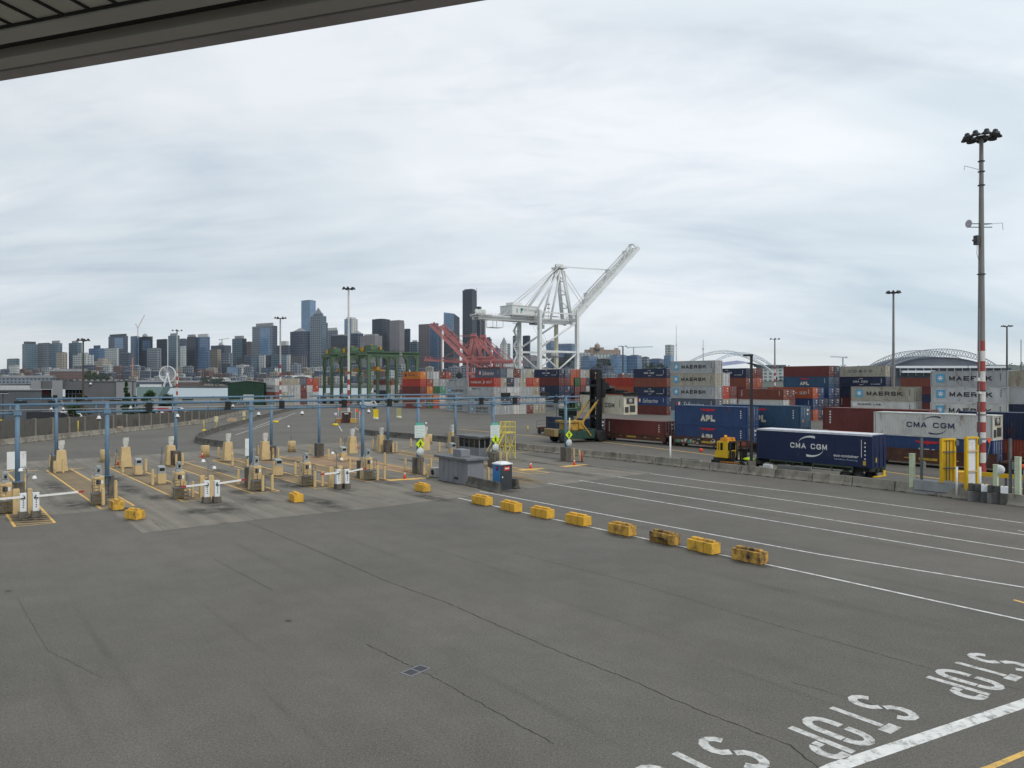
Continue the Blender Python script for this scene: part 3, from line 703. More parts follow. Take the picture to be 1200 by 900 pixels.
# silver tower's blue glass panel
host = [o for o in bpy.data.objects if o.get('label', '').startswith('wide silver tower')][0]
def on_left_face(host, l, c, r_px0, r_px1, y0, y1, name, m, D):
    pc = at(c, D)
    def pt(px, y): s = solve(px, pc, D, DL); q = pc+DL*s; n = Vector((DL.y, -DL.x, 0)); n = n if n.y < 0 else -n; return q+n*.6, q.y
    ps = []
    for px, y in ((r_px0, y1), (r_px1, y1), (r_px1, y0), (r_px0, y0)):
        q, d = pt(px, y); ps.append(Vector((q.x, q.y, zat(y, d)))-Vector((pc.x, pc.y, 0)))
    m_ = MB(); m_.poly(ps); n = Vector((DL.y, -DL.x, 0)); n = n if n.y < 0 else -n
    for i in range(4):
        a, b = ps[i], ps[(i+1) % 4]; m_.poly([a, a-n*1.2, b-n*1.2, b])
    return m_.build(name, m, host)
on_left_face(host, 295.5, 320, 305, 317, 384, 417, 'glass_panel', FC['sky'], 2250)
host = [o for o in bpy.data.objects if o.get('label', '').startswith('broad dark office tower')][0]
on_left_face(host, 127, 146, 134.5, 144.5, 396, 409, 'glass_bay', FC['sky'], 2450)
host = [o for o in bpy.data.objects if o.get('label', '').startswith('dark tower with a small domed')][0]
on_left_face(host, 161, 177, 167, 176, 399, 411, 'glass_bay', FC['blue'], 2480)
host = [o for o in bpy.data.objects if o.get('label', '').startswith('sharp edged glass')][0]
on_left_face(host, 520, 532, 520.4, 531.5, 388, 440, 'lower_storeys', FC['dark'], 2200)
# hilltop hospital with a domed tower
t = thing('hospital', 'brown brick hilltop hospital with stepped wings and a small dome', 'building', at(700, 2250))
D = 2250; ST = facade('brown_brick_far', (.30, .235, .19), (.14, .12, .11), 4, 4, .4, .5, .5)
mb = MB(); X = lambda px: (px-700)/F*D; Zt = lambda y: zat(y, D)
for a, b, y0, dy in ((680, 692, 413.5, 10), (686, 711, 409.5, 8), (692, 708, 407, 4), (708, 728, 411, 14), (712, 728, 409.5, 18), (722, 726, 407.5, 20)): mb.bx(X(a), X(b), dy, dy+25, 20, Zt(y0))
mb.build('wings', ST, t)
mb = MB(); mb.lathe([(8, Zt(410)), (8, Zt(404.5)), (6.5, Zt(403.6)), (4, Zt(402.8)), (.8, Zt(402.2)), (.5, Zt(400.5))], (X(700), 2, 0), 12); mb.build('dome', ST, t)
mb = MB(); mb.bx(X(694), X(722), -12, -2, 20, Zt(415)); mb.bx(X(666), X(692), -16, -4, 20, Zt(413.5)); mb.build('retaining_wall', FC['pale'], t)
# low buildings along the far waterfront and up the slope
def low_rows():
    rnd = random.Random(11); n = 0; prev = None
    cols = {'beige': 'beige', 'grey': 'grey', 'red': 'red brick', 'slate': 'slate', 'pale': 'pale', 'brown': 'brown', 'white': 'white'}
    spans = [(430.5, 2080, 0, 300, 7, 15), (437, 1850, 0, 300, 6, 13), (442.5, 1720, 2, 345, 7, 16), (436, 1850, 300, 480, 7, 15), (429, 2000, 340, 480, 7, 15), (441, 1700, 345, 480, 7, 16), (431, 1900, 480, 700, 8, 15), (438, 1700, 640, 800, 8, 16), (441, 1500, 800, 930, 9, 16), (438, 1400, 1000, 1040, 9, 16)]
    rows = ['hillside row', 'middle row', 'waterfront row', 'row behind the doors', 'upper row behind the green cranes', 'lower row behind the green cranes', 'row behind the red cranes', 'row beside the hospital hill', 'row under the stadium arches', 'row left of the dark stadium']
    for (yt, D, p0, p1, w0, w1), rn in zip(spans, rows):
        px = p0; k = 0
        while px < p1:
            w = rnd.uniform(w0, w1); k += 1; st = rnd.choice(['beige', 'grey', 'red', 'slate', 'pale', 'brown', 'grey', 'white' if rnd.random() < .4 else 'slate'])
            d = D+rnd.uniform(-50, 50); top = yt+rnd.uniform(-3.0, 3.0)
            tower(px, px+w*rnd.uniform(.55, .85), px+w*1.05, top, d, st, f'low {cols[st]} building, {nth(k)} from the left in the {rn}', cat='low building', cap=('g' if rnd.random() < .7 else 'w', w*.25, top-.7), group='low buildings below the skyline')
            px += w*rnd.uniform(.8, 1.15)
low_rows()
# long pier sheds on the far shore
for i, (a, b, y0, y1, st, lab) in enumerate(((150, 192, 445.5, 453.6, 'slate', 'long blue grey pier shed left of the big wheel'), (206, 232, 446, 453.6, 'red', 'dark red pier shed right of the big wheel'), (231, 258, 450, 453.4, 'beige', 'flat pier building with a yellow stripe'), (243, 264, 442.5, 446, 'white', 'white roofed long building above the yellow striped pier'), (256, 300, 446, 453.6, 'slate', 'low grey pier shed left of the green shed'), (0, 60, 440, 449, 'grey', 'long grey waterfront hall at the left edge'), (58, 98, 432, 444, 'red', 'long brownish hall below the left towers'), (385, 470, 449, 455, 'slate', 'low pier shed behind the green crane legs'), (330, 362, 440, 447, 'white', 'pale arcaded building behind the dark ribbed block'))):
    D = 1560+20*i; t = thing('pier_shed', lab, 'pier shed', at((a+b)/2, D)); w = (b-a)/F*D/2; z1 = zat(y0, D); z0 = zat(y1, D)-2; h = z1-z0
    mb = MB(); mb.bx(-w, w, 0, 30, z0, z0+h*.75); mb.build('wall', FC[st], t)
    mb = MB(); n = mb.pts([(-w, -1, z0+h*.75), (w, -1, z0+h*.75), (w, 15, z1), (-w, 15, z1), (w, 31, z0+h*.75), (-w, 31, z0+h*.75)]); mb.face([n, n+1, n+2, n+3]); mb.face([n+3, n+2, n+4, n+5]); mb.face([n+1, n+4, n+2]); mb.face([n, n+3, n+5]); mb.build('roof', CAPS['w'] if st in ('white',) else ROOF, t)
    if i == 2: mb = MB(); mb.bx(-w*.95, w*.9, -.8, -.1, z0+h*.4, z0+h*.62); mb.build('stripe', mat('pier_yellow', (.62, .40, .12)), t)
mb = MB(); mb.bx(-660, -360, 1535, 1562, -5, -1.2); mb.bx(-1200, -660, 1538, 1562, -5, -1.0); mb.bx(-360, -150, 1538, 1562, -5, -1.4); struct(mb.build('seawall', mat('seawall_dark', (.035, .038, .04))))
# observation wheel
D = 1530; t = thing('observation_wheel', 'white observation wheel on the far waterfront pier', 'ferris wheel', at(196.3, D)); zc = zat(438.3, D); rr = 9.3/F*D
WH = mat('wheel_white', (.75, .77, .78), .5, var=.03)
mb = MB()
for y in (-1.2, 1.2):
    for k in range(40):
        a, b = 2*PI*k/40, 2*PI*(k+1)/40
        mb.bar((rr*math.cos(a), y, zc+rr*math.sin(a)), (rr*math.cos(b), y, zc+rr*math.sin(b)), .7)
mb.build('rim', WH, t)
mb = MB()
for k in range(21): a = 2*PI*k/21; mb.bar((0, 0, zc), (rr*math.cos(a), 0, zc+rr*math.sin(a)), .34)
mb.build('spokes', WH, t)
mb = MB()
for y in (-3, 3):
    for s in (-1, 1): mb.bar((0, y*.4, zc), (s*rr*.5, y, -2), 1.0)
mb.tube((0, -2.5, zc), (0, 2.5, zc), 1.3); mb.build('support', WH, t)
for k in range(21):
    a = 2*PI*(k+.5)/21; mb = MB(); mb.lathe([(.3, -.9), (1.0, -.5), (1.0, .5), (.3, .9)], (0, 0, 0), 8); mb.build('gondola', mat('gondola_grey', (.35, .38, .42)), t, (rr*1.0*math.cos(a), 0, zc+rr*1.0*math.sin(a)-1))
# construction cranes far off
def far_crane(px, base, pivot, tip, cj, D, col, label):
    t = thing('tower_crane', label, 'tower crane', at(px, D)); z0, z1 = zat(base, D), zat(pivot, D)
    X = lambda p: (p-px)/F*D
    mb = MB(); mb.bar((0, 0, z0), (0, 0, z1), 2.2); mb.build('mast', col, t)
    mb = MB(); mb.bar((0, 0, z1), (X(tip[0]), 0, zat(tip[1], D)), 1.8, 1.6); mb.build('jib', col, t)
    mb = MB(); mb.bar((0, 0, z1), (X(cj[0]), 0, zat(cj[1], D)), 1.8); mb.box((X(cj[0]), 0, zat(cj[1], D)-1), (3, 3, 3)); mb.build('counter_jib', col, t)
RW = mat('crane_redwhite', (.60, .48, .44), .5, var=.1); GB = mat('crane_bluegrey', (.30, .38, .44), .5)
far_crane(161.5, 396, 384.5, (169.5, 369), (159.3, 380), 2450, RW, 'pale red luffing tower crane raised above the dark skyline towers')
far_crane(260.2, 402, 397.5, (268.5, 396.6), (257, 398), 2450, GB, 'small grey tower crane over the curved roof building')
far_crane(742.5, 417, 407, (765, 406.4), (735.5, 407), 1850, GB, 'blue grey horizontal jib crane right of the hospital dome')
far_crane(987.8, 432, 418.6, (973, 418), (992, 418.4), 1700, GB, 'thin tower crane beyond the maroon container stack')
far_crane(155.3, 441, 428, (155.6, 419), (154, 428.5), 1700, mat('crane_rust', (.42, .22, .15)), 'rusty red crane low on the far waterfront left of the wheel')
for px, y0, y1, D, lab in ((792.5, 424, 381, 1500, 'thin radio mast rising left of the white stadium arch'), (824, 418, 398, 1200, 'thin pole with a small platform before the white arch'), (558.5, 340, 337, 2351, 'stub antenna on the roof of the tallest black tower')):
    t = thing('radio_mast', lab, 'mast', at(px, D)); mb = MB(); mb.tube((0, 0, zat(y0, D)-12), (0, 0, zat(y1, D)), .75, .4, 6); mb.build('pole', mat('mast_grey', (.34, .38, .42)), t)
    mb = MB(); mb.box((0, 0, zat((y0*.55+y1*.45), D)), (2.2, 2.2, 2)); mb.build('antenna_box', MATS['mast_grey'], t)
# stadium with the white twin arches
t = thing('arched_stadium', 'pale grandstand stadium under two white lattice arches', 'stadium', at(880, 1500)); D = 1500; X = lambda px, d=D: (px-880)/F*d
AR = mat('arch_white', (.62, .68, .74), .5, var=.05)
def arch(p0, p1, ytop, ye, d, dz=0):
    mb = MB(); n = 26; pr = None; bw = 0
    for k in range(n+1):
        u = k/n; px = p0+(p1-p0)*u; h = 1-(2*u-1)**2; y = ye+(ytop-ye)*h; yl = y+3.4*(h**.5)*.9
        a = Vector((X(px, d), d-1500, zat(y, d))); b = Vector((X(px, d), d-1500+3, zat(yl, d)))
        if pr: mb.bar(pr[0], a, 1.9); mb.bar(pr[1], b, 1.2); mb.bar(pr[0] if k % 2 else pr[1], b if k % 2 else a, .6)
        mb.bar(a, b, .7); pr = (a, b)
    mb.build('roof_arch', AR, t)
arch(776, 893, 411, 437, 1430); arch(838, 926, 413, 434, 1580)
mb = MB()
n = mb.pts([(X(780), 20, zat(437, D)), (X(880), 0, zat(425, D)), (X(915), 0, zat(434, D)), (X(915), 40, zat(436, D)), (X(780), 90, zat(432, D)), (X(880), 90, zat(421, D))]); mb.face([n, n+1, n+5, n+4]); mb.face([n+1, n+2, n+3, n+5])
mb.build('canopy', mat('canopy_violet', (.22, .24, .36), var=.2, scale=.05), t)
mb = MB(); mb.bx(X(795), X(915), 30, 120, 0, zat(436, D)); mb.bx(X(888), X(912), -30, 10, 0, zat(430, D)); mb.build('stand', FC['pale'], t)
mb = MB(); mb.bx(X(886), X(914), -34, 14, zat(430, D), zat(428, D)); mb.build('roof', mat('stand_roof_dark', (.10, .12, .15)), t)
# stadium with a dark curved roof and a truss crown
t = thing('domed_stadium', 'dark curved roof stadium crowned with a light steel truss', 'stadium', at(1105, 1100)); D = 1100; X = lambda px: (px-1105)/F*D
nn = 30; top = []
def cr(u): return 1-abs(2*u-1)**2.2
mb = MB()
for k in range(nn+1):
    u = k/nn; px = 1030+u*150; y = 437-20*cr(u); mb.v += [(X(px), 0, zat(440, D)), (X(px), 4, zat(y+1.5, D)), (X(px), 70, zat(y-1.2, D))]
for k in range(nn):
    a = 3*k
    for i in (0, 1): mb.face([a+i, a+3+i, a+4+i, a+1+i], True)
mb.build('roof', mat('roof_slate', (.05, .06, .08), .5, var=.15, scale=.05), t)
mb = MB(); pr = None
for row, yo in ((0, 0), (1, 55)):
    pr = None
    for k in range(47):
        u = k/46; px = 1029+u*150; y0 = 437.5-21.5*cr(u); y1 = y0-(6.8*cr(u)**.6+.3)
        a = Vector((X(px), yo, zat(y0, D))); b = Vector((X(px), yo+1, zat(y1, D)))
        if pr: mb.bar(pr[0], a, .8); mb.bar(pr[1], b, .9); mb.bar(pr[0] if k % 2 else pr[1], b if k % 2 else a, .6); mb.bar(pr[1] if k % 2 else pr[0], a if k % 2 else b, .45)
        pr = (a, b)
mb.build('truss', mat('truss_pale', (.24, .27, .30), .5, .2), t)
mb = MB(); mb.bx(X(1043), X(1172), -14, 5, zat(431.5, D), zat(429, D)); mb.bx(X(1050), X(1088), -18, -4, zat(437, D), zat(434.5, D)); mb.build('white_band', mat('band_white', (.60, .63, .66)), t)
mb = MB(); mb.bx(X(1035), X(1180), -10, 60, -1, zat(431, D)); mb.build('stand', mat('stand_dark', (.05, .06, .08), var=.3, scale=.06), t)
mb = MB()
for k in range(14): mb.bar((X(1050+k*9), -12, zat(440, D)), (X(1050+k*9), -12, zat(430, D)), 1.0)
mb.build('columns', MATS['mast_grey'], t)
# ---------------------------------------------------------------- trees
LEAF = {}
def leafmat(name, col):
    if name in MATS: return MATS[name]
    m = mat(name, col, .75, 0, .45, .7, tuple(x*.45 for x in col), .5, .5); m.node_tree.nodes['Principled BSDF'].inputs['Subsurface Weight'].default_value = 0; return m
def leaf_mesh(rnd, blobs, n, size, name='crown'):
    mb = MB()
    for (c, r) in blobs:
        for _ in range(n):
            d = Vector((rnd.gauss(0, 1), rnd.gauss(0, 1), rnd.gauss(0, 1))).normalized()*(rnd.random()**.38)
            p = Vector(c)+Vector((d.x*r[0], d.y*r[1], d.z*r[2])); s = size*rnd.uniform(.5, 1.3)
            a = Vector((rnd.gauss(0, 1), rnd.gauss(0, 1), rnd.gauss(0, .6))).normalized()*s; b = a.cross(Vector((rnd.gauss(0, 1), rnd.gauss(0, 1), rnd.gauss(0, 1)))).normalized()*s*.7
            mb.poly([p-a, p+b*.8, p+a, p-b])
    return mb
def tree(px, D, ytop, wpx, label, col=(.05, .085, .03), kind='round', base=0, seed=0, leaves=170):
    rnd = random.Random(seed+int(px)); zt = zat(ytop, D); h = zt-base; w = wpx/F*D/2
    t = thing('conifer_tree' if kind == 'cone' else 'broadleaf_tree', label, 'tree', at(px, D, base), rnd.random()*6)
    mb = MB(); mb.tube((0, 0, 0), (0, 0, h*.8), h*.03+.05, h*.008, 7)
    if kind != 'cone':
        for k in range(6):
            a = rnd.random()*6.28; mb.tube((0, 0, h*(.25+.07*k)), (math.cos(a)*w*.6, math.sin(a)*w*.6, h*(.45+.08*k)), h*.014, h*.004, 5)
    mb.build('trunk', mat('bark', (.10, .075, .055), var=.3, scale=3), t)
    blobs = []
    if kind == 'cone':
        for k in range(11):
            u = k/10; ww = w*(1-u)**.8+.12*w; z = h*(.14+.86*u)
            for j in range(5 if u < .8 else 2):
                a = rnd.random()*6.28; blobs.append(((math.cos(a)*ww*.55, math.sin(a)*ww*.55, z-ww*.18), (ww*.5, ww*.5, h*.05)))
        lm = leaf_mesh(rnd, blobs, max(12, leaves//8), h*.025)
    else:
        for k in range(34):
            a = rnd.random()*6.28; u = rnd.random(); rr = w*.78*math.sqrt(rnd.random()); z = h*(.36+.56*u); rr *= (1-.8*max(0, u-.5))
            s = w*rnd.uniform(.20, .40); blobs.append(((math.cos(a)*rr, math.sin(a)*rr, z), (s, s, s*.8)))
        lm = leaf_mesh(rnd, blobs, leaves//2, h*.02+.05)
    lm.build('crown', leafmat('leaf_%d' % int(col[1]*1000), col), t); return t
tree(148, 150, 450, 18, 'pointed dark green conifer before the pale warehouse wall', (.04, .085, .03), 'cone', -4, leaves=300)
tree(172.5, 165, 455.5, 22, 'rounded green tree right of the pale warehouse wall', (.05, .085, .03), base=-4, leaves=260)
tree(158, 170, 459.5, 9, 'small rounded tree between conifer and warehouse corner', (.05, .08, .03), base=-4)
tree(97, 165, 457, 20, 'sparse brownish tree in front of the warehouse windows', (.06, .065, .025), base=-4, leaves=90)
tree(86, 150, 472, 18, 'bushy green tree behind the concrete wall beside the gantry post', (.05, .085, .03), base=-3)
tree(196, 230, 461, 24, 'wide low green tree left of the dark green shed', (.04, .07, .03), base=-4, leaves=240)
for i, (px, D, y, w) in enumerate(((104, 1500, 432, 11), (110, 1520, 435, 9), (118, 1540, 435.5, 10), (124, 1560, 437, 8))):
    tree(px, D, y, w, f'dark green far tree, {nth(i+1)} from the left in the clump above the warehouse roof', (.045, .08, .03), base=-2, leaves=90)
def wood(name, spans, D, col, seed, size):
    rnd = random.Random(seed); blobs = []
    for (p0, p1, y0, y1) in spans:
        for k in range(int((p1-p0)*1.1)):
            px = rnd.uniform(p0, p1); d = D*rnd.uniform(.97, 1.05); y = rnd.uniform(y0, y1); r = rnd.uniform(1.6, 3.6)/F*d
            blobs.append(((at(px, d).x, d, zat(y, d)), (r, r*1.5, r*(1.6 if rnd.random() < .3 else .9))))
    mb = leaf_mesh(rnd, blobs, 26, size); return struct(mb.build(name, leafmat('far_leaf', (.035, .055, .04))), 'stuff')
wood('hillside_wood', [(895, 1045, 434, 441), (906, 940, 432, 440), (1172, 1215, 428, 444), (980, 1005, 431, 436)], 2250, None, 3, 2.6)
wood('slope_trees', [(652, 672, 415, 428), (700, 716, 419, 430), (756, 782, 427, 436), (470, 490, 442, 450)], 1750, None, 5, 2.0)
wood('waterfront_trees', [(236, 262, 443, 449), (100, 130, 440, 446), (880, 905, 440, 452), (905, 930, 444, 458)], 1500, None, 6, 1.8)
# ================================================================== CONTAINERS
CW = 2.44
PC = {}
for n_, c_, a_ in (('grey', (.37,.385,.39), .16), ('tan grey', (.37,.35,.285), .24), ('silver', (.50,.51,.51), .18), ('white', (.56,.56,.53), .14), ('cream', (.56,.53,.42), .25),
                   ('maroon', (.13,.033,.029), .14), ('brown', (.20,.060,.040), .14), ('red', (.38,.045,.03), .20), ('orange red', (.37,.085,.04), .20), ('orange', (.55,.18,.025), .18),
                   ('navy', (.020,.030,.068), .18), ('blue', (.028,.060,.155), .06), ('teal blue', (.035,.085,.15), .10), ('slate blue', (.085,.115,.16), .25), ('green', (.018,.085,.035), .18),
                   ('teal', (.05,.24,.17), .2), ('black', (.03,.03,.032), .2), ('brick', (.27,.06,.04), .2)):
    PC[n_] = paint('container_paint_'+n_.replace(' ', '_'), c_, a_)
ROD = mat('door_rod', (.40, .40, .39), .5, .3, rand=.1); RODD = mat('door_rod_dark', (.13, .12, .12), .6); STK = mat('sticker_white', (.68, .67, .62)); STKY = mat('sticker_amber', (.70, .36, .04))
GASK = mat('door_gasket', (.03, .03, .03), .8)
_cm = {}
def cmesh(kind, L, h, rods='l'):
    k = (kind, round(L, 2), round(h, 2), rods)
    if k in _cm: return _cm[k]
    mb = MB()
    if kind == 'body':
        per = .28 if L < 13 else .30; n = int((L-.5)/per); x = -L+.2; prof = []
        st = (L-.4)/n
        for i in range(n):
            prof += [(x, 0), (x+st*.3, 0), (x+st*.45, 1), (x+st*.85, 1)]; x += st
        prof.append((x, 0))
        for y0, s in ((.02, 1), (CW-.02, -1)):
            k0 = len(mb.v)
            for (px, d) in prof: mb.v += [(px, y0+s*.038*d, .12), (px, y0+s*.038*d, h-.1)]
            for i in range(len(prof)-1):
                a = k0+2*i; f = [a, a+2, a+3, a+1]; mb.face(f if s > 0 else f[::-1])
        mb.poly([(-L, 0.03, h-.015), (0, .03, h-.015), (0, CW-.03, h-.015), (-L, CW-.03, h-.015)])
        mb.poly([(-L, CW, .1), (0, CW, .1), (0, 0, .1), (-L, 0, .1)])
        mb.poly([(-L+.03, CW, .1), (-L+.03, 0, .1), (-L+.03, 0, h), (-L+.03, CW, h)])
        # roof bows read from above
        for i in range(int(L/1.2)): mb.bx(-L+.5+i*1.2, -L+.9+i*1.2, .12, CW-.12, h-.016, h-.004)
    elif kind == 'frame':
        for y in (0, CW-.14):
            for x in (-L, -.14): mb.bx(x, x+.14, y, y+.14, .0, h)
            mb.bx(-L+.14, -.14, y, y+.10, h-.12, h-.001); mb.bx(-L+.14, -.14, y+.002, y+.12, .0, .17)
        for x in (-L, -.12):
            mb.bx(x+.002, x+.118, .14, CW-.14, h-.13, h-.002); mb.bx(x+.002, x+.118, .14, CW-.14, .001, .18)
        for y in (-.012, CW-.16):
            for x in (-L-.012, -.16):
                for z in (-.001, h-.11): mb.bx(x, x+.172, y, y+.172, z, z+.113)
        if L > 13:
            for x in (-L/2-6.1, -L/2+5.95):
                for y in (-.006, CW-.094): mb.bx(x, x+.16, y, y+.1, .15, h-.1)
    elif kind == 'door':
        for s in (0, 1):
            y0 = .16+s*(CW-.32)/2; y1 = y0+(CW-.32)/2-.02
            mb.bx(-.09, -.055, y0, y1, .19, h-.14)
            for i in range(4): z = .3+i*(h-.6)/4; mb.bx(-.056, -.035, y0+.06, y1-.06, z, z+(h-.6)/4-.12)
    elif kind == 'rods':
        for y in (.34, .92, CW-.92, CW-.34):
            mb.tube((-.012, y, .1), (-.012, y, h-.08), .022, n=6)
            for z in (.28, h*.33, h*.66, h-.3): mb.box((-.02, y, z), (.05, .11, .07))
        for y in (.52, CW-.52): mb.box((-.01, y, h*.40), (.025, .38, .05))
        mb.bx(-.036, -.03, CW/2-.012, CW/2+.012, .19, h-.15)
    elif kind == 'sticker':
        mb.bx(-.034, -.030, CW-.95, CW-.5, h-.62, h-.42); mb.bx(-.034, -.030, CW-.9, CW-.6, h-1.15, h-.95)
        mb.mi = 1; mb.bx(-.034, -.030, .5, .72, .75, .97)
    elif kind == 'reefer':
        mb.bx(-.12, -.03, .15, CW-.15, h*.55, h-.18); mb.bx(-.16, -.05, .15, CW-.15, .2, h*.54)
        mb.mi = 1; mb.bx(-.12, -.018, .5, CW-.5, h*.58, h*.90); mb.bx(-.1, -.014, .25, .9, .3, h*.42); mb.bx(-.1, -.012, 1.1, CW-.35, .35, h*.5)
        mb.mi = 2; mb.bx(-.1, -.01, .32, .6, h*.80, h*.92); mb.lathe([(.35, 0), (.36, .04), (.1, .05)], n=14, M=Matrix.Translation((-.02, CW*.5, h*.74)) @ Matrix.Rotation(PI/2, 4, 'Y'))
    me = mb.mesh('container_'+kind); _cm[k] = me; return me
BL = mat('logo_black', (.025, .028, .035)); WL = mat('logo_white', (.70, .70, .68)); CB = mat('logo_skyblue', (.10, .36, .56), var=.08); CRE = mat('logo_cream', (.62, .58, .47), var=.25, scale=3); NV = mat('logo_navy', (.02, .035, .09)); RD = mat('logo_red', (.50, .03, .04)); GOLD = mat('logo_amber', (.66, .36, .05)); FADE = mat('logo_fade', (.40, .42, .47))
def arc_pts(cx, cz, rx, rz, a0, a1, n=14): return [(cx+rx*math.cos(R(a0+(a1-a0)*i/n)), cz+rz*math.sin(R(a0+(a1-a0)*i/n))) for i in range(n+1)]
def swoosh(mb, cx, cz, rx, rz, a0, a1, w):
    P = arc_pts(cx, cz, rx, rz, a0, a1)
    for i in range(len(P)-1):
        u0, u1 = i/(len(P)-1), (i+1)/(len(P)-1); t0, t1 = w*(.12+.88*u0), w*(.12+.88*u1)
        mb.poly([(P[i][0], -.016, P[i][1]-t0/2), (P[i+1][0], -.016, P[i+1][1]-t1/2), (P[i+1][0], -.016, P[i+1][1]+t1/2), (P[i][0], -.016, P[i][1]+t0/2)])
def star_panel(t, x, z, s):
    mb = MB(); mb.bx(x-s/2, x+s/2, -.016, .03, z-s/2, z+s/2); mb.build('logo_panel', CB, t)
    mb = MB(); pts = []
    for i in range(14):
        a = PI/2+2*PI*i/14; r = s*(.42 if i % 2 == 0 else .17); pts.append((x+r*math.cos(a), -.020, z+r*math.sin(a)))
    c = (x, -.020, z)
    for i in range(14): mb.poly([c, pts[i], pts[(i+1) % 14]])
    mb.build('logo_star', WL, t)
def mark(t, kind, L, h, x0=None):
    """lettering on the near long side; local x runs from -L (left) to 0 (right)"""
    m = lambda s, w, hh, x, z, mt, **k: lettering('lettering', s, t, mt, x, -.018, z, w, hh, **k)
    if kind == 'maersk':
        star_panel(t, -L*.865, h*.55, h*.52); block_letters('MAERSK', t, BL, -L*.47, -.018, h*.53, L*.55, h*.28, .225)
    elif kind == 'maersk low':
        star_panel(t, -L*.86, h*.5, h*.5); block_letters('MAERSK', t, BL, -L*.47, -.018, h*.64, L*.46, h*.28, .21); block_letters('SEALAND', t, BL, -L*.47, -.018, h*.28, L*.46, h*.18, .2)
    elif kind == 'maersk line':
        block_letters('MAERSK LINE', t, BL, -L*.70, -.018, h*.78, L*.36, h*.12, .2); mb = MB(); mb.bx(-L*.965, -L*.91, -.016, .03, h*.62, h*.86); mb.build('logo_panel', WL, t)
    elif kind in ('cma', 'cma dark'):
        c = WL if kind == 'cma' else NV
        block_letters('CMA CGM', t, c, -L*.50, -.018, h*.51, L*.40, h*.22, .19)
        mb = MB(); swoosh(mb, -L*.46, h*.60, L*.10, h*.27, 170, 60, .16); swoosh(mb, -L*.46, h*.42, L*.10, h*.27, 350, 240, .16); build_each(mb, 'logo_swoosh', c, t)
    elif kind == 'cma small':
        block_letters('CMA CGM', t, WL, -L*.52, -.018, h*.53, L*.30, h*.19, .19)
        mb = MB(); swoosh(mb, -L*.50, h*.58, L*.07, h*.24, 170, 60, .14); swoosh(mb, -L*.50, h*.46, L*.07, h*.24, 350, 240, .14); build_each(mb, 'logo_swoosh', WL, t)
        m('eco-container', L*.2, h*.09, -L*.2, h*.30, WL, bold=.02)
    elif kind == 'apl':
        block_letters('APL', t, CRE, -L*.52, -.018, h*.36, L*.20, h*.33, .33, .10)
        mb = MB(); pts = [(-.62, .72), (-.54, .66), (-.40, .70), (-.54, .60)]
        z0 = h*.78; w = L*.11; c = -L*.52
        w *= 1.05; mb.poly([(c-w, -.017, z0+.16), (c-w*.62, -.017, z0-.10), (c-.28, -.017, z0-.10), (c, -.017, z0-.24), (c+.28, -.017, z0-.10), (c+w*.62, -.017, z0-.10), (c+w, -.017, z0+.16)])
        mb.poly([(c-.12, -.0171, z0+.16), (c, -.0171, z0+.24), (c+.12, -.0171, z0+.16)])
        mb.build('logo_eagle', RD, t)
    elif kind == 'cosco': block_letters('COSCO', t, NV, -L*.52, -.018, h*.52, L*.50, h*.22, .20, .7)
    elif kind == 'uasc':
        block_letters('UASC', t, WL, -L*.55, -.018, h*.52, L*.46, h*.24, .22, 1.5); mb = MB(); mb.bx(-L*.25, -L*.22, -.017, .03, h*.35, h*.72); swoosh(mb, -L*.58, h*.32, L*.04, h*.06, 200, 340, .12); mb.build('logo_bar', WL, t)
    elif kind == 'safmarine':
        m('Safmarine', L*.46, h*.46, -L*.48, h*.50, WL, shear=.35, bold=-.004)
        mb = MB(); mb.bx(-L*.86, -L*.82, -.016, .03, h*.34, h*.72); mb.build('logo_panel', RD, t); mb = MB(); mb.bx(-L*.818, -L*.78, -.016, .03, h*.34, h*.72); mb.build('logo_panel', WL, t)
    elif kind == 'sud':
        block_letters('HAMBURG', t, WL, -L*.70, -.018, h*.50, L*.42, h*.25, .15); m('SÜD', L*.16, h*.30, -L*.20, h*.53, WL, bold=.0)
        mb = MB(); c = -L*.38
        mb.poly([(c-.7, -.017, h*.82), (c+.1, -.017, h*.6), (c+.75, -.017, h*.42), (c+.1, -.017, h*.5)]); mb.poly([(c-.75, -.0172, h*.22), (c-.3, -.0172, h*.45), (c+.1, -.0172, h*.56), (c+.2, -.0172, h*.46), (c-.2, -.0172, h*.36)]); mb.build('logo_bird', WL, t)
    elif kind == 'hapag':
        m('Hapag-Lloyd', L*.4, h*.2, -L*.48, h*.52, NV, bold=.02); mb = MB(); mb.bx(-L*.86, -L*.76, -.017, .03, h*.32, h*.72); mb.build('logo_panel', NV, t)
    elif kind == 'cgm': block_letters('CMA CGM', t, BL, -L*.45, -.018, h*.48, L*.5, h*.24, .19)
    elif kind == 'vert': m('XTRA', h*.52, .34, -L*.93, h*.5, WL, rot=(PI/2, PI/2, 0), bold=.02)
    elif kind == 'code':
        for i in range(5): mb = MB(); mb.bx(-L*.93, -L*.915, -.014, .03, h*(.3+.12*i), h*(.37+.12*i)); mb.build('side_mark', WL, t)
    if kind and h > 2.2:
        mb = MB()
        for i in range(4): mb.bx(-L*.085-.09, -L*.085+.06, -.013, .03, h*(.42+.11*i), h*(.48+.11*i))
        mb.build('number_plate', WL if kind not in ('maersk', 'cosco', 'cma dark', 'maersk line', 'maersk low', 'cgm') else BL, t)
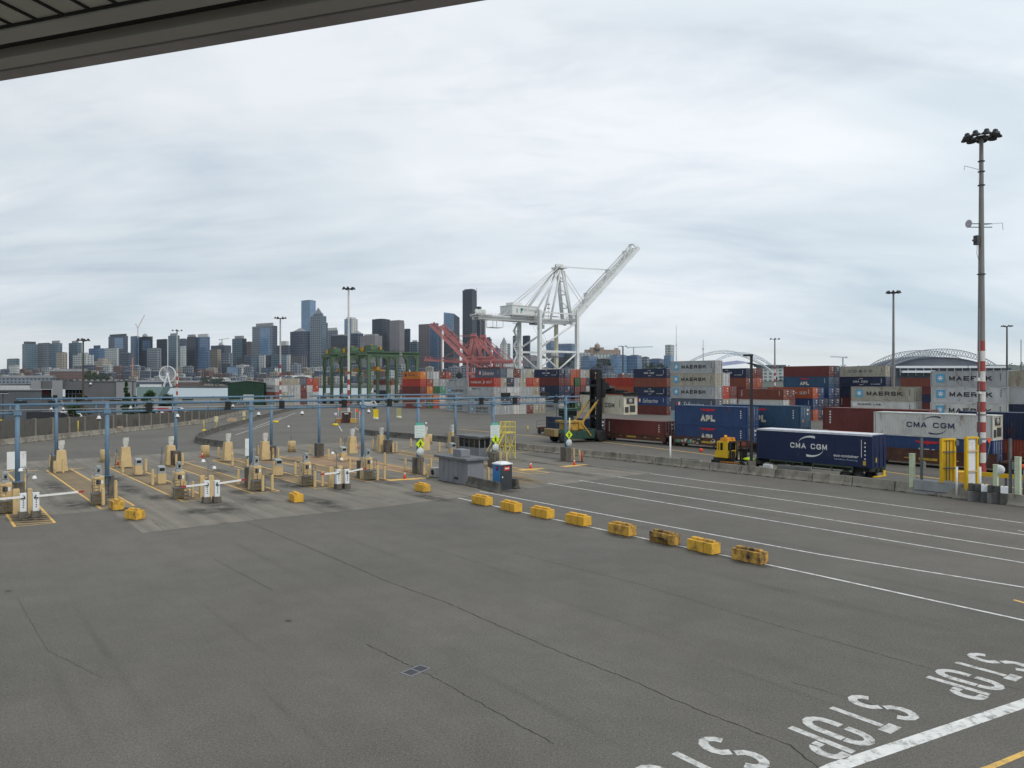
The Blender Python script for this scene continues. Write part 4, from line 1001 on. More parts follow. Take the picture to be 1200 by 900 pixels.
WORD = {'maersk': 'star panel', 'maersk low': 'star panel', 'maersk line': 'small lettering', 'cma': 'white lettering', 'cma small': 'white lettering', 'cma dark': 'dark lettering', 'apl': 'eagle mark', 'cosco': 'spaced lettering', 'uasc': 'white letters',
        'safmarine': 'script lettering', 'sud': 'bird mark', 'hapag': 'small dark lettering', 'cgm': 'black lettering', 'vert': 'upright lettering', 'code': 'upright lettering'}
def container(loc, col, h, label, kind=None, L=12.19, rz=YA, group=None, end='door', doorcol=None, name='shipping_container', stick=None):
    t = thing(name, label, 'container', loc, rz, group); pm = PC[col]
    link_mesh('body', cmesh('body', L, h), pm, t); link_mesh('frame', cmesh('frame', L, h), PC[col] if random.random() < .6 else PC.get(col), t)
    if end == 'door':
        link_mesh('door', cmesh('door', L, h), PC[doorcol or col], t)
        light = col in ('grey', 'tan grey', 'silver', 'white', 'cream'); link_mesh('lock_rods', cmesh('rods', L, h), RODD if light else ROD, t)
        if stick is None: stick = random.random() < .6
        if stick: link_mesh('placards', cmesh('sticker', L, h), [STK, STKY], t)
    else: link_mesh('cooling_unit', cmesh('reefer', L, h), [PC['cream'], mat('unit_dark', (.05, .05, .05)), mat('unit_grey', (.3, .3, .3))], t)
    if kind: mark(t, kind, L, h)
    return t
def row(px, py, stacks, h, desc, pitch=2.5, gap=0, L=12.19, off=0):
    """a row of stacks running along B; (px,py) is the foot of the near corner of the first stack"""
    k = G(px, py)
    for j, tiers in enumerate(stacks):
        for i, sp in enumerate(tiers):
            if sp is None: continue
            col, kd = sp if isinstance(sp, tuple) else (sp, None)
            p = k+B*(pitch*j)+Vector((random.uniform(-.05, .05), random.uniform(-.05, .05), i*(h+.02)))
            w = f' with {WORD[kd]}' if kd else ''
            container(p, col, h, f'{col} container{w}, {nth(i+1)} tier, {nth(j+1)} stack of {desc}', kd, L, YA, f'containers of {desc}')
g, tg, sv, wh, mr_, bn_, rd, orr, og, nv, bu, tb, sb, gn = 'grey', 'tan grey', 'silver', 'white', 'maroon', 'brown', 'red', 'orange red', 'orange', 'navy', 'blue', 'teal blue', 'slate blue', 'green'
row(322.5, 475.5, [[tg, 'brown', ('grey', 'maersk'), (wh, 'maersk line')][:4], [g, tg, sv, tg], [tg, g, g, tg], [g, sv, sv, tg], [mr_, mr_, mr_, sb], [g, g, sv, rd], [g, sv, rd, orr]], 2.58, 'the left block', 2.5)
row(492.5, 479, [[bn_, bn_, mr_, rd, (og, 'hapag')], [gn, bn_, og, 'brick', g], [rd, og, gn, g, sv], [g, wh, 'teal', g, mr_], [tg, rd, g, tg, 'brick']], 2.5, 'the orange topped block', 2.55)
row(452, 470, [[mr_, nv, g, mr_], [nv, g, g, bn_], [mr_, mr_, g], [g, nv, mr_]], 2.5, 'the block behind the green crane', 2.6)
row(548.5, 482.3, [[(g, 'maersk low'), (g, 'maersk'), (g, 'maersk'), (g, 'maersk line')]], 2.5, 'the grey gantry block')
row(578.5, 486, [[(g, 'maersk low'), (g, 'maersk'), (g, 'maersk line'), (rd, 'sud')], [g, nv, g, tg, (sb, 'safmarine')], [g, nv, sv, nv, g], [wh, mr_, sv, g, mr_], [sv, g, g, tg, g], [mr_, g, g, rd, tg], [tg, g, tg, orr], [tg, sv, nv]], 2.55, 'the row under the crane', 2.32)
k = G(600, 484); container(Vector((G(586, 485).x, 218, 5*2.57)), 'maroon', .45, 'flat maroon rack lying on top of the script lettered container', None, 12.19, YA, None, name='flat_rack', stick=False)
row(655, 481.5, [[(g, 'maersk'), (nv, 'cma small'), nv, mr_, (nv, 'cma small')], [None, nv, nv, mr_, sb], [None, None, nv, orr, orr], [None, None, nv, bn_, orr], [None, None, None, nv, nv]], 2.6, 'the crane leg block', 2.5)
row(673.5, 481, [[(gn, 'uasc'), mr_, mr_, (gn, 'uasc')], [mr_, sv, mr_, 'brick', (g, 'maersk')], [mr_, g, g, nv, tg], [None, None, g, orr, mr_]], 2.58, 'the green sided block', 2.5)
row(746, 484, [[tg, g, orr, rd][:4], [g, g, rd]], 2.55, 'the loader arm block', 2.5)
row(737, 480, [[rd, g, g, orr, 'orange red'][:4]], 2.6, 'the far loader stack')
row(781, 486.6, [[mr_, (bu, 'safmarine'), (nv, 'cma small'), bn_, (nv, 'cma small')], [nv, orr, rd, bn_]], 2.53, 'the block left of the stars', 2.5)
row(838, 498, [[(g, 'maersk'), (sb, 'safmarine'), (g, 'maersk'), (tg, 'maersk'), (g, 'maersk')], [g, tg, rd, sv], [sb, g, mr_]], 2.72, 'the three star stack', 2.5)
row(874, 487.5, [[bn_, mr_, mr_, bn_, (nv, 'cma small')], [mr_, bn_, rd, 'brick', mr_], [bn_, bn_, mr_, orr, mr_]], 2.53, 'the block behind the lamp', 2.45)
row(918, 494, [[tg, (wh, None), (bn_, 'code')], [g, mr_, mr_]], 2.45, 'the brown train stack', 2.5)
row(952.5, 493, [[(orr, None), (bu, 'apl'), (orr, 'sud')], [nv, nv, bu], [nv, nv]], 2.58, 'the low bird stack', 2.5)
row(971, 492, [[nv, nv, bu, (tb, 'apl'), (mr_, None)], [nv, nv, nv, nv, nv]], 2.58, 'the maroon topped block', 2.5)
row(1038, 491.5, [[mr_, (mr_, 'code'), (nv, None), (nv, 'cma small'), (tg, 'cosco')], [nv, nv, 'black', 'black', 'slate blue']], 2.58, 'the spaced lettering stack', 2.5)
row(1073, 506.5, [[g, (wh, 'maersk line'), (tg, 'maersk')]], 2.72, 'the tan star stack')
row(1102, 482, [[mr_, nv, mr_, bn_], [nv, nv, (nv, 'cma small'), nv]], 2.55, 'the stadium block', 2.5)
row(1181, 512.5, [[tg, (wh, 'maersk'), (sv, 'maersk'), (g, 'maersk')], [g, sv, wh, tg], [tg, g, wh]], 2.74, 'the striped mast block', 2.46)
row(1236, 515, [[mr_, nv, g, tg], [g, g, g]], 2.72, 'the right edge block', 2.5)
# ------------------------------------------------------------------ trains on two tracks beyond the barrier
T1 = Vector((15, 120.4, 0)); T2 = T1+B*5
RAIL = mat('rail_steel', (.10, .085, .075), .5, .4)
mb = MB()
for T in (T1, T2):
    for o in (.5, 1.94): p = T+B*o; ribbon(mb, [p-A*120, p+A*110], .09, .012)
struct(mb.build('rails', RAIL))
WELL = mat('well_car_brown', (.10, .045, .032), .6, 0, .3, 1, (.05, .035, .03), .4); WHEEL = mat('wheel_steel', (.05, .042, .038), .6, .3); WY = mat('car_yellow_mark', (.50, .33, .05))
GRAF = [mat('graffiti_green', (.10, .28, .20), .6), mat('graffiti_white', (.5, .5, .46), .6), mat('graffiti_red', (.30, .08, .06), .6), mat('graffiti_black', (.03, .03, .03), .6)]
def well_car(T, t1, label, L=12.6, top=1.35, bot=.45, graffiti=False, flat=False):
    """t1 = position of the near end along the track"""
    t = thing('rail_well_car', label, 'rail car', T+A*t1, YA)
    mb = MB()
    if not flat:
        for y in (-.12, CW+.02): mb.bx(-L, 0, y, y+.1, bot, top); mb.bx(-L-.01, .01, y-.05, y+.15, top-.1, top); mb.bx(-L-.01, .01, y-.04, y+.14, bot, bot+.14)
        for y in (-.16, CW+.12):
            for i in range(9): x = -L+.4+i*(L-.8)/8; mb.bx(x-.06, x+.06, y-.02, y+.06, bot, top-.1)
    mb.bx(-L, 0, 0, CW, bot, bot+.12); mb.build('well', WELL, t)
    for x0, x1 in ((0, 2.6), (-L-2.6, -L)):
        mb = MB(); mb.bx(x0, x1, .35, CW-.35, .85, 1.2); mb.bx(x0+.2, x1-.2, -.05, CW+.05, 1.05, 1.16); mb.bx((x0+x1)/2-.5, (x0+x1)/2+.5, .2, CW-.2, 1.16, 1.3); mb.build('end_platform', WELL, t)
    mb = MB()
    for x in (2.45, -L-2.45):
        for y in (.1, CW-.1): mb.tube((x, y, 1.15), (x, y, 2.25), .025, n=5)
        mb.tube((x, .1, 2.25), (x, CW-.1, 2.25), .025, n=5); mb.tube((x, .1, 1.7), (x, CW-.1, 1.7), .02, n=5)
    mb.lathe([(.28, 0), (.3, .05), (.28, .1)], (1.6, CW/2, 1.35), 10, None); mb.build('handrail', WELL, t)
    for x in (1.3, -L-1.3):
        bg = MB(); bg.bx(x-1.3, x+1.3, .42, .55, .42, .75); bg.bx(x-1.3, x+1.3, CW-.55, CW-.42, .42, .75); bg.bx(x-.25, x+.25, .5, CW-.5, .4, .8); b = bg.build('bogie', WHEEL, t)
        for dx in (-.88, .88):
            for y in (.45, CW-.58):
                w = MB(); w.tube((x+dx, y, .46), (x+dx, y+.13, .46), .45, n=18); w.build('wheel', WHEEL, b)
    mb = MB()
    for i in range(5): x = -L*.1-i*L*.2; mb.bx(x-.3, x+.25, -.195, -.12, bot+.42, bot+.5)
    mb.bx(-L*.6, -L*.45, -.195, -.12, bot+.3, bot+.55); build_each(mb, 'yellow_mark', WY, t)
    if graffiti:
        rnd = random.Random(4)
        for c in range(4):
            mb = MB()
            for i in range(9):
                x = -L*.96+rnd.random()*L*.75 if c != 2 else -L*.25+rnd.random()*L*.18; z = bot+.15+rnd.random()*(top-bot-.4); w = rnd.uniform(.3, .8); hh = rnd.uniform(.12, .4)
                P = [(x+w*math.cos(a)*rnd.uniform(.5, 1), -.125-.003*c-.0004*i, z+hh*math.sin(a)*rnd.uniform(.5, 1)) for a in [6.28*q/8 for q in range(8)]]
                mb.poly(P)
            build_each(mb, 'graffiti', GRAF[c], t)
    return t
def on_track(T, tk, z, col, h, label, kind=None, L=12.19, **kw): return container(T+A*tk+Vector((0, 0, z)), col, h, label, kind, L, YA, 'containers riding on the trains', **kw)
well_car(T1, -2.6, 'brown rail car at the far end of the near train, under a navy container', top=1.1)
on_track(T1, -2.8, .62, 'navy', 2.55, 'navy container low in the rail car behind the yellow machine')
well_car(T1, 11.8, 'brown rail car deep under a maroon container right of the machine', top=1.2)
on_track(T1, 11.6, .62, 'maroon', 2.75, 'maroon container with upright white marks riding low behind the machine wheels', 'code')
well_car(T1, 26, 'rail car with painted graffiti along its side sill under two blue containers', top=1.5, graffiti=True)
on_track(T1, 25.7, .62, 'blue', 2.6, 'bottom blue eagle marked container sunk in the graffiti covered car', 'apl')
on_track(T1, 25.7, 3.24, 'blue', 2.6, 'top blue eagle marked container over the graffiti covered car', 'apl')
well_car(T1, 40.6, 'brown rail car hidden mostly by the navy curtain of the yard trailer')
well_car(T1, 55, 'brown rail car with amber markings below the white dark lettered container', top=1.9)
on_track(T1, 54.6, .62, 'blue', 2.6, 'blue eagle marked container below the white dark lettered container', 'apl')
on_track(T1, 54.6, 3.24, 'white', 2.55, 'white refrigerated container with dark lettering on the near train', 'cma dark', end='reefer')
well_car(T1, 72, 'brown rail car with handrails at the right edge of the photo', top=1.3)
on_track(T2, 30.2, .62, 'navy', 2.5, 'lower dark blue container behind the paired eagle containers')
on_track(T2, 30.2, 3.14, 'teal blue', 2.85, 'teal blue eagle marked container on the far train behind the lamp post', 'apl')
well_car(T2, 30.4, 'rail car on the far track under the teal blue container')
on_track(T2, 46.2, .62, 'red', 2.5, 'red container sunk below the maroon one on the far train')
on_track(T2, 46.2, 3.14, 'maroon', 2.8, 'maroon container with upright lettering on the far train', 'code', L=12.9)
well_car(T2, 46.4, 'rail car on the far track under the long maroon container', L=13)
on_track(T2, 61.5, .62, 'brick', 2.5, 'brick red container under the long navy one at the right edge')
on_track(T2, 61.5, 3.14, 'navy', 2.8, 'long navy container on the far train at the right edge')
well_car(T2, 61.7, 'rail car on the far track under the long navy container')
# ================================================================== CRANES
WC = mat('crane_white', (.62, .63, .62), .5, 0, .10, .15, (.35, .31, .26), .22, .3); WCc = mat('crane_cream', (.55, .50, .36), .5, 0, .1, .2); WCD = mat('crane_dark_grey', (.26, .27, .28), .6, var=.2)  # last one: dark grey of the bogies, trolley, vents and spreader
def ship_crane(name, label, leg1, gauge, sep, zg, ztop, back, front, boomlen, boomang, body, dark, seg=1.0, house=True, base=0, cat='crane', rotz=None, bw=1.5, house_logo=False):
    """local x = outreach direction (from land to water), y = along the quay; leg1 is the landside far leg"""
    t = thing(name, label, cat, leg1, YB if rotz is None else rotz); k = seg
    ys = (0, -sep); legs = []
    for x in (0, gauge):
        for y in ys:
            mb = MB(); lean = -.0 if x == 0 else .0
            mb.bar((x, y, base), (x, y, zg+(4*k if y == -sep else 0)), bw*1.0*k, bw*1.25*k, bw*.95*k, bw*1.1*k); mb.build('leg', (WCc if (x and y == 0 and house) else body), t)
    mb = MB()
    for y in ys: mb.bar((0, y, zg*.58), (gauge, y, zg*.58), .75*k, 1.0*k); mb.bar((0, y, zg*.34), (gauge, y, zg*.34), .9*k, 1.3*k)
    for x in (0, gauge): mb.bar((x, 0, 2.4*k), (x, -sep, 2.4*k), 1.4*k, 1.6*k); mb.bar((x, 0, zg+.2), (x, -sep, zg+.2), 1.4*k, 1.6*k)
    for y in ys: mb.bar((0, y, zg+3.0*k), (gauge+2*k, y, zg+3.0*k), .55*k, .6*k)
    build_each(mb, 'portal_beam', body, t)
    mb = MB()
    for y in ys:
        mb.tube((0, y, zg*.62), (gauge*.95, y, zg*.96), .50*k, n=8)
        mb.tube((gauge*.02, y, zg*.56), (gauge*.5, y, zg*.35), .42*k, n=8); mb.tube((gauge*.98, y, zg*.56), (gauge*.5, y, zg*.35), .42*k, n=8)
    build_each(mb, 'bracing', body, t)
    for x in (0, gauge):
        mb = MB()
        for y in ys:
            mb.bx(x-.8*k, x+.8*k, y-3*k, y+3*k, base, base+1.0*k)
            for dy in (-2.3, -.8, .8, 2.3): mb.tube((x-.4*k, y+dy*k, base+.2), (x+.4*k, y+dy*k, base+.2), .5*k, n=10)
        mb.build('travel_bogie', dark, t)
    # fixed girder (pair)
    yc = -sep/2; gw = sep*.16
    for s in (-1, 1):
        mb = MB(); mb.bx(-back, gauge+front, yc+s*gw-.6*k, yc+s*gw+.6*k, zg-1.6*k, zg+.6*k); mb.build('girder', body, t)
    mb = MB()
    n = int((back+gauge)/(4*k))
    for i in range(n): x = -back+i*4*k; mb.bx(x, x+.35*k, yc-gw, yc+gw, zg-.6*k, zg)
    for s in (-1, 1):
        y = yc+s*(gw+1.5*k); mb.bx(-back, gauge, y-.45*k, y+.45*k, zg-.1, zg+.02)
        for i in range(n*2): x = -back+i*2*k; mb.bar((x, y+s*.4*k, zg), (x, y+s*.4*k, zg+1.1*k), .09*k)
        mb.bar((-back, y+s*.4*k, zg+1.1*k), (gauge, y+s*.4*k, zg+1.1*k), .10*k)
    mb.build('walkway', body, t)
    # apex frame
    ax = gauge*.62+.0
    ax = gauge*.80
    mb = MB()
    for y in (yc-gw*1.3, yc+gw*1.3):
        mb.tube((gauge, y*1.0, zg+.5), (ax, yc+(y-yc)*.6, ztop), .75*k, .6*k, n=8)
        mb.tube((gauge*.45, y, zg+.5), (ax-.5*k, yc+(y-yc)*.6, ztop), .55*k, .5*k, n=8)
        mb.tube((0, y-(sep*.1 if y < yc else -sep*.1), zg+3*k), (ax-1*k, yc+(y-yc)*.6, ztop-.6*k), .5*k, n=8)
        mb.tube((gauge+1*k, y, zg+.5), (ax+1.8*k, yc+(y-yc)*.6, ztop-1.5*k), .45*k, n=8)
    for u in (.25, .5, .75): z = zg+(ztop-zg)*u; x = gauge+(ax-gauge)*u; mb.bar((x, yc-gw*1.2, z), (x, yc+gw*1.2, z), .5*k); mb.bar((x, yc-gw, z), (gauge+1*k+(ax+.8*k-gauge)*(u+.12), yc+gw, z+(ztop-zg)*.12), .3*k)
    mb.bx(ax-2.2*k, ax+2.4*k, yc-gw-1*k, yc+gw+1*k, ztop-.4*k, ztop+.5*k)
    for q in (-1.5, 0, 1.5): mb.tube((ax+q*k, yc-.6*k, ztop+1.2*k), (ax+q*k, yc+.6*k, ztop+1.2*k), 1.0*k, n=12)
    mb.build('apex_frame', body, t)
    # raised boom
    hx, hz = gauge+1.2*k, zg-.4*k; ca, sa = math.cos(R(boomang)), math.sin(R(boomang))
    bp = lambda d, up, y: (hx+d*ca-up*sa, yc+y, hz+d*sa+up*ca)
    bm = MB()
    for s in (-1, 1): bm.bar(bp(-1*k, 0, s*gw), bp(boomlen, 0, s*gw), 1.5*k, 2.5*k, 1.2*k, 1.8*k)
    b = bm.build('boom', body, t)
    mb = MB(); n = int(boomlen/(3.2*k))
    for i in range(n+1):
        d = boomlen*i/n; mb.bar(bp(d, .2*k, -gw), bp(d, .2*k, gw), .45*k)
        if i < n: mb.bar(bp(d, .2*k, (-gw if i % 2 else gw)), bp(boomlen*(i+1)/n, .2*k, (gw if i % 2 else -gw)), .3*k)
    for s in (-1, 1):
        mb.bar(bp(0, 2.2*k, s*gw*1.25), bp(boomlen, 2.0*k, s*gw*1.25), .2*k)
        for i in range(n*2): d = boomlen*i/n/2; mb.bar(bp(d, .8*k, s*gw*1.2), bp(d, 2.2*k, s*gw*1.25), .12*k)
    for u in (.30, .62, .88, .98): mb.bar(bp(boomlen*u, 0, -gw), bp(boomlen*u, 3.6*k, -gw*.6), .6*k); mb.bar(bp(boomlen*u, 0, gw), bp(boomlen*u, 3.6*k, gw*.6), .6*k); mb.bar(bp(boomlen*u, 3.6*k, -gw*.6), bp(boomlen*u, 3.6*k, gw*.6), .6*k); mb.bar(bp(boomlen*(u-.06), .5*k, 0), bp(boomlen*u, 3.6*k, 0), .5*k)
    mb.build('boom_lattice', body, b)
    mb = MB()
    for s in (-.5, .5):
        mb.tube((ax+.8*k, yc+s*gw, ztop+.8*k), bp(boomlen*.62, 3.6*k, s*gw), .13*k, n=5)
        mb.tube(bp(boomlen*.30, 3.4*k, s*gw), bp(boomlen*.97, 3.4*k, s*gw), .22*k, n=5)
        mb.tube((ax-.8*k, yc+s*gw, ztop+.6*k), (-back*.55, yc+s*gw*1.8, zg+1*k), .26*k, n=6); mb.tube((ax-.8*k, yc+s*gw, ztop+.1*k), (-back*.10, yc+s*gw*1.8, zg+4*k), .18*k, n=5)
        mb.tube((ax+1.5*k, yc+s*gw, ztop-1*k), bp(boomlen*.22, 1*k, s*gw), .14*k, n=5)
    mb.build('stay_rods', body, t)
    if house:
        h0 = -gauge*.55-1; hl = gauge*.62+2; hy = sep*.30
        mb = MB(); mb.bx(h0, h0+hl, yc-hy, yc+hy, zg+1.2*k, zg+5.6*k); mb.prism([(h0-.3, yc-hy-.3), (h0+hl+.3, yc-hy-.3), (h0+hl+.3, yc+hy+.3), (h0-.3, yc+hy+.3)], zg+5.6*k, zg+5.9*k)
        mb.bx(h0+hl*.12, h0+hl*.45, yc-hy*.6, yc+hy*.6, zg+5.9*k, zg+7.4*k); m = mb.build('machinery_house', body, t)
        mb = MB(); mb.bx(h0+.5, h0+hl-.5, yc-hy+.3, yc+hy-.3, zg+.6*k, zg+1.2*k); mb.build('house_floor', dark, m)
        mb = MB()
        for q in (.15, .3): mb.bx(h0+hl*q, h0+hl*q+.9, yc-hy-.04, yc-hy+.1, zg+2.2*k, zg+4.2*k)
        mb.build('vent', dark, m)
        if house_logo:
            lettering('lettering', 'SSA Terminals', m, mat('house_logo_grey', (.30, .32, .33)), h0+hl*.66, yc-hy-.03, zg+3.9*k, hl*.5, 1.4*k, bold=.01)
            mb = MB(); mb.lathe([(.05, 0), (.75*k, .01), (.75*k, .05)], n=12, M=Matrix.Translation((h0+hl*.34, yc-hy-.03, zg+3.9*k)) @ Matrix.Rotation(PI/2, 4, 'X')); mb.build('house_emblem', mat('emblem_green', (.02, .18, .11)), m)
        tr = gauge*.18
        mb = MB(); mb.bx(tr-2.6*k, tr+2.4*k, yc-gw*.9, yc+gw*.9, zg-2.6*k, zg-1.7*k); mb.bx(tr+.5*k, tr+2.6*k, yc-gw*1.3, yc-gw*.2, zg-4.6*k, zg-2.6*k); mb.build('trolley', dark, t)
        mb = MB()
        for dx in (-1.5, 1.5):
            for dy in (-1, 1): mb.tube((tr+dx*k, yc+dy*k, zg-2.6*k), (tr+9*k+dx*k*.6, yc+dy*k, zg*.53), .06*k, n=4)
        mb.build('hoist_rope', dark, t)
        mb = MB(); sx = tr+9*k; mb.bx(sx-1*k, sx+1*k, yc-5*k, yc+5*k, zg*.50, zg*.53); mb.bx(sx-.9*k, sx+.9*k, yc-2*k, yc+2*k, zg*.53, zg*.57); mb.build('spreader', WCD, t)
        mb = MB()
        for i in range(9):                                   # stair tower zigzag beside the landside leg
            z0, z1 = base+2+i*(zg-4)/9, base+2+(i+1)*(zg-4)/9; x0, x1 = (-1.2*k, -3.4*k) if i % 2 else (-3.4*k, -1.2*k)
            mb.bar((x0, 0, z0), (x1, 0, z1), .35*k, .9*k); mb.bx(min(x0, x1)-.5*k, max(x0, x1)+.5*k, -.7*k, .7*k, z1-.15, z1+.08)
            mb.bar((x0, -.7*k, z0+1*k), (x1, -.7*k, z1+1*k), .1*k)
        mb.build('stair', body, t)
        mb = MB()                                            # back end sheaves and hanging service frame
        for x in (-back+.6*k, -back+2.4*k, -back+4.6*k):
            mb.tube((x, yc-.5*k, zg+2.2*k), (x, yc+.5*k, zg+2.2*k), 1.0*k, n=12); mb.bar((x-1*k, yc, zg+.5), (x, yc, zg+3.2*k), .5*k); mb.bar((x+1*k, yc, zg+.5), (x, yc, zg+3.2*k), .5*k)
        mb.bx(-back-1*k, -back+7*k, yc-gw-1.2*k, yc+gw+1.2*k, zg+.4, zg+.75)
        for x in (-back+8*k, -back+14*k): mb.bar((x, yc-gw, zg-1.6*k), (x, yc-gw, zg-5*k), .22*k); mb.bar((x, yc+gw, zg-1.6*k), (x, yc+gw, zg-5*k), .22*k)
        mb.bx(-back+8*k, -back+14*k, yc-gw, yc+gw, zg-5.2*k, zg-4.9*k); mb.build('backreach_gear', body, t)
        mb = MB(); mb.tube((gauge*.6, yc+gw, zg+.5), (gauge*.6, yc+gw, zg+10*k), .12*k, n=6)
        for q in (4, 6, 8): mb.lathe([(.8*k, 0), (.8*k, .8*k)], (gauge*.6, yc+gw, zg+q*k), 10)
        mb.build('antenna', body, t)
    return t
ship_crane('ship_to_shore_crane', 'white ship to shore crane with its lattice boom raised, behind the containers', Vector((4.5, 480, 0)), 30.5, 20, 47.5, 81, 40, 1, 82, 41, WC, WCD, seg=1.25, bw=1.55, house_logo=True)
PK = mat('crane_faded_red', (.37, .135, .13), .6, 0, .15, .1); PKD = mat('crane_faded_red_dark', (.22, .085, .08), .6)
RZ2 = PI+.25
c1 = ship_crane('ship_to_shore_crane', 'faded red ship crane, left of a pair, boom raised to the left', at(575, 880), 27, 20, 33, 62, 26, 2, 62, 44, PK, PKD, seg=1.4, house=False, base=0, rotz=PI-.15, bw=1.3)
c2 = dup(c1, at(586, 905), PI-.12, 'faded red ship crane, right of a pair, nearer the black tower')
c3 = ship_crane('ship_to_shore_crane', 'faded red ship crane with a lowered boom reaching left behind the green cranes', at(578, 930), 27, 20, 33, 58, 20, 2, 58, 3, PK, PKD, seg=1.2, house=False, rotz=PI-.1, bw=1.2)
t = thing('ballast_drum', 'dark round tyre fender hanging at the foot of the red cranes', 'fender', at(538, 620, 0)); mb = MB(); mb.lathe([(1.4, -.8), (2.3, -.8), (2.6, -.4), (2.6, .4), (2.3, .8), (1.4, .8)], n=18, M=Matrix.Translation((0, 0, zat(440, 620))) @ Matrix.Rotation(PI/2, 4, 'X')); mb.build('tyre', mat('rubber', (.02, .02, .02)), t); mb = MB(); mb.bar((0, 0, zat(440, 620)+3), (0, 0, zat(440, 620)+9), .6); mb.build('hanger', PKD, t)
# rubber tyred yard cranes
GC = mat('yard_crane_green', (.085, .145, .085), .55, 0, .15, .3, (.07, .07, .05), .25); GD = mat('yard_crane_dark', (.035, .05, .045), .6); AMB = mat('crane_amber', (.42, .22, .02), .6); GW = mat('crane_cabinet_white', (.55, .56, .55)); RUB = mat('rubber', (.02, .02, .02), .8)
def yard_crane(loc, label):
    t = thing('yard_gantry_crane', label, 'gantry crane', loc, YB, 'green yard gantry cranes'); sp, wb, hz = 21.0, 7.4, 19.2
    for x in (0, sp):
        for y in (0, -wb): mb = MB(); mb.bar((x, y, 1.4), (x, y, hz), 1.0, 1.15, .95, 1.3); mb.build('leg', GC, t)
        mb = MB(); mb.bx(x-.55, x+.55, -wb-2.2, 2.2, 1.0, 1.9); mb.bar((x, 0, 9), (x, -wb, 9), .25); mb.build('sill_beam', GC, t)
        mb = MB(); mb.bx(x-1.1, x+1.1, -wb*.5-1.3, -wb*.5+1.3, 1.95, 4.4); mb.build('power_cabinet', GW if x else GW, t)
        for y in (0.8, -.8, -wb+.8, -wb-.8): mb = MB(); mb.tube((x-.3, y, .75), (x+.3, y, .75), .75, n=16); mb.build('wheel', RUB, t)
    for y in (0, -wb):
        mb = MB(); mb.bx(-1.2, sp+1.2, y-.5, y+.5, hz-.1, hz+1.5)
        for s in (0, 1):
            x = s*sp; d = 1 if s == 0 else -1; mb.prism([(0, 0), (2.0*d, 0), (0, -2.2)] if d < 0 else [(0, 0), (0, -2.2), (2.0, 0)], -.4, .4, Matrix.Translation((x, y, hz)) @ Matrix.Rotation(PI/2, 4, 'X'))
        mb.build('girder', GC, t)
        mb = MB(); yy = y+(.9 if y == 0 else -.9); mb.bx(-1, sp+1, yy-.35, yy+.35, hz+1.0, hz+1.06)
        for i in range(13): mb.bar((-1+i*(sp+2)/12, yy, hz+1), (-1+i*(sp+2)/12, yy, hz+2.1), .07)
        mb.bar((-1, yy, hz+2.1), (sp+1, yy, hz+2.1), .07); mb.build('walkway', GD, t)
    mb = MB(); mb.bx(-1.2, -.2, -wb, 0, hz, hz+1.2); mb.bx(sp+.2, sp+1.2, -wb, 0, hz, hz+1.2); mb.build('end_beam', GC, t)
    tr = MB(); tr.bx(1.0, 6.5, -wb-.4, .4, hz+1.55, hz+2.2); tr.bx(1.4, 4.2, -wb+.8, -.8, hz+2.2, hz+3.9); tr.bx(4.4, 6.2, -wb*.7, -wb*.3, hz+2.2, hz+3.2); tr = tr.build('trolley', GC, t)
    mb = MB(); mb.tube((2.8, -wb+2.4, hz+3.9), (2.8, -3.2, hz+3.9), .35, n=12); mb.bx(5.2, 6, -wb+.8, -wb+1.5, hz+2.2, hz+3.4); mb.bx(.4, 1.0, -1.2, -.4, hz+1.5, hz+3.4); mb.build('hoist_motor', AMB, tr)
    mb = MB(); mb.bx(2.2, 4.2, -wb*.5-1.0, -wb*.5+1.0, hz-2.6, hz-.6); mb.build('cab', GW, t)
    mb = MB(); mb.bx(4.2, 6.4, -wb*.5-5, -wb*.5+5, hz-6.0, hz-5.5); mb.bx(4.7, 5.9, -wb*.5-1.4, -wb*.5+1.4, hz-5.5, hz-4.4); mb.build('spreader', AMB, t)
    mb = MB()
    for dx in (4.6, 6):
        for dy in (-1, 1): mb.tube((dx, -wb*.5+dy, hz-4.5), (dx, -wb*.5+dy, hz+1.6), .05, n=4)
    mb.build('hoist_rope', GD, t)
    mb = MB()
    for i in range(6):
        z0, z1 = 2+i*2.8, 2+(i+1)*2.8; y0, y1 = (-.6, -3.0) if i % 2 else (-3.0, -.6); mb.bar((-.75, y0*.6, z0), (-.75, y1*.6, z1), .3, .08)
    mb.build('stair', GD, t)
    mb = MB(); mb.bar((sp-.6, -1, 2.2), (sp-.6, -5.2, 10), .3, .1); mb.build('ladder', AMB, t)
    mb = MB(); mb.bx(sp*.62, sp*.68, -wb-.53, -wb-.49, hz+.25, hz+1.2); mb.build('number_plate', GW, t)
    return t
rt = Vector((at(421.5, 297).x, 297, 0))
for i, lab in enumerate(('green yard gantry crane nearest the orange topped containers', 'middle one of three green yard gantry cranes, behind the tall striped mast', 'green yard gantry crane farthest left, nearest the water')): yard_crane(rt-A*(16.4*i), lab)
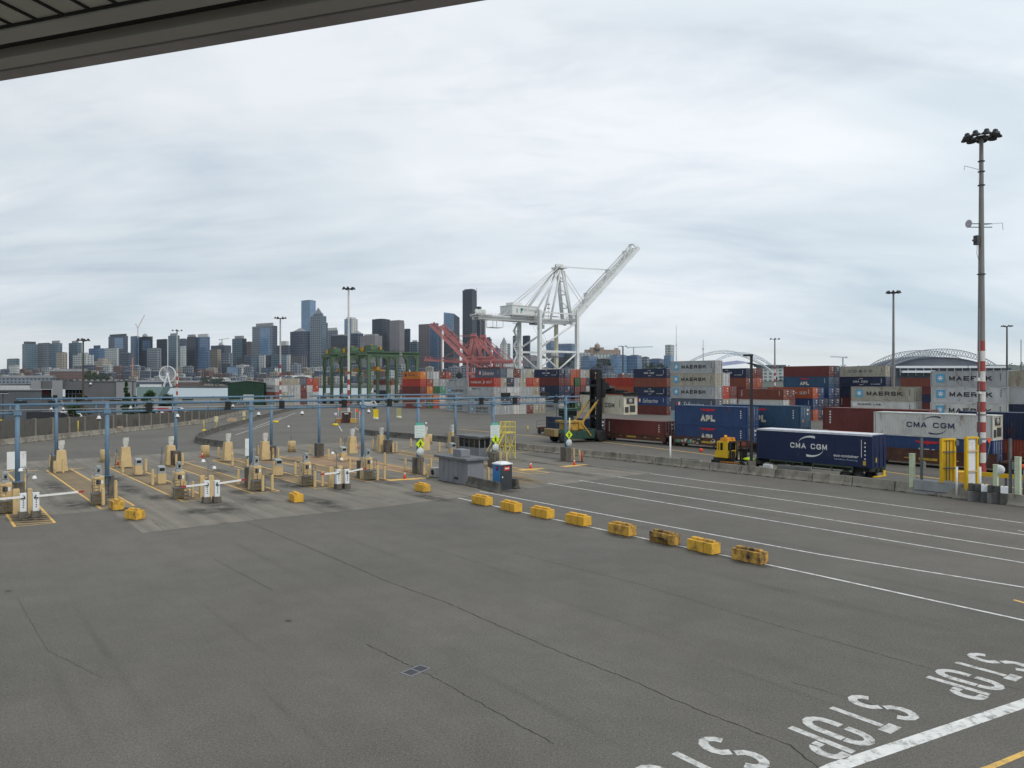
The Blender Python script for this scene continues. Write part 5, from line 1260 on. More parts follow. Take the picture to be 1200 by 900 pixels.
# ================================================================== PIPE GANTRIES OVER THE GATE LANES
PB = mat('pipe_blue', (.12, .205, .295), .5, 0, .12, .6, (.12, .12, .12), .2, .8); PED = mat('pedestal_concrete', (.135, .12, .10), .85, 0, .3, 1.2, (.045, .04, .035), .45, 1.0, (1, 1, .4), bump=.3)
SIGB = mat('signal_black', (.015, .015, .016), .6); LAMPW = mat('lamp_white', (.70, .71, .72), .4, var=.03)
LENS = mat('lens_dark', (.03, .03, .035), .2)
def gantry(label, posts, x_ends, ztop, zlow, low_spans, top_spans, sig, seed):
    """posts: pixel feet; everything hangs from one straight line in plan"""
    a, b = G(*posts[0]), G(*posts[-1]); d = (b-a).normalized(); L = lambda px: a+d*solve_line(px, a, d)
    t = thing('pipe_gantry', label, 'gantry', a, math.atan2(d.y, d.x)); loc = lambda px: solve_line(px, a, d)
    def pipe(p0, p1, z, nm):
        mb = MB(); mb.tube((p0, 0, z), (p1, 0, z), .098, n=10)
        x = p0+2
        while x < p1-1: mb.tube((x, 0, z), (x+.16, 0, z), .135, n=10); x += 5.6
        mb.build(nm, PB, t)
    for p0, p1 in top_spans: pipe(loc(p0), loc(p1), ztop, 'top_pipe')
    for p0, p1 in low_spans: pipe(loc(p0), loc(p1), zlow, 'lower_pipe')
    for (px, py) in posts:
        x = loc(px); mb = MB(); mb.tube((x, 0, .9), (x, 0, ztop), .172, .16, n=12); mb.bx(x-.3, x+.3, -.3, .3, 1.6, 1.64); mb.bx(x-.26, x+.26, -.24, .24, zlow-.15, zlow+.15); p = mb.build('post', PB, t)
    for p0, p1 in low_spans:
        x = loc(p0)+1.4
        while x < loc(p1)-.5:
            mb = MB(); mb.tube((x, 0, zlow), (x, 0, ztop), .06, n=6); mb.build('strut', PB, t); x += 2.85
    mb = MB(); zz = zlow+.25
    mb.tube((loc(low_spans[0][0]), -.16, zz), (loc(low_spans[-1][1]), -.16, zz), .03, n=5); mb.build('conduit', mat('conduit_grey', (.35, .37, .38)), t)
    return t, a, d
def solve_line(px, a, d):
    k = (px-600)/F; return (k*a.y-a.x)/(d.x-k*d.y)
fposts = [(20.5, 589), (125.5, 580), (294, 568.5), (425, 559), (490, 554.5), (578, 547), (663, 540)]
bposts = [(66, 552), (206, 545), (318, 538), (374, 534.6), (454.6, 530), (533.6, 525)]
g1, ga, gd = gantry('long blue pipe gantry nearest the camera over the gate lanes', fposts, None, 7.42, 6.78, [(-70, 25), (89, 268), (268, 401), (401, 475), (484, 678.5)], [(-70, 679)], None, 1)
g2, gb, gd2 = gantry('blue pipe gantry farther back over the gate lanes', bposts, None, 7.42, 6.80, [(66, 205), (206, 345), (364, 541)], [(19, 345), (364, 541)], None, 2)
def pedestal(px, py, i, row):
    t = thing('concrete_pedestal', f'dark stained concrete pedestal, {nth(i)} from the left under the {row} gantry', 'pedestal', G(px, py), YB, 'concrete pedestals under the gantry posts')
    mb = MB(); mb.bx(-.44, .44, -.44, .44, 0, 1.6); mb.build('block', PED, t, bevel=.03)
    mb = MB(); mb.bx(-.36, -.06, -.47, -.438, 0, 1.5); mb.bx(.06, .36, -.47, -.438, 0, 1.5); mb.build('form_rib', PED, t)
for i, (px, py) in enumerate(fposts): pedestal(px, py, i+1, 'near')
for i, (px, py) in enumerate(bposts): pedestal(px, py, i+1, 'far')
def signal(p, z, rz, label, grp='signal heads on the gantry pipes'):
    t = thing('traffic_signal', label, 'traffic signal', Vector((p.x, p.y, z)), rz, grp)
    mb = MB(); mb.bx(-.21, .21, -.1, .12, -.36, .36); mb.build('housing', SIGB, t); mb = MB()
    for s in (-.16, .16): mb.lathe([(.13, 0), (.14, .12), (.12, .2)], (0, 0, 0), 12, Matrix.Translation((0, .14, s*1.2)) @ Matrix.Rotation(-PI/2, 4, 'X'))
    mb.build('visor', LENS, t)
    mb = MB(); mb.bar((0, 0, .36), (0, 0, .6), .08); mb.build('bracket', PB, t); return t
RG = math.atan2(gd.y, gd.x)
for i, px in enumerate((174, 266, 329, 402, 455, 562.5, 602, 650)):
    signal(ga+gd*solve_line(px, ga, gd)-Vector((-gd.y, gd.x, 0))*.32, 7.1, RG+(.0), f'black signal housing, {nth(i+1)} from the left between the near gantry pipes')
for i, px in enumerate((24, 64, 101, 135, 220, 264, 377, 403, 529)):
    p = gb+gd2*solve_line(px, gb, gd2); t = thing('sensor_box', f'flat black signal box, {nth(i+1)} from the left hung under the far gantry pipe', 'traffic signal', (p.x, p.y, 7.18), RG, 'flat signal boxes on the far gantry')
    mb = MB(); mb.bx(-.55, .55, -.14, .14, -.36, .06); mb.build('housing', SIGB, t); mb = MB(); mb.bx(-.12, .12, -.05, .05, .06, .25); mb.build('bracket', PB, t)
for i, px in enumerate((592, 638)):
    p = ga+gd*solve_line(px, ga, gd)-Vector((-gd.y, gd.x, 0))*.1; t = thing('sensor_box', f'flat black signal box, {nth(i+1)} from the left atop the near gantry pipe', 'traffic signal', (p.x, p.y, 7.56), RG, 'flat signal boxes on the near gantry')
    mb = MB(); mb.bx(-.55, .55, -.14, .14, 0, .4); mb.build('housing', SIGB, t)
def dome_cam(p, z, label, arm=None):
    t = thing('dome_camera', label, 'camera', Vector((p.x, p.y, z)), RG, 'white dome cameras at the gate')
    mb = MB(); mb.lathe([(.03, .26), (.10, .24), (.14, .1), (.19, .03), (.17, 0)], (0, 0, 0), 14); mb.build('housing', LAMPW, t)
    mb = MB(); mb.lathe([(.15, 0), (.12, -.08), (.04, -.13)], (0, 0, 0), 12); mb.build('dome', LENS, t)
    mb = MB(); mb.tube((0, 0, .25), (0, 0, .55), .03, n=6); mb.build('stem', mat('stem_grey', (.3, .31, .32)), t); return t
for i, px in enumerate((116, 208, 303, 354, 432)):
    dome_cam(ga+gd*solve_line(px, ga, gd), 6.2, f'white dome camera hung under the near gantry, {nth(i+1)} from the left')
for i, px in enumerate((60, 74, 153, 273)):
    dome_cam(gb+gd2*solve_line(px, gb, gd2), 6.25, f'white dome camera hung under the far gantry, {nth(i+1)} from the left')
# ---------------------------------------------------------------- gate furniture
BG = mat('kiosk_beige', (.58, .43, .22), .6, 0, .10, 1.5, (.25, .19, .12), .30, 1.5, (1, 1, .5), bump=.1); BGD = mat('kiosk_beige_panel', (.54, .39, .19), .6, var=.1); KG = mat('kiosk_grey', (.34, .36, .36), .5, .1, .1); LAD = mat('ladder_grey', (.14, .155, .17), .5, .3)
def tall_kiosk(px, py, label, grp, steps=True, h=2.08):
    t = thing('gate_kiosk', label, 'kiosk', G(px, py), YA, grp)
    mb = MB(); n = mb.pts([(-.56, -.45, 0), (.5, -.45, 0), (.5, .45, 0), (-.56, .45, 0), (-.36, -.38, h), (.44, -.38, h), (.44, .38, h), (-.36, .38, h)])
    for q in ((0, 3, 2, 1), (4, 5, 6, 7), (0, 1, 5, 4), (1, 2, 6, 5), (2, 3, 7, 6), (3, 0, 4, 7)): mb.face([n+i for i in q])
    mb.build('cabinet', BG, t, bevel=.03)
    mb = MB(); mb.bx(.38, .58, -.30, .34, h*.45, h*.97); mb.build('front_panel', BGD, t, bevel=.02)
    mb = MB(); mb.bx(-.16, .30, -.22, .22, h, h+.22); mb.bx(-.1, .34, -.2, .2, h+.26, h+.62); mb.bx(.0, .42, -.14, .14, h+.62, h+.78); mb.tube((.1, 0, h+.15), (.1, 0, h+.7), .07, n=8); c = mb.build('camera_unit', KG, t)
    mb = MB(); mb.tube((.34, 0, h+.44), (.42, 0, h+.44), .10, n=12); mb.build('lens', LENS, c)
    mb = MB(); mb.bx(.575, .59, -.2, .1, h*.72, h*.88); mb.build('screen', LENS, t)
    mb = MB(); mb.bx(.575, .588, .14, .28, h*.74, h*.86); mb.build('sticker', LAMPW, t)
    mb = MB(); mb.path([(.2, -.47, 0), (.2, -.43, h*.6), (.15, -.40, h+.1), (.1, -.2, h+.3)], .03, 6); mb.build('conduit', MATS['conduit_grey'], t)
    if steps:
        mb = MB()
        for y in (-.52, -.52+.42): mb.tube((.60, y+.1, .9), (.60, y+.1, h*.92), .022, n=6)
        for k in range(6): z = 1.0+k*.22; mb.tube((.60, -.42, z), (.60, 0, z), .016, n=5)
        mb.build('ladder', LAD, t)
        mb = MB(); mb.bx(.62, 1.25, -.62, .5, .86, .93)
        for x in (.7, 1.2):
            for y in (-.55, .42): mb.bar((x, y, 0), (x, y, .88), .05)
        for z in (.3, .58): mb.bx(.95, 1.35, -.5, .4, z, z+.04)
        mb.bar((1.2, .42, .88), (1.2, .42, 1.9), .04); mb.bar((.7, .42, .88), (.7, .42, 1.9), .04); mb.bar((.7, .42, 1.9), (1.2, .42, 1.9), .04); mb.build('step_stand', LAD, t)
    return t
nm = ['leftmost, beside the hatched island', 'second island, beside two yellow blocks', 'third island, right of the second yellow pair', 'fourth island with grey step stand', 'fifth island left of the white barrier pair', 'sixth island at the dark pedestal']
for i, (px, py) in enumerate(((6, 600), (114.5, 590), (209, 583), (299, 574), (357.5, 568.5), (429.5, 561.5))):
    tall_kiosk(px, py, f'beige gate kiosk with grey camera head, {nm[i]}', 'tall beige kiosks along the near gate line')
bk = [(71.5, 552), (147, 547), (200, 544.5), (267, 539.5), (310.5, 538.5), (412.5, 531), (447, 529), (498, 527.5), (530, 524)]
for i, (px, py) in enumerate(bk):
    t = thing('gate_cabinet', f'tapered beige cabinet, {nth(i+1)} from the left in the far gate line', 'cabinet', G(px, py), YB, 'tapered beige cabinets along the far gate line')
    mb = MB(); h = 2.15; n = mb.pts([(-.58, -.5, 0), (.58, -.5, 0), (.58, .5, 0), (-.58, .5, 0), (-.40, -.38, h), (.40, -.38, h), (.40, .38, h), (-.40, .38, h)])
    for q in ((0, 3, 2, 1), (4, 5, 6, 7), (0, 1, 5, 4), (1, 2, 6, 5), (2, 3, 7, 6), (3, 0, 4, 7)): mb.face([n+j for j in q])
    mb.build('cabinet', BG, t, bevel=.03)
    mb = MB(); mb.bx(-.18, .18, -.18, .18, h, h+.2); mb.bx(-.24, .24, -.2, .2, h+.2, h+.95); mb.bx(-.14, .3, -.24, .0, h+.55, h+1.0); mb.build('camera_unit', mat('unit_pale', (.50, .50, .47)), t)
    if i not in (3,):
        mb = MB(); mb.bar((-.95, 0, 0), (-.8, 0, 2.0), .04); mb.bar((-.95, .4, 0), (-.8, .4, 2.0), .04)
        for k in range(6): mb.bar((-.93+.022*k, 0, .3+.3*k), (-.93+.022*k, .4, .3+.3*k), .03)
        mb.build('ladder', LAD, t)
for i, (px, py, bw) in enumerate(((162, 556, .66), (189, 566.5, .7), (291.5, 547.5, .62), (325.5, 556.5, .78), (402, 539.5, .74), (530, 534, .74))):
    t = thing('intercom_box', f'short beige box with grey hooded top, {nth(i+1)} from the left on the gate islands', 'intercom', G(px, py), YA, 'short hooded boxes on the gate islands')
    mb = MB(); mb.bx(-bw/2, bw/2, -bw/2, bw/2, 0, .92); mb.build('base', BG, t, bevel=.02); mb = MB(); mb.bx(-bw*.47, bw*.47, -bw*.45, bw*.45, .92, 1.12); mb.prism([(-bw*.47, 0), (bw*.47, 0), (bw*.47, .38), (-bw*.2, .5), (-bw*.47, .5)], -bw*.43, bw*.43, Matrix.Translation((0, 0, 1.12)) @ Matrix.Rotation(PI/2, 4, 'X')); mb.build('hood', KG, t, bevel=.02)
    mb = MB(); mb.bx(bw*.48, bw*.49+.01, -bw*.3, bw*.3, 1.16, 1.42); mb.build('panel', LENS, t)
# bollards
bols = [(5, 602, 'n'), (30, 575, 'm'), (59, 548, 'f'), (64, 555.5, 'f'), (74, 554.5, 'f'), (136, 544.5, 'f'), (144, 554.5, 'f'), (171, 553, 'f'), (179, 569.5, 'm'), (121, 592.5, 'n'), (135.7, 584.5, 'n'), (206.5, 546, 'f'), (214, 545.5, 'f'),
        (217, 584.5, 'n'), (226, 583.5, 'n'), (256, 537.5, 'f'), (272.5, 546.5, 'f'), (302, 533.5, 'f'), (320, 539, 'f'), (326, 538, 'f'), (321, 557.5, 'm'), (346, 556.5, 'm'), (279.5, 568.5, 'n'), (308, 576, 'n'), (319, 575.5, 'n'), (369, 571, 'n'), (378, 570.5, 'n'),
        (363, 532.5, 'f'), (385, 539, 'f'), (399, 525.5, 'f'), (410, 552.5, 'm'), (437, 526.5, 'f'), (442.5, 563.5, 'n'), (450.5, 562.5, 'n'), (451, 545.5, 'm'), (460.5, 530.5, 'f'), (464.5, 530, 'f'), (481.5, 524.5, 'f'), (515, 530, 'f'), (475, 552.5, 'm'), (497, 557, 'm'), (502, 560.5, 'm'), (505, 552.5, 'm'),
        (564, 535, 'm'), (551, 563, 'n'), (572, 564, 'n'), (586.5, 544.5, 'm'), (593.5, 545.5, 'm'), (672.4, 540, 'm'), (679, 541, 'm')]
cnt = {}; first = None
rn = {'n': 'near', 'm': 'middle', 'f': 'far'}
for px, py, r in sorted(bols):
    cnt[r] = cnt.get(r, 0)+1; lab = f'slim beige steel bollard, {nth(cnt[r])} from the left in the {rn[r]} gate row'
    if first is None:
        first = thing('bollard', lab, 'bollard', G(px, py), 0, 'beige bollards around the gate islands')
        mb = MB(); mb.tube((0, 0, 0), (0, 0, 1.22), .125, n=12, cap=False); mb.lathe([(.125, 1.22), (.10, 1.28), (.03, 1.31)], n=12); mb.build('pipe', BG, first)
        mb = MB(); mb.lathe([(.19, 0), (.18, .05), (.13, .06)], n=12); mb.build('collar', PED, first)
    else: dup(first, G(px, py), random.random()*6, lab, (1, 1, random.uniform(.95, 1.12)))
t = thing('red_bollard', 'red plastic delineator post beside two beige bollards and a cone', 'bollard', G(682, 541.5)); mb = MB(); mb.tube((0, 0, .05), (0, 0, 1.15), .09, n=10); mb.build('post', mat('post_red', (.45, .05, .03)), t); mb = MB(); mb.lathe([(.2, 0), (.2, .05), (.1, .06)], n=12); mb.build('foot', RUB, t)
drums = [(123, 541.5), (240.5, 535.5), (342, 529.5), (502.5, 520), (282, 541)]
for i, (px, py) in enumerate(drums[:4]):
    t = thing('barrel_bollard', f'wide beige concrete filled barrel, {nth(i+1)} from the left before the back lanes', 'bollard', G(px, py), 0, 'wide beige barrels behind the gate'); mb = MB(); mb.lathe([(.50, 0), (.50, 1.36), (.45, 1.41), (.08, 1.43)], n=22); mb.build('barrel', BG, t); mb = MB(); mb.lathe([(.505, .45), (.515, .47), (.505, .51)], n=22); mb.lathe([(.505, .95), (.515, .97), (.505, 1.01)], n=22); mb.build('hoop', BGD, t)
ORG = mat('cone_orange', (.62, .09, .03), .5); CWH = mat('cone_white', (.7, .7, .68))
for px, py, lab in ((138.5, 545, 'by the tapered cabinet at the far left'), (237, 536.5, 'at the foot of the second wide barrel'), (419, 526, 'right of the sixth tapered cabinet'), (474.3, 561, 'on the yellow strip left of the grey booth'), (622, 549, 'on the yellow strip right of the portable toilet'), (673, 545, 'beside the red post near the concrete pedestal')):
    t = thing('traffic_cone', 'orange traffic cone '+lab, 'cone', G(px, py), .3); mb = MB(); mb.bx(-.2, .2, -.2, .2, 0, .04); mb.tube((0, 0, .04), (0, 0, .42), .15, .095, 14); mb.tube((0, 0, .58), (0, 0, .78), .06, .025, 14); mb.build('cone', ORG, t); mb = MB(); mb.tube((0, 0, .42), (0, 0, .58), .096, .061, 14); mb.build('band', CWH, t)
# barrier gates: pairs of white cabinets on dark plinths with arms
ARMW = mat('arm_white', (.74, .74, .72), .45, var=.05, scale=2); ARMR = mat('arm_red', (.35, .03, .04), .5); CABW = mat('cabinet_white', (.70, .72, .73), .45, 0, .06, 1.5, (.3, .28, .25), .2)
def barrier(px, py, side, alen, label, tilt=.03):
    t = thing('barrier_gate', label, 'barrier gate', G(px, py), YB, 'white lifting barriers at the gate lanes')
    mb = MB(); mb.bx(-.28, .28, -.26, .26, 0, .44); mb.build('plinth', PED, t, bevel=.02)
    mb = MB(); mb.bx(-.19, .19, -.17, .17, .44, 1.62); mb.prism([(-.2, -.18), (.2, -.18), (.2, .18), (-.2, .18)], 1.62, 1.67); mb.build('cabinet', CABW, t, bevel=.02)
    mb = MB()
    for z in (.7, .85, 1.0, 1.15): mb.bx(-.03, .05, -.182, -.165, z, z+.07)
    mb.bx(-.12, .12, -.182, -.165, 1.28, 1.40); mb.build('controls', LENS, t)
    mb = MB(); mb.tube((0, -.31, 1.45), (0, .0, 1.45), .09, n=12); mb.build('hub', LAD, t)
    s = side; z0 = 1.45; z1 = z0+alen*tilt
    arm = MB(); arm.bar((s*.0, -.28, z0), (s*(alen-.35), -.28, z1), .07, .13); a = arm.build('arm', ARMW, t); mb = MB(); mb.bar((s*(alen-.35), -.28, z1), (s*alen, -.28, z1+.01), .075, .135); mb.build('arm_tip', ARMR, a)
    return t
def gate_pair(pl, pr, labs, ll, lr, tl=.03, tr=.03, light=None):
    barrier(*pl, -1, ll, labs[0], tl); barrier(*pr, 1, lr, labs[1], tr)
gate_pair((27, 607), (42, 606), ('white barrier cabinet on the hatched island, arm to the left', 'white barrier cabinet on the hatched island, arm to the right'), 3.2, 2.85, -.01, .025)
gate_pair((242, 589), (254, 588.5), ('white barrier cabinet left of the third island lamp, arm to the left', 'white barrier cabinet beside the third island lamp, arm to the right'), 1.9, 2.1, -.03, .06)
gate_pair((396, 573), (406, 572.5), ('white barrier cabinet before the fifth kiosk, arm to the left', 'white barrier cabinet before the fifth kiosk, arm to the right'), 1.7, 1.75, -.03, .10)
for i, (px, py) in enumerate(((20, 604), (35, 603.5), (239.5, 584), (249.5, 584), (391, 571.5), (401.5, 570))):
    t = thing('guard_post', f'stout square beige guard post, {nth(i+1)} from the left beside the barrier cabinets', 'bollard', G(px, py)-A*.6, YB, 'square guard posts by the barriers'); mb = MB(); mb.bx(-.2, .2, -.2, .2, 0, 1.72); mb.build('post', BG, t, bevel=.03); mb = MB(); mb.bx(-.17, .17, -.17, .17, 1.72, 1.76); mb.build('cap', BGD, t)
def lamp_pair(px, py, h, label):
    t = thing('camera_post', label, 'camera post', G(px, py), RG, 'thin posts with twin white dome lamps'); mb = MB(); mb.tube((0, 0, 0), (0, 0, h), .04, n=8); mb.path([(0, 0, h), (-.1, 0, h+.25), (-.35, 0, h+.3)], .03); mb.path([(0, 0, h-.5), (.15, 0, h-.2), (.42, 0, h-.25)], .03); mb.build('post', LAD, t)
    for x, z in ((-.36, h+.02), (.44, h-.55)):
        mb = MB(); mb.lathe([(.04, .2), (.09, .18), (.15, .05), (.17, 0), (.04, -.06)], (x, 0, z), 12); mb.build('dome_lamp', LAMPW, t)
lamp_pair(31.5, 604, 3.05, 'thin post with twin white domes at the hatched island'); lamp_pair(244, 588, 3.05, 'thin post with twin white domes at the middle barrier pair'); lamp_pair(394.5, 572, 2.95, 'thin post with twin white domes at the right barrier pair')
for i, (px, py) in enumerate(((343, 527), (497, 524), (504, 521))):
    t = thing('camera_post', ('thin post with one white dome on top of the third wide barrel', 'thin post with a small white dome behind the notice board', 'thin post with a small white dome right of the notice board')[i], 'camera post', G(px, py)-A*.5, RG); mb = MB(); mb.tube((0, 0, 0), (0, 0, 3.1), .04, n=8); mb.path([(0, 0, 3.1), (-.1, 0, 3.3), (-.35, 0, 3.35)], .03); mb.build('post', LAD, t); mb = MB(); mb.lathe([(.04, .2), (.09, .18), (.15, .05), (.17, 0), (.04, -.06)], (-.36, 0, 3.05), 12); mb.build('dome_lamp', LAMPW, t)
# white board on the leftmost near post; white panels by others
def plate(px, py_foot, ztop, zbot, w, label, off=.25, cat='sign', mats=None):
    p = G(px, py_foot)+A*off; t = thing('sign_board', label, cat, (p.x, p.y, 0), RG)
    mb = MB(); mb.bx(-w/2, w/2, -.02, .02, zbot, ztop); mb.build('panel', mats or CABW, t); mb = MB(); mb.bx(-.05, .05, .02, .08, zbot-.3, ztop); mb.build('bracket', LAD, t); return t
plate(19.5, 573, 3.2, 1.7, 1.4, 'plain white board behind the leftmost blue post', .0)
plate(290, 557, 3.6, 1.9, .45, 'narrow pale panel left of the third blue post', 0)
for px, lab in ((490, 'left'), (578, 'right')):
    p = ga+gd*solve_line(px, ga, gd)+A*.32; q = (p.x, p.y, 0)
    side = 'left' if lab == 'left' else 'right'
    t = thing('notice_board', f'white notice board of green print on the {side} of two signed posts', 'notice board', q, RG); z0 = zat(513, p.y); z1 = zat(495.5, p.y)
    mb = MB(); mb.bx(-.58, .58, -.02, .02, z0, z1-.25); mb.build('panel', mat('notice_white', (.60, .66, .64), .5, var=.06), t); mb = MB(); mb.bx(-.42, .42, -.02, .02, z1-.26, z1); mb.build('header', mat('notice_green', (.10, .42, .33)), t)
    mb = MB()
    for k in range(7): mb.bx(-.48, .48-.1*(k % 3), -.026, -.019, z1-.45-k*.16, z1-.40-k*.16)
    mb.build('print', mat('notice_print', (.34, .46, .43)), t)
YG = mat('crossing_lime', (.55, .72, .02), .45, var=.03)
for px, ydm, yds, lab in ((490.5, 520.3, 529.5, 'leftmost signed post'), (578.5, 515, 524.5, 'middle signed post beside the yellow stairs'), (664.5, 509.5, 519, 'right signed post before the yellow machine')):
    p = ga+gd*solve_line(px, ga, gd)+A*.34; zc = zat(ydm, p.y); k = .52
    t = thing('crossing_sign', f'lime diamond walking figure sign on the {lab}', 'sign', (p.x, p.y, 0), RG)
    mb = MB(); mb.prism([(k, 0), (0, k), (-k, 0), (0, -k)], -.015, .015, Matrix.Translation((0, 0, zc)) @ Matrix.Rotation(PI/2, 4, 'X')); mb.build('panel', YG, t)
    mb = MB(); M4 = Matrix.Translation((0, -.018, zc)) @ Matrix.Rotation(PI/2, 4, 'X')
    for poly in ([(-.04, .20), (.04, .20), (.055, .27), (0, .31), (-.055, .27)], [(-.09, .17), (.08, .17), (.07, -.03), (-.07, -.03)], [(.05, .16), (.2, .0), (.16, -.03), (.03, .08)], [(-.06, .16), (-.19, .05), (-.17, .01), (-.04, .07)], [(-.07, -.03), (.02, -.03), (-.08, -.30), (-.17, -.30)], [(-.02, -.03), (.07, -.03), (.17, -.28), (.08, -.30)]): mb.prism(poly, 0, .006, M4)
    mb.build('walker', BL, t)
    t = thing('round_sign', f'round pale disc sign under the diamond on the {lab}', 'sign', (p.x, p.y, 0), RG); mb = MB(); mb.lathe([(.02, 0), (.43, .0), (.43, .02), (.02, .02)], n=24, M=Matrix.Translation((0, .0, zat(yds, p.y))) @ Matrix.Rotation(PI/2, 4, 'X')); mb.build('disc', mat('disc_grey', (.50, .53, .53)), t); mb = MB(); mb.bx(-.06, .06, .0, .06, zat(yds, p.y)-.5, zat(yds, p.y)+.5); mb.build('bracket', LAD, t)
p = ga+gd*solve_line(665.5, ga, gd)+A*.3; t = thing('white_tube', 'narrow white tube strapped to the right signed post', 'post', (p.x, p.y, 0)); mb = MB(); mb.tube((0, 0, 3.4), (0, 0, 5.0), .07, n=8); mb.build('tube', ARMW, t); mb = MB(); mb.bx(-.1, .1, -.0, .2, 4.0, 4.06); mb.build('strap', LAD, t)
# grey booths
BGREY = mat('booth_grey', (.205, .215, .235), .6, 0, .12, .8, (.12, .10, .09), .22, .8, (1, 1, .5)); BROOF = mat('booth_roof', (.14, .145, .155), .7, 0, .2, 1, (.08, .075, .07), .3)
t = thing('gate_booth', 'windowless grey panelled booth with a flat overhanging roof, before the toilet', 'booth', G(548, 569.5), YA)
Lb, Wb, hb = 4.7, 1.75, 2.2
mb = MB(); mb.bx(-Lb, 0, 0, Wb, 0.06, hb)
for i in range(6): x = -Lb+i*Lb/6; mb.bx(x, x+.04, -.018, .02, .06, hb)
mb.bx(-.02, .018, .9, .94, .06, hb); mb.build('wall', BGREY, t); mb = MB(); mb.bx(-Lb-.4, .35, -.35, Wb+.35, hb, hb+.2); mb.build('roof', BROOF, t, bevel=.02); mb = MB(); mb.bx(-Lb*.62, -Lb*.62+1.35, .35, 1.35, hb+.2, hb+.85); mb.build('roof_unit', BGREY, t, bevel=.03)
mb = MB(); mb.bx(-Lb+2.6, -Lb+3.2, -.03, .01, .4, .62); mb.build('vent', LENS, t); mb = MB(); mb.bx(-Lb-.02, .02, -.02, Wb+.02, 0, .07); mb.build('sill', PED, t)
t = thing('gate_booth', 'grey booth with a band of dark windows under a flat roof, behind the first booth', 'booth', G(561.5, 536.5), YA)
Lb, Wb, hb = 4.4, 1.7, 2.4
mb = MB(); mb.bx(-Lb, 0, 0, Wb, 0, 1.15); mb.bx(-Lb, 0, 0, Wb, 2.2, hb)
for x in (-Lb, -Lb*.75, -Lb*.5, -Lb*.25, -.1): mb.bx(x, x+.1, .003, .1, 1.15, 2.2); mb.bx(x, x+.1, Wb-.1, Wb-.003, 1.15, 2.2)
for y in (.8,): mb.bx(-.1, -.003, y, y+.1, 1.15, 2.2)
mb.bx(-.1, -.003, Wb-.12, Wb-.003, 1.15, 2.2); mb.build('wall', BGREY, t)
mb = MB(); mb.bx(-Lb+.03, -.03, .04, Wb-.04, 1.15, 2.2); mb.build('window', mat('booth_glass', (.015, .017, .02), .12), t); mb = MB(); mb.bx(-Lb-.5, .4, -.4, Wb+.4, hb, hb+.18); mb.build('roof', BROOF, t, bevel=.02)
mb = MB(); mb.bx(.0, .05, .2, .95, .05, 1.14); mb.build('door', BGREY, t)
t = thing('heat_pump', 'grey air conditioner unit at the left end of the windowless booth', 'air conditioner', G(510.5, 559.5), YA); mb = MB(); mb.bx(-.45, .45, -.35, .35, .08, .95); mb.build('case', mat('ac_grey', (.36, .37, .36)), t, bevel=.02); mb = MB(); mb.lathe([(.28, 0), (.28, .02)], n=16, M=Matrix.Translation((0, -.35, .52)) @ Matrix.Rotation(PI/2, 4, 'X')); mb.build('fan_grille', LENS, t); mb = MB(); mb.bx(-.5, .5, -.4, .4, 0, .08); mb.build('base', PED, t)
# portable toilet
t = thing('portable_toilet', 'blue and dark grey portable toilet with a white roof', 'portable toilet', G(587, 574.5), YA); w = 1.18
TBL = mat('toilet_blue', (.05, .19, .42), .45, var=.06); TGR = mat('toilet_grey', (.045, .05, .055), .5); TWH = mat('toilet_white', (.72, .73, .74), .4)
mb = MB(); mb.bx(-w, -.03, .0, w, .08, 2.12)
for i in range(4): mb.bx(-w+.12+i*.26, -w+.22+i*.26, -.02, .03, .35, 1.35)
mb.build('shell', TBL, t); mb = MB(); mb.bx(-.031, .0, .05, w-.05, .1, 2.08); mb.bx(0, .02, .18, w-.18, .3, .9); mb.bx(0, .02, .18, w-.18, 1.0, 1.45); mb.bar((.02, .25, .35), (.02, w-.25, .85), .05); d = mb.build('door', TGR, t); mb = MB(); mb.bx(.0, .04, .12, .2, 1.02, 1.16); mb.build('handle', TWH, d)
mb = MB(); mb.bx(-.06, .0, -.005, .05, .08, 2.12); mb.bx(-.06, .004, w-.05, w+.005, .08, 2.12); mb.build('door_frame', TGR, t)
mb = MB(); mb.bx(-w-.06, .06, -.06, w+.06, 2.12, 2.22); n = mb.pts([(-w, 0, 2.22), (0, 0, 2.22), (0, w, 2.22), (-w, w, 2.22), (-w*.75, w*.25, 2.36), (-w*.25, w*.25, 2.36), (-w*.25, w*.75, 2.36), (-w*.75, w*.75, 2.36)])
for q in ((0, 1, 5, 4), (1, 2, 6, 5), (2, 3, 7, 6), (3, 0, 4, 7), (4, 5, 6, 7)): mb.face([n+i for i in q])
mb.build('roof', TWH, t, bevel=.01); mb = MB(); mb.bx(-w, 0, 0, w, 0, .08); mb.build('skid', TGR, t)
mb = MB(); mb.bx(.0, .012, .32, .95, 1.62, 1.98); mb.build('red_notice', mat('notice_red', (.50, .04, .04)), t); mb = MB(); mb.bx(.01, .018, .42, .85, 1.74, 1.86); mb.build('white_print', TWH, t); mb = MB(); mb.bx(-w*.62, -w*.28, -.012, .0, 1.62, 1.98); mb.build('side_notice', mat('notice_navy', (.03, .04, .14)), t); mb = MB(); mb.bx(-w*.58, -w*.40, -.018, -.01, 1.74, 1.92); mb.build('side_print', MATS['notice_red'], t)
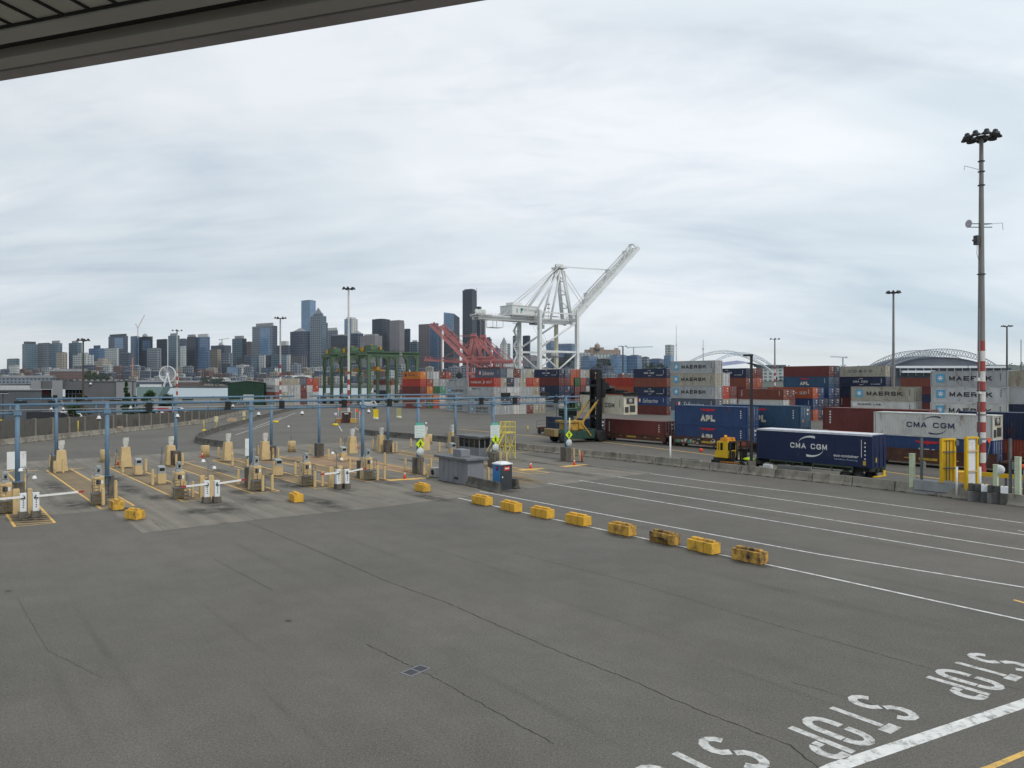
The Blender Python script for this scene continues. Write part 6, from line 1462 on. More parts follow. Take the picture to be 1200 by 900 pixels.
# yellow access stairs
YS = mat('stairs_yellow', (.66, .55, .10), .55, 0, .1, 2); t = thing('access_stairs', 'pale yellow steel inspection platform with stairs behind the toilet', 'platform', G(594, 538.5), RG)
mb = MB(); zd = 3.25
for x in (-.55, .85):
    for y in (-.5, .6): mb.bar((x, y, 0), (x, y, zd+1.25), .07)
for y in (-.5, .6): mb.bar((-.55, y, .2), (.85, y, 2.9), .05); mb.bar((.85, y, .2), (-.55, y, 2.9), .05); mb.bar((-.55, y, 1.6), (.85, y, 1.6), .05)
for x in (-.55, .85): mb.bar((x, -.5, .2), (x, .6, 2.9), .05); mb.bar((x, -.5, 1.6), (x, .6, 1.6), .05)
mb.build('frame', YS, t); mb = MB(); mb.bx(-.6, .9, -.55, .65, zd-.12, zd); mb.build('deck', YS, t); mb = MB()
for z in (zd+.6, zd+1.2):
    mb.bar((-.55, -.5, z), (.85, -.5, z), .05); mb.bar((-.55, .6, z), (.85, .6, z), .05); mb.bar((.85, -.5, z), (.85, .6, z), .05)
for i in range(8): x = -.5+i*.19; mb.bar((x, .6, zd), (x, .6, zd+1.2), .03); mb.bar((x, -.5, zd), (x, -.5, zd+1.2), .02)
mb.build('railing', YS, t); mb = MB()
for y in (-.4, .4): mb.bar((-.6, y, zd-.05), (-2.6, y, .1), .06, .16); mb.bar((-.6, y, zd+.9), (-2.6, y, 1.05), .05); mb.bar((-1.6, y, 1.7), (-1.6, y, 2.6), .04)
for i in range(11): u = (i+.5)/11; mb.bx(-.6-2*u-.12, -.6-2*u+.12, -.4, .4, zd-.1-(zd-.1)*u, zd-.06-(zd-.1)*u)
mb.build('stair', YS, t)
# ---------------------------------------------------------------- yellow concrete blocks
def block_mat(name, c, amt, dark): return mat(name, c, .7, 0, .12, 2.5, dark, amt, 2.2, (1, 1, .7), bump=.35, bscale=14)
BY = [block_mat('block_yellow_%d' % i, c, a, d) for i, (c, a, d) in enumerate((((.66, .37, .045), .22, (.22, .14, .05)), ((.66, .38, .05), .34, (.12, .09, .05)), ((.60, .34, .06), .50, (.05, .042, .035)), ((.57, .33, .07), .62, (.035, .03, .026))))]
def yblock(px, py, label, m, L=1.72, rz=YA, dark=False, grp='yellow concrete blocks'):
    t = thing('concrete_block', label, 'concrete block', G(px, py), rz, grp); w, h = .70, .60
    mb = MB(); mb.bx(-L/2, L/2, -w/2, w/2, .03, h)
    for e in (-1, 1): mb.bx(min(e*L/2, e*(L/2+.05)), max(e*L/2, e*(L/2+.05)), -w*.16, w*.16, .06, h-.04) if e < 0 else None
    for x in (-L*.35, 0, L*.35): mb.bx(x-.12, x+.12, -w*.46, w*.46, -.0, .031)
    mb.build('block', m, t, bevel=.045)
    mb = MB(); n = 3 if L > 1.5 else 2
    for i in range(2): x0 = -L*.44+i*L*.46; mb.bx(x0, x0+L*.40, -w*.20, w*.20, h-.01, h+.12)
    mb.build('top_key', m, t, bevel=.04)
    mb = MB()
    for x in (-L*.17, L*.17): mb.bx(x-.015, x+.015, -w/2-.006, w/2+.006, .04, h+.003)
    mb.build('groove', mat('block_groove', (.30, .18, .05)), t)
    if dark: mb = MB(); mb.prism([(-L*.47, 0), (L*.3, 0), (L*.34, .2), (L*.1, .33), (-L*.2, .28), (-L*.45, .3)], -.012, .0, Matrix.Translation((0, -w/2, .05)) @ Matrix.Rotation(PI/2, 4, 'X')); mb.build('tar_patch', mat('tar_dark', (.03, .03, .03)), t)
    return t
row8 = [(565, 592, 0, 'cleanest looking, beside the concrete barrier'), (599, 599.5, 0, 'second in the row after the barrier'), (635.5, 607, 0, 'smooth unstained third one of the row'), (677.5, 615.5, 0, 'fourth of the row, faint stencil marks'), (729, 627, 2, 'fifth of the row with black streaks'), (779, 637.5, 3, 'sixth of the row with a dark tarred lower side'), (824.5, 647.5, 1, 'seventh of the row, streaked amber'), (878.5, 659, 3, 'nearest of the row, blackened top and end')]
for i, (px, py, mi_, lab) in enumerate(row8): yblock(px, py-1.0, 'yellow concrete block, '+lab, BY[mi_], dark=(i == 5), rz=YA+random.uniform(-.04, .04))
yblock(137, 596.5, 'yellow concrete block tucked behind another by the second kiosk', BY[1], L=1.3); yblock(158, 608, 'yellow concrete block at the pavement corner below the second kiosk', BY[1], L=1.2, rz=YA+.4); yblock(347, 587.5, 'lone yellow concrete block before the fourth kiosk', BY[0], L=1.5, rz=YA-.1); yblock(495, 575.5, 'lone yellow concrete block left of the grey booth', BY[1], L=1.45)
# ---------------------------------------------------------------- concrete barriers
JB = mat('barrier_concrete', (.255, .235, .195), .85, 0, .22, .9, (.09, .08, .065), .40, 1.1, (1, 1, .5), bump=.3, rand=.10); JBD = mat('barrier_dark', (.12, .115, .10), .85, 0, .3, .9, (.05, .045, .04), .5, 1.1, bump=.3)
_jm = {}
def jersey(p, q, label, m, grp, h=.86):
    L = (q-p).length-.05; k = round(L, 1)
    if k not in _jm:
        mb = MB(); prof = [(-.30, 0), (.30, 0), (.30, .08), (.20, .30), (.10, h), (-.10, h), (-.20, .30), (-.30, .08)]
        mb.prism(prof, -k/2, k/2, Matrix.Rotation(PI/2, 4, 'Z') @ Matrix.Rotation(PI/2, 4, 'X')); _jm[k] = mb.mesh('barrier_body')
        e = MB()
        for s in (-1, 1): e.box((s*k*.32, 0, .03), (.5, .62, .062))
        _jm[(k, 'f')] = e.mesh('lift_slot')
    d = (q-p).normalized(); t = thing('concrete_barrier', label, 'barrier', (p+q)/2+Vector((0, 0, 0)), math.atan2(d.y, d.x)+random.uniform(-.012, .012), grp)
    o = link_mesh('body', _jm[k], m, t); b = o.modifiers.new('Bevel', 'BEVEL'); b.width = .025; b.segments = 2; b.limit_method = 'ANGLE'
    link_mesh('lift_slot', _jm[(k, 'f')], GASK, t); return t
def run(pts, seg, desc, m, grp, h=.86, world=False):
    P = [v if world else G(*v) for v in pts]; out = []; i = 0; pos = P[0]; k = 0
    tot = [0]
    for a, b in zip(P[:-1], P[1:]): tot.append(tot[-1]+(b-a).length)
    def ev(s):
        for j in range(len(P)-1):
            if s <= tot[j+1]: return P[j].lerp(P[j+1], (s-tot[j])/(tot[j+1]-tot[j]))
        return P[-1]
    n = max(1, round(tot[-1]/seg))
    for i in range(n): jersey(ev(tot[-1]*i/n), ev(tot[-1]*(i+1)/n), f'grey concrete barrier, {nth(i+1)} segment {desc}', m, grp)
run([(1300, 607), (1200, 594), (1096, 580.5), (992, 568.5), (830, 551), (766, 543.5), (710, 537.3), (600, 526), (575, 523)], 3.85, 'from the right along the train yard', JB, 'concrete barriers along the train yard')
run([(585.5, 577.5), (548.5, 569)], 9, 'lying between booth and toilet', JBD, 'concrete barriers by the toilet'); jersey(G(607, 573), G(596, 571.5), 'short dark concrete barrier right of the toilet', JBD, 'concrete barriers by the toilet')
run([(424, 503), (428, 509.5), (486, 514.5), (556, 521)], 3.0, 'along the back lane behind the far cabinets', JBD, 'concrete barriers behind the far cabinets')
run([(350, 478.5), (328, 484), (280, 498), (250, 507), (233, 513.5), (229, 517.5), (236, 520.5), (263, 524)], 3.0, 'of the curved median left of the back lanes', JBD, 'concrete barriers of the curved median')
run([(-90, 546), (-30, 529), (0, 522), (50, 516.5), (110, 510), (180, 503), (240, 496), (300, 480)], 3.2, 'at the foot of the left wall', JB, 'concrete barriers at the left wall')
# ================================================================== LIGHT MASTS
STEEL = mat('mast_steel', (.20, .19, .185), .5, .2, .12, .5); STEELD = mat('mast_dark', (.05, .05, .052), .5); STRIPER = mat('mast_red', (.30, .055, .05), .5, 0, .12, 2); STRIPEW = mat('mast_white', (.58, .57, .55), .5, 0, .1, 2); LUM = mat('luminaire_black', (.025, .025, .028), .5); BRN = mat('mast_brown', (.075, .06, .05), .6)
def light_mast(px, D, ytop, label, r0=.34, r1=.17, stripe=None, n=8, head=1.25, body=None, detail=False, ring=.55):
    zt = zat(ytop, D); t = thing('light_mast', label, 'light mast', at(px, D), .3); body = body or STEEL
    mb = MB(); z0 = 0 if not stripe else stripe[1]; rr = lambda z: r0+(r1-r0)*z/zt
    k = 6
    for i in range(k):
        a, b = z0+(zt-z0)*i/k, z0+(zt-z0)*(i+1)/k; mb.tube((0, 0, a), (0, 0, b), rr(a), rr(b), 14, cap=False)
    mb.build('shaft', body, t)
    if stripe:
        za, zb, step = stripe; z = za; i = 0
        if za > 0: mb = MB(); mb.tube((0, 0, 0), (0, 0, za), rr(0), rr(za), 14, cap=False); mb.build('shaft', body, t)
        while z < zb-.05:
            z2 = min(zb, z+step); mb = MB(); mb.tube((0, 0, z), (0, 0, z2), rr(z)+.004, rr(z2)+.004, 14, cap=False); mb.build('stripe', STRIPER if i % 2 == 0 else STRIPEW, t); z = z2; i += 1
    if n:
        mb = MB(); mb.lathe([(.08, -.1), (ring, -.08), (ring+.05, 0), (ring, .06), (.1, .1)], (0, 0, zt), 12)
        for i in range(n): a = 2*PI*i/n; mb.bar((0, 0, zt), (math.cos(a)*head*.8, math.sin(a)*head*.8, zt-.05), .08)
        mb.build('head_frame', STEELD, t)
        for i in range(n):
            a = 2*PI*i/n; cx, cy = math.cos(a)*head, math.sin(a)*head; M4 = Matrix.Translation((cx, cy, zt)) @ Matrix.Rotation(a, 4, 'Z') @ Matrix.Rotation(.18, 4, 'Y')
            mb = MB(); mb.lathe([(.12, .42), (.2, .36), (.24, .18), (.44, .02), (.46, -.06), (.40, -.08)], (0, 0, 0), 12, M4); mb.build('luminaire', LUM, t)
    if detail:
        mb = MB()
        for u in (.60, .86, .90, .93): z = zt*u; mb.lathe([(rr(z)+.02, -.03), (rr(z)+.12, -.03), (rr(z)+.12, .03), (rr(z)+.02, .03)], (0, 0, z), 12)
        for u in (.12, .19, .26): z = zt*u; mb.lathe([(rr(z)+.01, -.04), (rr(z)+.06, -.04), (rr(z)+.06, .04), (rr(z)+.01, .04)], (0, 0, z), 12)
        mb.build('clamp_ring', STEELD, t)
        mb = MB(); z = zt*.905; mb.path([(-.2, 0, z-1.5), (-.25, 0, z), (-1.9, .1, z+.25), (-1.95, .1, z-.15)], .025, 5); mb.path([(.2, 0, zt*.745), (2.6, 0, zt*.755), (2.65, 0, zt*.735)], .025, 5); mb.build('whip_arm', mat('arm_grey', (.4, .4, .41)), t)
        mb = MB(); mb.lathe([(.1, -.02), (.26, .02), (.38, .12), (.36, .15), (.1, .04)], (0, 0, 0), 14, Matrix.Translation((-1.4, 0, zt*.745)) @ Matrix.Rotation(-PI/2, 4, 'Y')); mb.build('dish', mat('dish_grey', (.45, .46, .48)), t); mb = MB(); mb.bar((-1.4, 0, zt*.745), (1.3, 0, zt*.75), .07); mb.bar((-1.4, 0, zt*.735), (1.3, 0, zt*.74), .07); mb.build('dish_arm', STEELD, t)
        mb = MB(); mb.bx(-.75, -.35, -.2, .2, zt*.685, zt*.712); mb.bx(-1.0, -.7, -.1, .1, zt*.695, zt*.70); mb.path([(-.5, 0, zt*.685), (-.55, 0, zt*.66), (-.3, 0, zt*.64)], .02, 5); mb.build('radio_box', STEELD, t)
        mb = MB(); mb.tube((-.42, -.1, 1), (-.34, -.1, zt*.5), .09, .07, 8); mb.build('cable_riser', mat('riser_grey', (.15, .15, .16)), t)
        mb = MB(); mb.bx(-.75, -.45, -.3, .1, zt*.288, zt*.298); mb.bx(-.62, -.3, -.35, .05, 8.05, 8.25); mb.bx(-.9, -.5, -.2, .2, 3.0, 3.8); mb.build('junction_box', STRIPEW, t)
    return t
light_mast(1150, 72, 161, 'tall striped light mast in the right foreground with many floodlights', 0.40, .17, (.65, 13.0, .95), 9, 1.25, detail=True)
light_mast(1047, 172, 343, 'bare steel light mast before the dark curved stadium', .36, .2, None, 8, 1.2)
light_mast(908, 330, 397.5, 'light mast with striped foot between the arch stadium and maroon stack', .42, .25, (6, 16, 1.4), 6, 1.9)
light_mast(1180, 270, 382.5, 'dark light mast near the right edge beyond the star stack', .36, .24, None, 6, 1.5, body=STEELD)
light_mast(408.5, 186, 338.5, 'tallest left light mast, striped foot, before the green cranes', .34, .2, (3.2, 11.6, 1.3), 7, 1.25, body=STRIPEW)
light_mast(328.5, 242, 373, 'slim light mast with striped foot before the silver tower', .34, .22, (2.5, 14.5, 1.35), 6, 1.5, body=mat('mast_pale', (.36, .36, .36)))
light_mast(207.5, 300, 387.5, 'slim light mast with striped foot by the far observation wheel', .36, .25, (1, 13, 1.45), 4, 1.6, body=MATS['mast_pale'])
light_mast(97.5, 160, 399, 'brown light mast in front of the grey warehouse', .22, .16, None, 4, .9, body=BRN)
light_mast(730, 428, 406, 'thin dark light mast with striped foot right of the hospital hill', .5, .35, (5, 14, 1.6), 5, 2.2, body=STEELD)
light_mast(518, 300, 391, 'pale thin mast with red foot before the red cranes', .34, .22, (1, 6, 1.4), 0, 0, body=mat('mast_rusty', (.42, .33, .29)))
for px, y0, D in ((1134.5, 428, 300), (1196.5, 398, 290)): light_mast(px, D, y0, 'thin dark pole by the dark stadium, %s of the striped mast' % ('left' if px < 1150 else 'right'), .14, .12, None, 0, 0, body=STEELD)
# single headed yard lamp
t = thing('yard_lamp', 'black lamp post with one flat rectangular head behind the yellow tractor', 'lamp post', at(880.5, 76.8), 0); zt = zat(417, 76.8)
mb = MB(); mb.bar((0, 0, 1.2), (0, 0, zt), .26, .26, .22, .22); mb.build('pole', LUM, t); mb = MB(); mb.bx(-.75, .12, -.22, .22, zt-.05, zt+.16); mb.build('lamp_head', LUM, t); mb = MB(); mb.bx(-.36, .36, -.36, .36, 0, 1.25); mb.build('base', PED, t, bevel=.03)
# ================================================================== LEFT SIDE: WALL, WAREHOUSE, SHED
WL_ = mat('wall_panel', (.105, .10, .09), .85, 0, .22, .6, (.05, .045, .04), .35, .6, (1, 1, .4), bump=.2); WP_ = mat('wall_post', (.20, .185, .16), .85, 0, .2, 1)
wp = [G(-120, 552), G(0, 519), G(180, 501.5), G(244, 494), G(300, 478.5)]; wp = [p+Vector((-.9, .5, 0)) for p in wp]
tw = thing('retaining_wall', 'dark concrete panel wall with lighter posts along the left lane', 'wall', wp[0]); o0 = wp[0]
def zt_at(s): return 3.75-1.1*min(1, s/90)
acc = 0
for a, b in zip(wp[:-1], wp[1:]):
    L = (b-a).length; n = max(1, round(L/3.6)); d = (b-a)/n; ang = math.atan2(d.y, d.x)
    for i in range(n):
        p = a+d*i-o0; q = p+d; z = zt_at(acc); mb = MB(); mb.box(((p.x+q.x)/2, (p.y+q.y)/2, z/2), (d.length-.02, .22, z), ang); mb.build('panel', WL_, tw)
        mb = MB(); mb.box((p.x, p.y, (z+.12)/2), (.34, .5, z+.12), ang); mb.build('post', WP_, tw); acc += d.length
CLAD = mat('cladding_grey', (.13, .132, .138), .6, .1, .08, .3); CLADL = mat('cladding_pale', (.27, .275, .285), .6, .1, .06, .3); CLADB = mat('cladding_blue_grey', (.105, .115, .13), .6, .1, .08, .3); GLZ = mat('warehouse_glass', (.02, .022, .026), .15); RSTR = mat('warehouse_red', (.10, .03, .03))
D = 195; X = lambda px: (px-600)/F*D; Zy = lambda y: zat(y, D)
t = thing('warehouse', 'long grey flat roofed warehouse with paler wall bays behind the left wall', 'warehouse', (X(98), D, 0)); ox = X(98)
def wedge(mb, xa, xb, d0, d1, z0, z1): k0, k1 = (D+d0)/D, (D+d1)/D; mb.prism([(xa*k0-ox, d0), (xb*k0-ox, d0), (xb*k1-ox, d1), (xa*k1-ox, d1)], z0, z1); return mb
def wb(nm, m, p0, p1, y0, y1, d0, d1, par=None): return wedge(MB(), X(p0), X(p1), d0, d1, -4 if y1 is None else Zy(y1), Zy(y0)).build(nm, m, par or t)
wb('wall', CLAD, 98, 136, 446.8, None, 0, 30); wb('wall', CLADL, 136, 159.5, 446.6, None, -.6, 28); w2 = wb('wall', CLAD, 73.5, 97.8, 447, 456.3, .5, 30); wb('wall', CLADL, 61, 73.4, 445.8, None, -.4, 30); wb('wall', CLAD, 48, 60.9, 446.2, 456, -.2, 30); wb('wall', CLADL, 36, 47.9, 446.3, 456.5, -.5, 30)
wb('wall', CLAD, 36, 98, 468, None, 2, 30)
for i in range(5):
    p0 = 76.5+i*4.2; f = wb('window', GLZ, p0, p0+3.6, 456.6, 467.8, 2.2, 3); wb('mullion', CLADL, p0+3.6, p0+4.2, 456.4, 468, 1.9, 3, t); wb('transom', CLADL, p0, p0+3.6, 461.3, 461.9, 2.1, 2.3, f)
f = wb('window', GLZ, 36.5, 60.5, 456.6, 468, 2.4, 3); wb('red_panel', RSTR, 49.5, 59, 457, 462, 2.0, 2.3, f)
wb('roof_edge', CLADL, 97.9, 136, 446.3, 446.9, -.3, .3); wb('downpipe', GLZ, 155.3, 155.9, 446.5, 480, -.9, -.62); wb('dock_door', GLZ, 62, 67, 463, 480, -.6, -.38)
wb('roof_edge', CLAD, 136, 159.6, 446.0, 446.7, -.8, 0)
mb = MB(); 
for i in range(9): mb.tube((X(66+i*7.2)-ox, 8, Zy(446.4)), (X(66+i*7.2)-ox, 8, Zy(444.8)), .35, n=8)
mb.build('roof_vent', CLADL, t)
t = thing('wall_light', 'small white flood lamp on the darker warehouse wall', 'lamp', (X(107), D-.3, Zy(449.5))); mb = MB(); mb.lathe([(.1, .25), (.3, .1), (.34, -.2), (.2, -.25)], n=12); mb.build('shade', LAMPW, t); mb = MB(); mb.bx(-.08, .08, 0, .3, 0, .12); mb.build('bracket', LUM, t)
D = 150; X = lambda px: (px-600)/F*D; Zy = lambda y: zat(y, D)
t = thing('shed_building', 'dark blue grey box building at the left edge before the warehouse', 'building', (X(24), D, 0)); ox = X(24); mb = wedge(MB(), X(-60), X(48.5), 0, 24, -4, Zy(457.8))
for i in range(8): x = X(-58+i*15.2)-ox; mb.bx(x, x+.06, -.03, .01, -4, Zy(458.2))
mb.build('wall', CLADB, t); mb = wedge(MB(), X(-60.5), X(49), -.2, 24.2, Zy(457.8), Zy(457.2)); mb.build('roof_edge', CLAD, t); mb = wedge(MB(), X(-20), X(35), 6, 18, Zy(457.3), Zy(452.6)); mb.build('skylight', mat('roof_white_sheet', (.45, .46, .46)), t)
t = thing('street_lamp', 'short dark street lamp at the left edge before the box building', 'street lamp', at(3.5, 125, -3)); mb = MB(); mb.tube((0, 0, 0), (0, 0, zat(461, 125)+3), .12, .08, 8); mb.bx(-.5, .7, -.2, .2, zat(461, 125)+3, zat(460, 125)+3.1); mb.build('pole', LUM, t); mb = MB(); mb.bx(-.5, .7, -.25, .25, zat(461, 125)+2.95, zat(461, 125)+3.0); mb.build('lamp_head', LAMPW, t)
# lower lot with parked lorries behind the wall
VW = mat('van_white', (.55, .56, .57), .4); VR = mat('van_red', (.4, .05, .05), .4); VB = mat('van_black', (.03, .03, .035), .3); TYRE = RUB
def lorry(px, D, col, label, L=7, h=2.6, base=0, rz=0):
    t = thing('parked_truck', label, 'truck', at(px, D, base), rz)
    mb = MB(); mb.bx(-L*.5, L*.18, -1.15, 1.15, .9, h+.6); mb.build('box', col, t, bevel=.05); mb = MB(); mb.prism([(L*.2, .6), (L*.48, .6), (L*.5, 1.3), (L*.42, 2.1), (L*.34, 2.6), (L*.2, 2.6)], -1.1, 1.1, Matrix.Rotation(PI/2, 4, 'X')); c = mb.build('cab', col, t); mb = MB(); mb.prism([(L*.475, 1.45), (L*.425, 2.05), (L*.36, 2.45), (L*.28, 2.45), (L*.28, 1.45)], -1.11, 1.11, Matrix.Rotation(PI/2, 4, 'X')); mb.build('window', GLZ, c); mb = MB(); mb.bx(-L*.5, L*.45, -1, 1, .55, .85); mb.build('chassis', VB, t)
    for x in (-L*.32, L*.35):
        for y in (-1.05, .8): mb = MB(); mb.tube((x, y, .48), (x, y+.25, .48), .48, n=14); mb.build('wheel', TYRE, t)
for i, (px, D, c, lab, L) in enumerate(((167, 178, VB, 'black lorry parked behind the left wall by the green tree', 8), (178, 186, VW, 'small white lorry parked behind the wall under the gantry signal', 5.5), (190, 196, VR, 'red lorry parked behind the wall right of the rounded tree', 6), (199, 204, VW, 'white long lorry parked behind the wall beside the red one', 8), (60, 150, VB, 'black lorry parked before the warehouse by the blue post', 8), (77, 152, VW, 'white lorry parked before the warehouse windows', 6))):
    lorry(px, D, c, lab, L, 2.2, -.3 if px > 100 else .5, .15)
GRS = mat('shed_green', (.018, .05, .032), .6, .1, .1, .5); D = 297; X = lambda px: (px-600)/F*D; Zy = lambda y: zat(y, D)
t = thing('metal_shed', 'dark green metal shed with low gable and a pale roller door', 'shed', (X(288), D, 0)); ox = X(288)
mb = MB(); w0, w1 = X(267)-ox, X(309.5)-ox; pk = (w0+w1)/2; mb.prism([(w0, 0), (w1, 0), (w1, Zy(448.8)), (pk, Zy(446.6)), (w0, Zy(448.8))], -10, 0, Matrix.Rotation(PI/2, 4, 'X'))
for i in range(14): x = w0+(w1-w0)*i/14; mb.bx(x, x+.05, -.04, .01, 0, Zy(449))
mb.build('wall', GRS, t); mb = MB(); n = mb.pts([(w0-.3, -.3, Zy(448.8)+.04), (pk, -.3, Zy(446.6)+.06), (pk, 10.3, Zy(446.6)+.06), (w0-.3, 10.3, Zy(448.8)+.04), (w1+.3, -.3, Zy(448.8)+.04), (w1+.3, 10.3, Zy(448.8)+.04)]); mb.face([n, n+1, n+2, n+3]); mb.face([n+1, n+4, n+5, n+2]); mb.build('roof', mat('shed_roof', (.012, .03, .02)), t); mb = MB(); mb.bx(X(285)-ox, X(297.5)-ox, -.06, 0, 0, Zy(462.3)); mb.build('roller_door', mat('door_pale', (.42, .46, .46)), t); mb = MB(); mb.bx(X(277.5)-ox, X(281.5)-ox, -.06, 0, 0, Zy(472)); mb.build('side_door', MATS['door_pale'], t)
t = thing('moored_ship', 'grey green ship hull with a raked stern moored beyond the warehouse', 'ship', at(176, 640, -3.6)); w = 16/F*640
SHG = mat('ship_grey_green', (.16, .22, .215), .6)
mb = MB(); mb.prism([(-w, 0), (w*.55, 0), (w*1.0, 8.3), (-w, 8.3)], -14, 0, Matrix.Rotation(PI/2, 4, 'X')); mb.build('hull', SHG, t); mb = MB(); mb.bx(-w*.9, w*.4, 3, 11, 8.3, 10.2); mb.build('deck_house', CABW, t)
mb = MB()
for i in range(12): x = -w+i*w*2/12; mb.bar((x, .1, 8.3), (x, .1, 9.4), .12)
mb.bar((-w, .1, 9.4), (w, .1, 9.4), .12); mb.build('railing', STEELD, t)
# yellow posts with weighted feet along the lanes
YP = mat('post_yellow', (.68, .50, .02), .5)
yp = [(2, 512, 'sign', 2.9), (91.5, 511, 'bare', 2.6), (147.5, 503, 'bare', 2.6), (202, 498, 'bare', 2.4), (239, 505, 'bare', 2.0), (253.5, 502, 'sign', 2.4), (286, 492, 'sign', 2.0), (598.5, 0, '', 0)]
for i, (px, py, k, h) in enumerate(yp[:-1]):
    t = thing('yellow_post', f'yellow sign post with weighted foot, {nth(i+1)} from the left beside the left lane', 'post', G(px, py)); mb = MB(); mb.tube((0, 0, 0), (0, 0, h), .07, n=8); mb.build('pole', YP, t); mb = MB(); mb.lathe([(.42, 0), (.36, .22), (.12, .32)], n=12); mb.build('foot', YP, t)
    if k == 'sign': mb = MB(); mb.bx(-.36, .36, -.03, .03, h-1.1, h); mb.build('plate', YP if i == 0 else mat('plate_cream', (.55, .52, .38)), t)
BT = mat('block_tan', (.44, .33, .22), .8, 0, .2, 1)
for px, py, lab in ((138, 505, 'tan concrete slab piled against the left wall barriers'), (228.5, 496.5, 'orange tan block on the lane right of the far wall'), (272, 494, 'yellowish block beside the curved median')):
    t = thing('loose_block', lab, 'concrete block', G(px, py), .1); mb = MB(); mb.bx(-1.0, 1.0, -.4, .4, 0, .62); mb.build('slab', BT, t, bevel=.05); mb = MB(); mb.bx(-.7, .8, -.34, .34, .62, .85); mb.build('upper_slab', BT, t, bevel=.04)
# ---------------------------------------------------------------- back lot bits
t = thing('guard_hut', 'tiny maroon guard hut with a dark open front at the median end', 'hut', G(406, 495.5), .2); MRN = mat('hut_maroon', (.10, .022, .025))
mb = MB(); mb.bx(-.95, .95, -.7, .9, .1, 2.3); mb.build('wall', MRN, t); mb = MB(); mb.bx(-.5, .5, -.74, -.69, .3, 1.9); mb.build('opening', GASK, t); mb = MB(); mb.bx(-1.15, 1.15, -.95, 1.1, 2.3, 2.46); mb.build('roof', mat('hut_roof', (.30, .25, .19)), t); mb = MB(); mb.bx(-.45, .45, -.75, -.72, 1.95, 2.2); mb.build('name_plate', CABW, t)
for px, py, lab in ((397.5, 495.5, 'wooden crate left of the tiny maroon hut'), (414, 495.5, 'yellow pump box right of the tiny maroon hut')):
    t = thing('supply_box', lab, 'box', G(px, py), .3); mb = MB(); mb.bx(-.7, .7, -.5, .5, 0, .9); mb.build('body', mat('box_ochre' if 'yellow' in lab else 'box_wood', (.45, .28, .06) if 'yellow' in lab else (.30, .17, .07)), t, bevel=.03); mb = MB(); mb.bx(-.74, .74, -.54, .54, .9, 1.0); mb.build('lid', BGD, t)
FL = mat('flag_orange', (.72, .09, .03), .6)
for i, (px, py, h) in enumerate(((396.5, 495, 3.6), (416.5, 496, 3.2), (421.5, 499, 3.0))):
    t = thing('warning_flag', f'small orange warning flag, {nth(i+1)} from the left by the maroon hut', 'flag', G(px, py), .4); mb = MB(); mb.tube((0, 0, 0), (0, 0, h), .03, n=6); mb.build('staff', ARMW, t); mb = MB(); n = mb.pts([(0, 0, h), (.62, .05, h-.15), (.58, .02, h-.75), (0, 0, h-.6)]); mb.face([n, n+1, n+2, n+3]); mb.build('cloth', FL, t)
t = thing('round_sign', 'round white sign on a short post left of the maroon hut', 'sign', G(393.2, 497), 0); mb = MB(); mb.tube((0, 0, 0), (0, 0, 2.4), .04, n=6); mb.build('post', LAD, t); mb = MB(); mb.lathe([(.02, 0), (.36, 0), (.36, .03), (.02, .03)], n=18, M=Matrix.Translation((0, 0, 2.1)) @ Matrix.Rotation(PI/2, 4, 'X')); mb.build('disc', mat('sign_pale_blue', (.55, .57, .66)), t)
for i, (px, py) in enumerate(((393, 498.5), (323, 495))):
    t = thing('lane_bumper', ('yellow rubber bumper at the foot of the round white sign', 'yellow rubber bumper lying at the painted bay lines')[i], 'bumper', G(px, py), .3); mb = MB(); mb.lathe([(.7, 0), (.62, .3), (.3, .42)], n=12); mb.build('rubber', YP, t); mb = MB(); mb.lathe([(.12, .42), (.12, .5)], n=8); mb.build('knob', LUM, t)
for px, py, m, lab, cc in ((440.5, 491.5, YP, 'solid yellow upright panel on a pale round base', True), (467.5, 490, mat('mesh_olive', (.33, .32, .17)), 'olive mesh upright panel on a pale base right of the yellow one', False)):
    t = thing('lane_marker', lab, 'panel', G(px, py)); mb = MB(); mb.bx(-.6, .6, -.05, .05, .5, 2.5); mb.build('panel', m, t); mb = MB(); mb.lathe([(.72, 0), (.7, .35), (.5, .5)], n=14); mb.build('base', mat('base_pale_green', (.52, .56, .42)), t)
lorry(432, 262, VW, 'white pickup like truck far off under the gantry pipe with yellow roof bar', 5.5, 1.6)
for i, px in enumerate((618.5,)):
    t = thing('yellow_post', 'short yellow marker post left of the far rail car', 'post', G(px, 505)); mb = MB(); mb.tube((0, 0, 0), (0, 0, .95), .09, n=8); mb.build('pole', YP, t); mb = MB(); mb.lathe([(.16, 0), (.14, .06), (.09, .08)], n=10); mb.build('foot', LUM, t)
# ---------------------------------------------------------------- things behind the right hand barrier
LG = mat('bollard_pale_green', (.50, .56, .40), .5, 0, .1, 2); GPO = mat('post_grey', (.13, .14, .15), .5, .2)
for i, (px, D, yt, w) in enumerate(((1069, 63.5, 532, .36), (1193, 57.2, 536, .36), (1167, 57.8, 545, .30))):
    t = thing('square_bollard', ('pale green square bollard left of the yellow frame', 'pale green square bollard at the right edge', 'pale green short bollard carrying a white hose reel')[i], 'bollard', at(px, D), YA); mb = MB(); mb.bx(-w/2, w/2, -w/2, w/2, 0, zat(yt, D)); mb.build('post', LG, t, bevel=.02); mb = MB(); mb.bx(-w/2-.02, w/2+.02, -w/2-.02, w/2+.02, zat(yt, D), zat(yt, D)+.04); mb.build('cap', LG, t)
    if i == 2: mb = MB(); mb.lathe([(.08, -.1), (.34, -.1), (.36, 0), (.34, .1), (.08, .1)], n=18, M=Matrix.Translation((.25, 0, zat(550, D))) @ Matrix.Rotation(PI/2, 4, 'X')); mb.build('hose_reel', CABW, t)
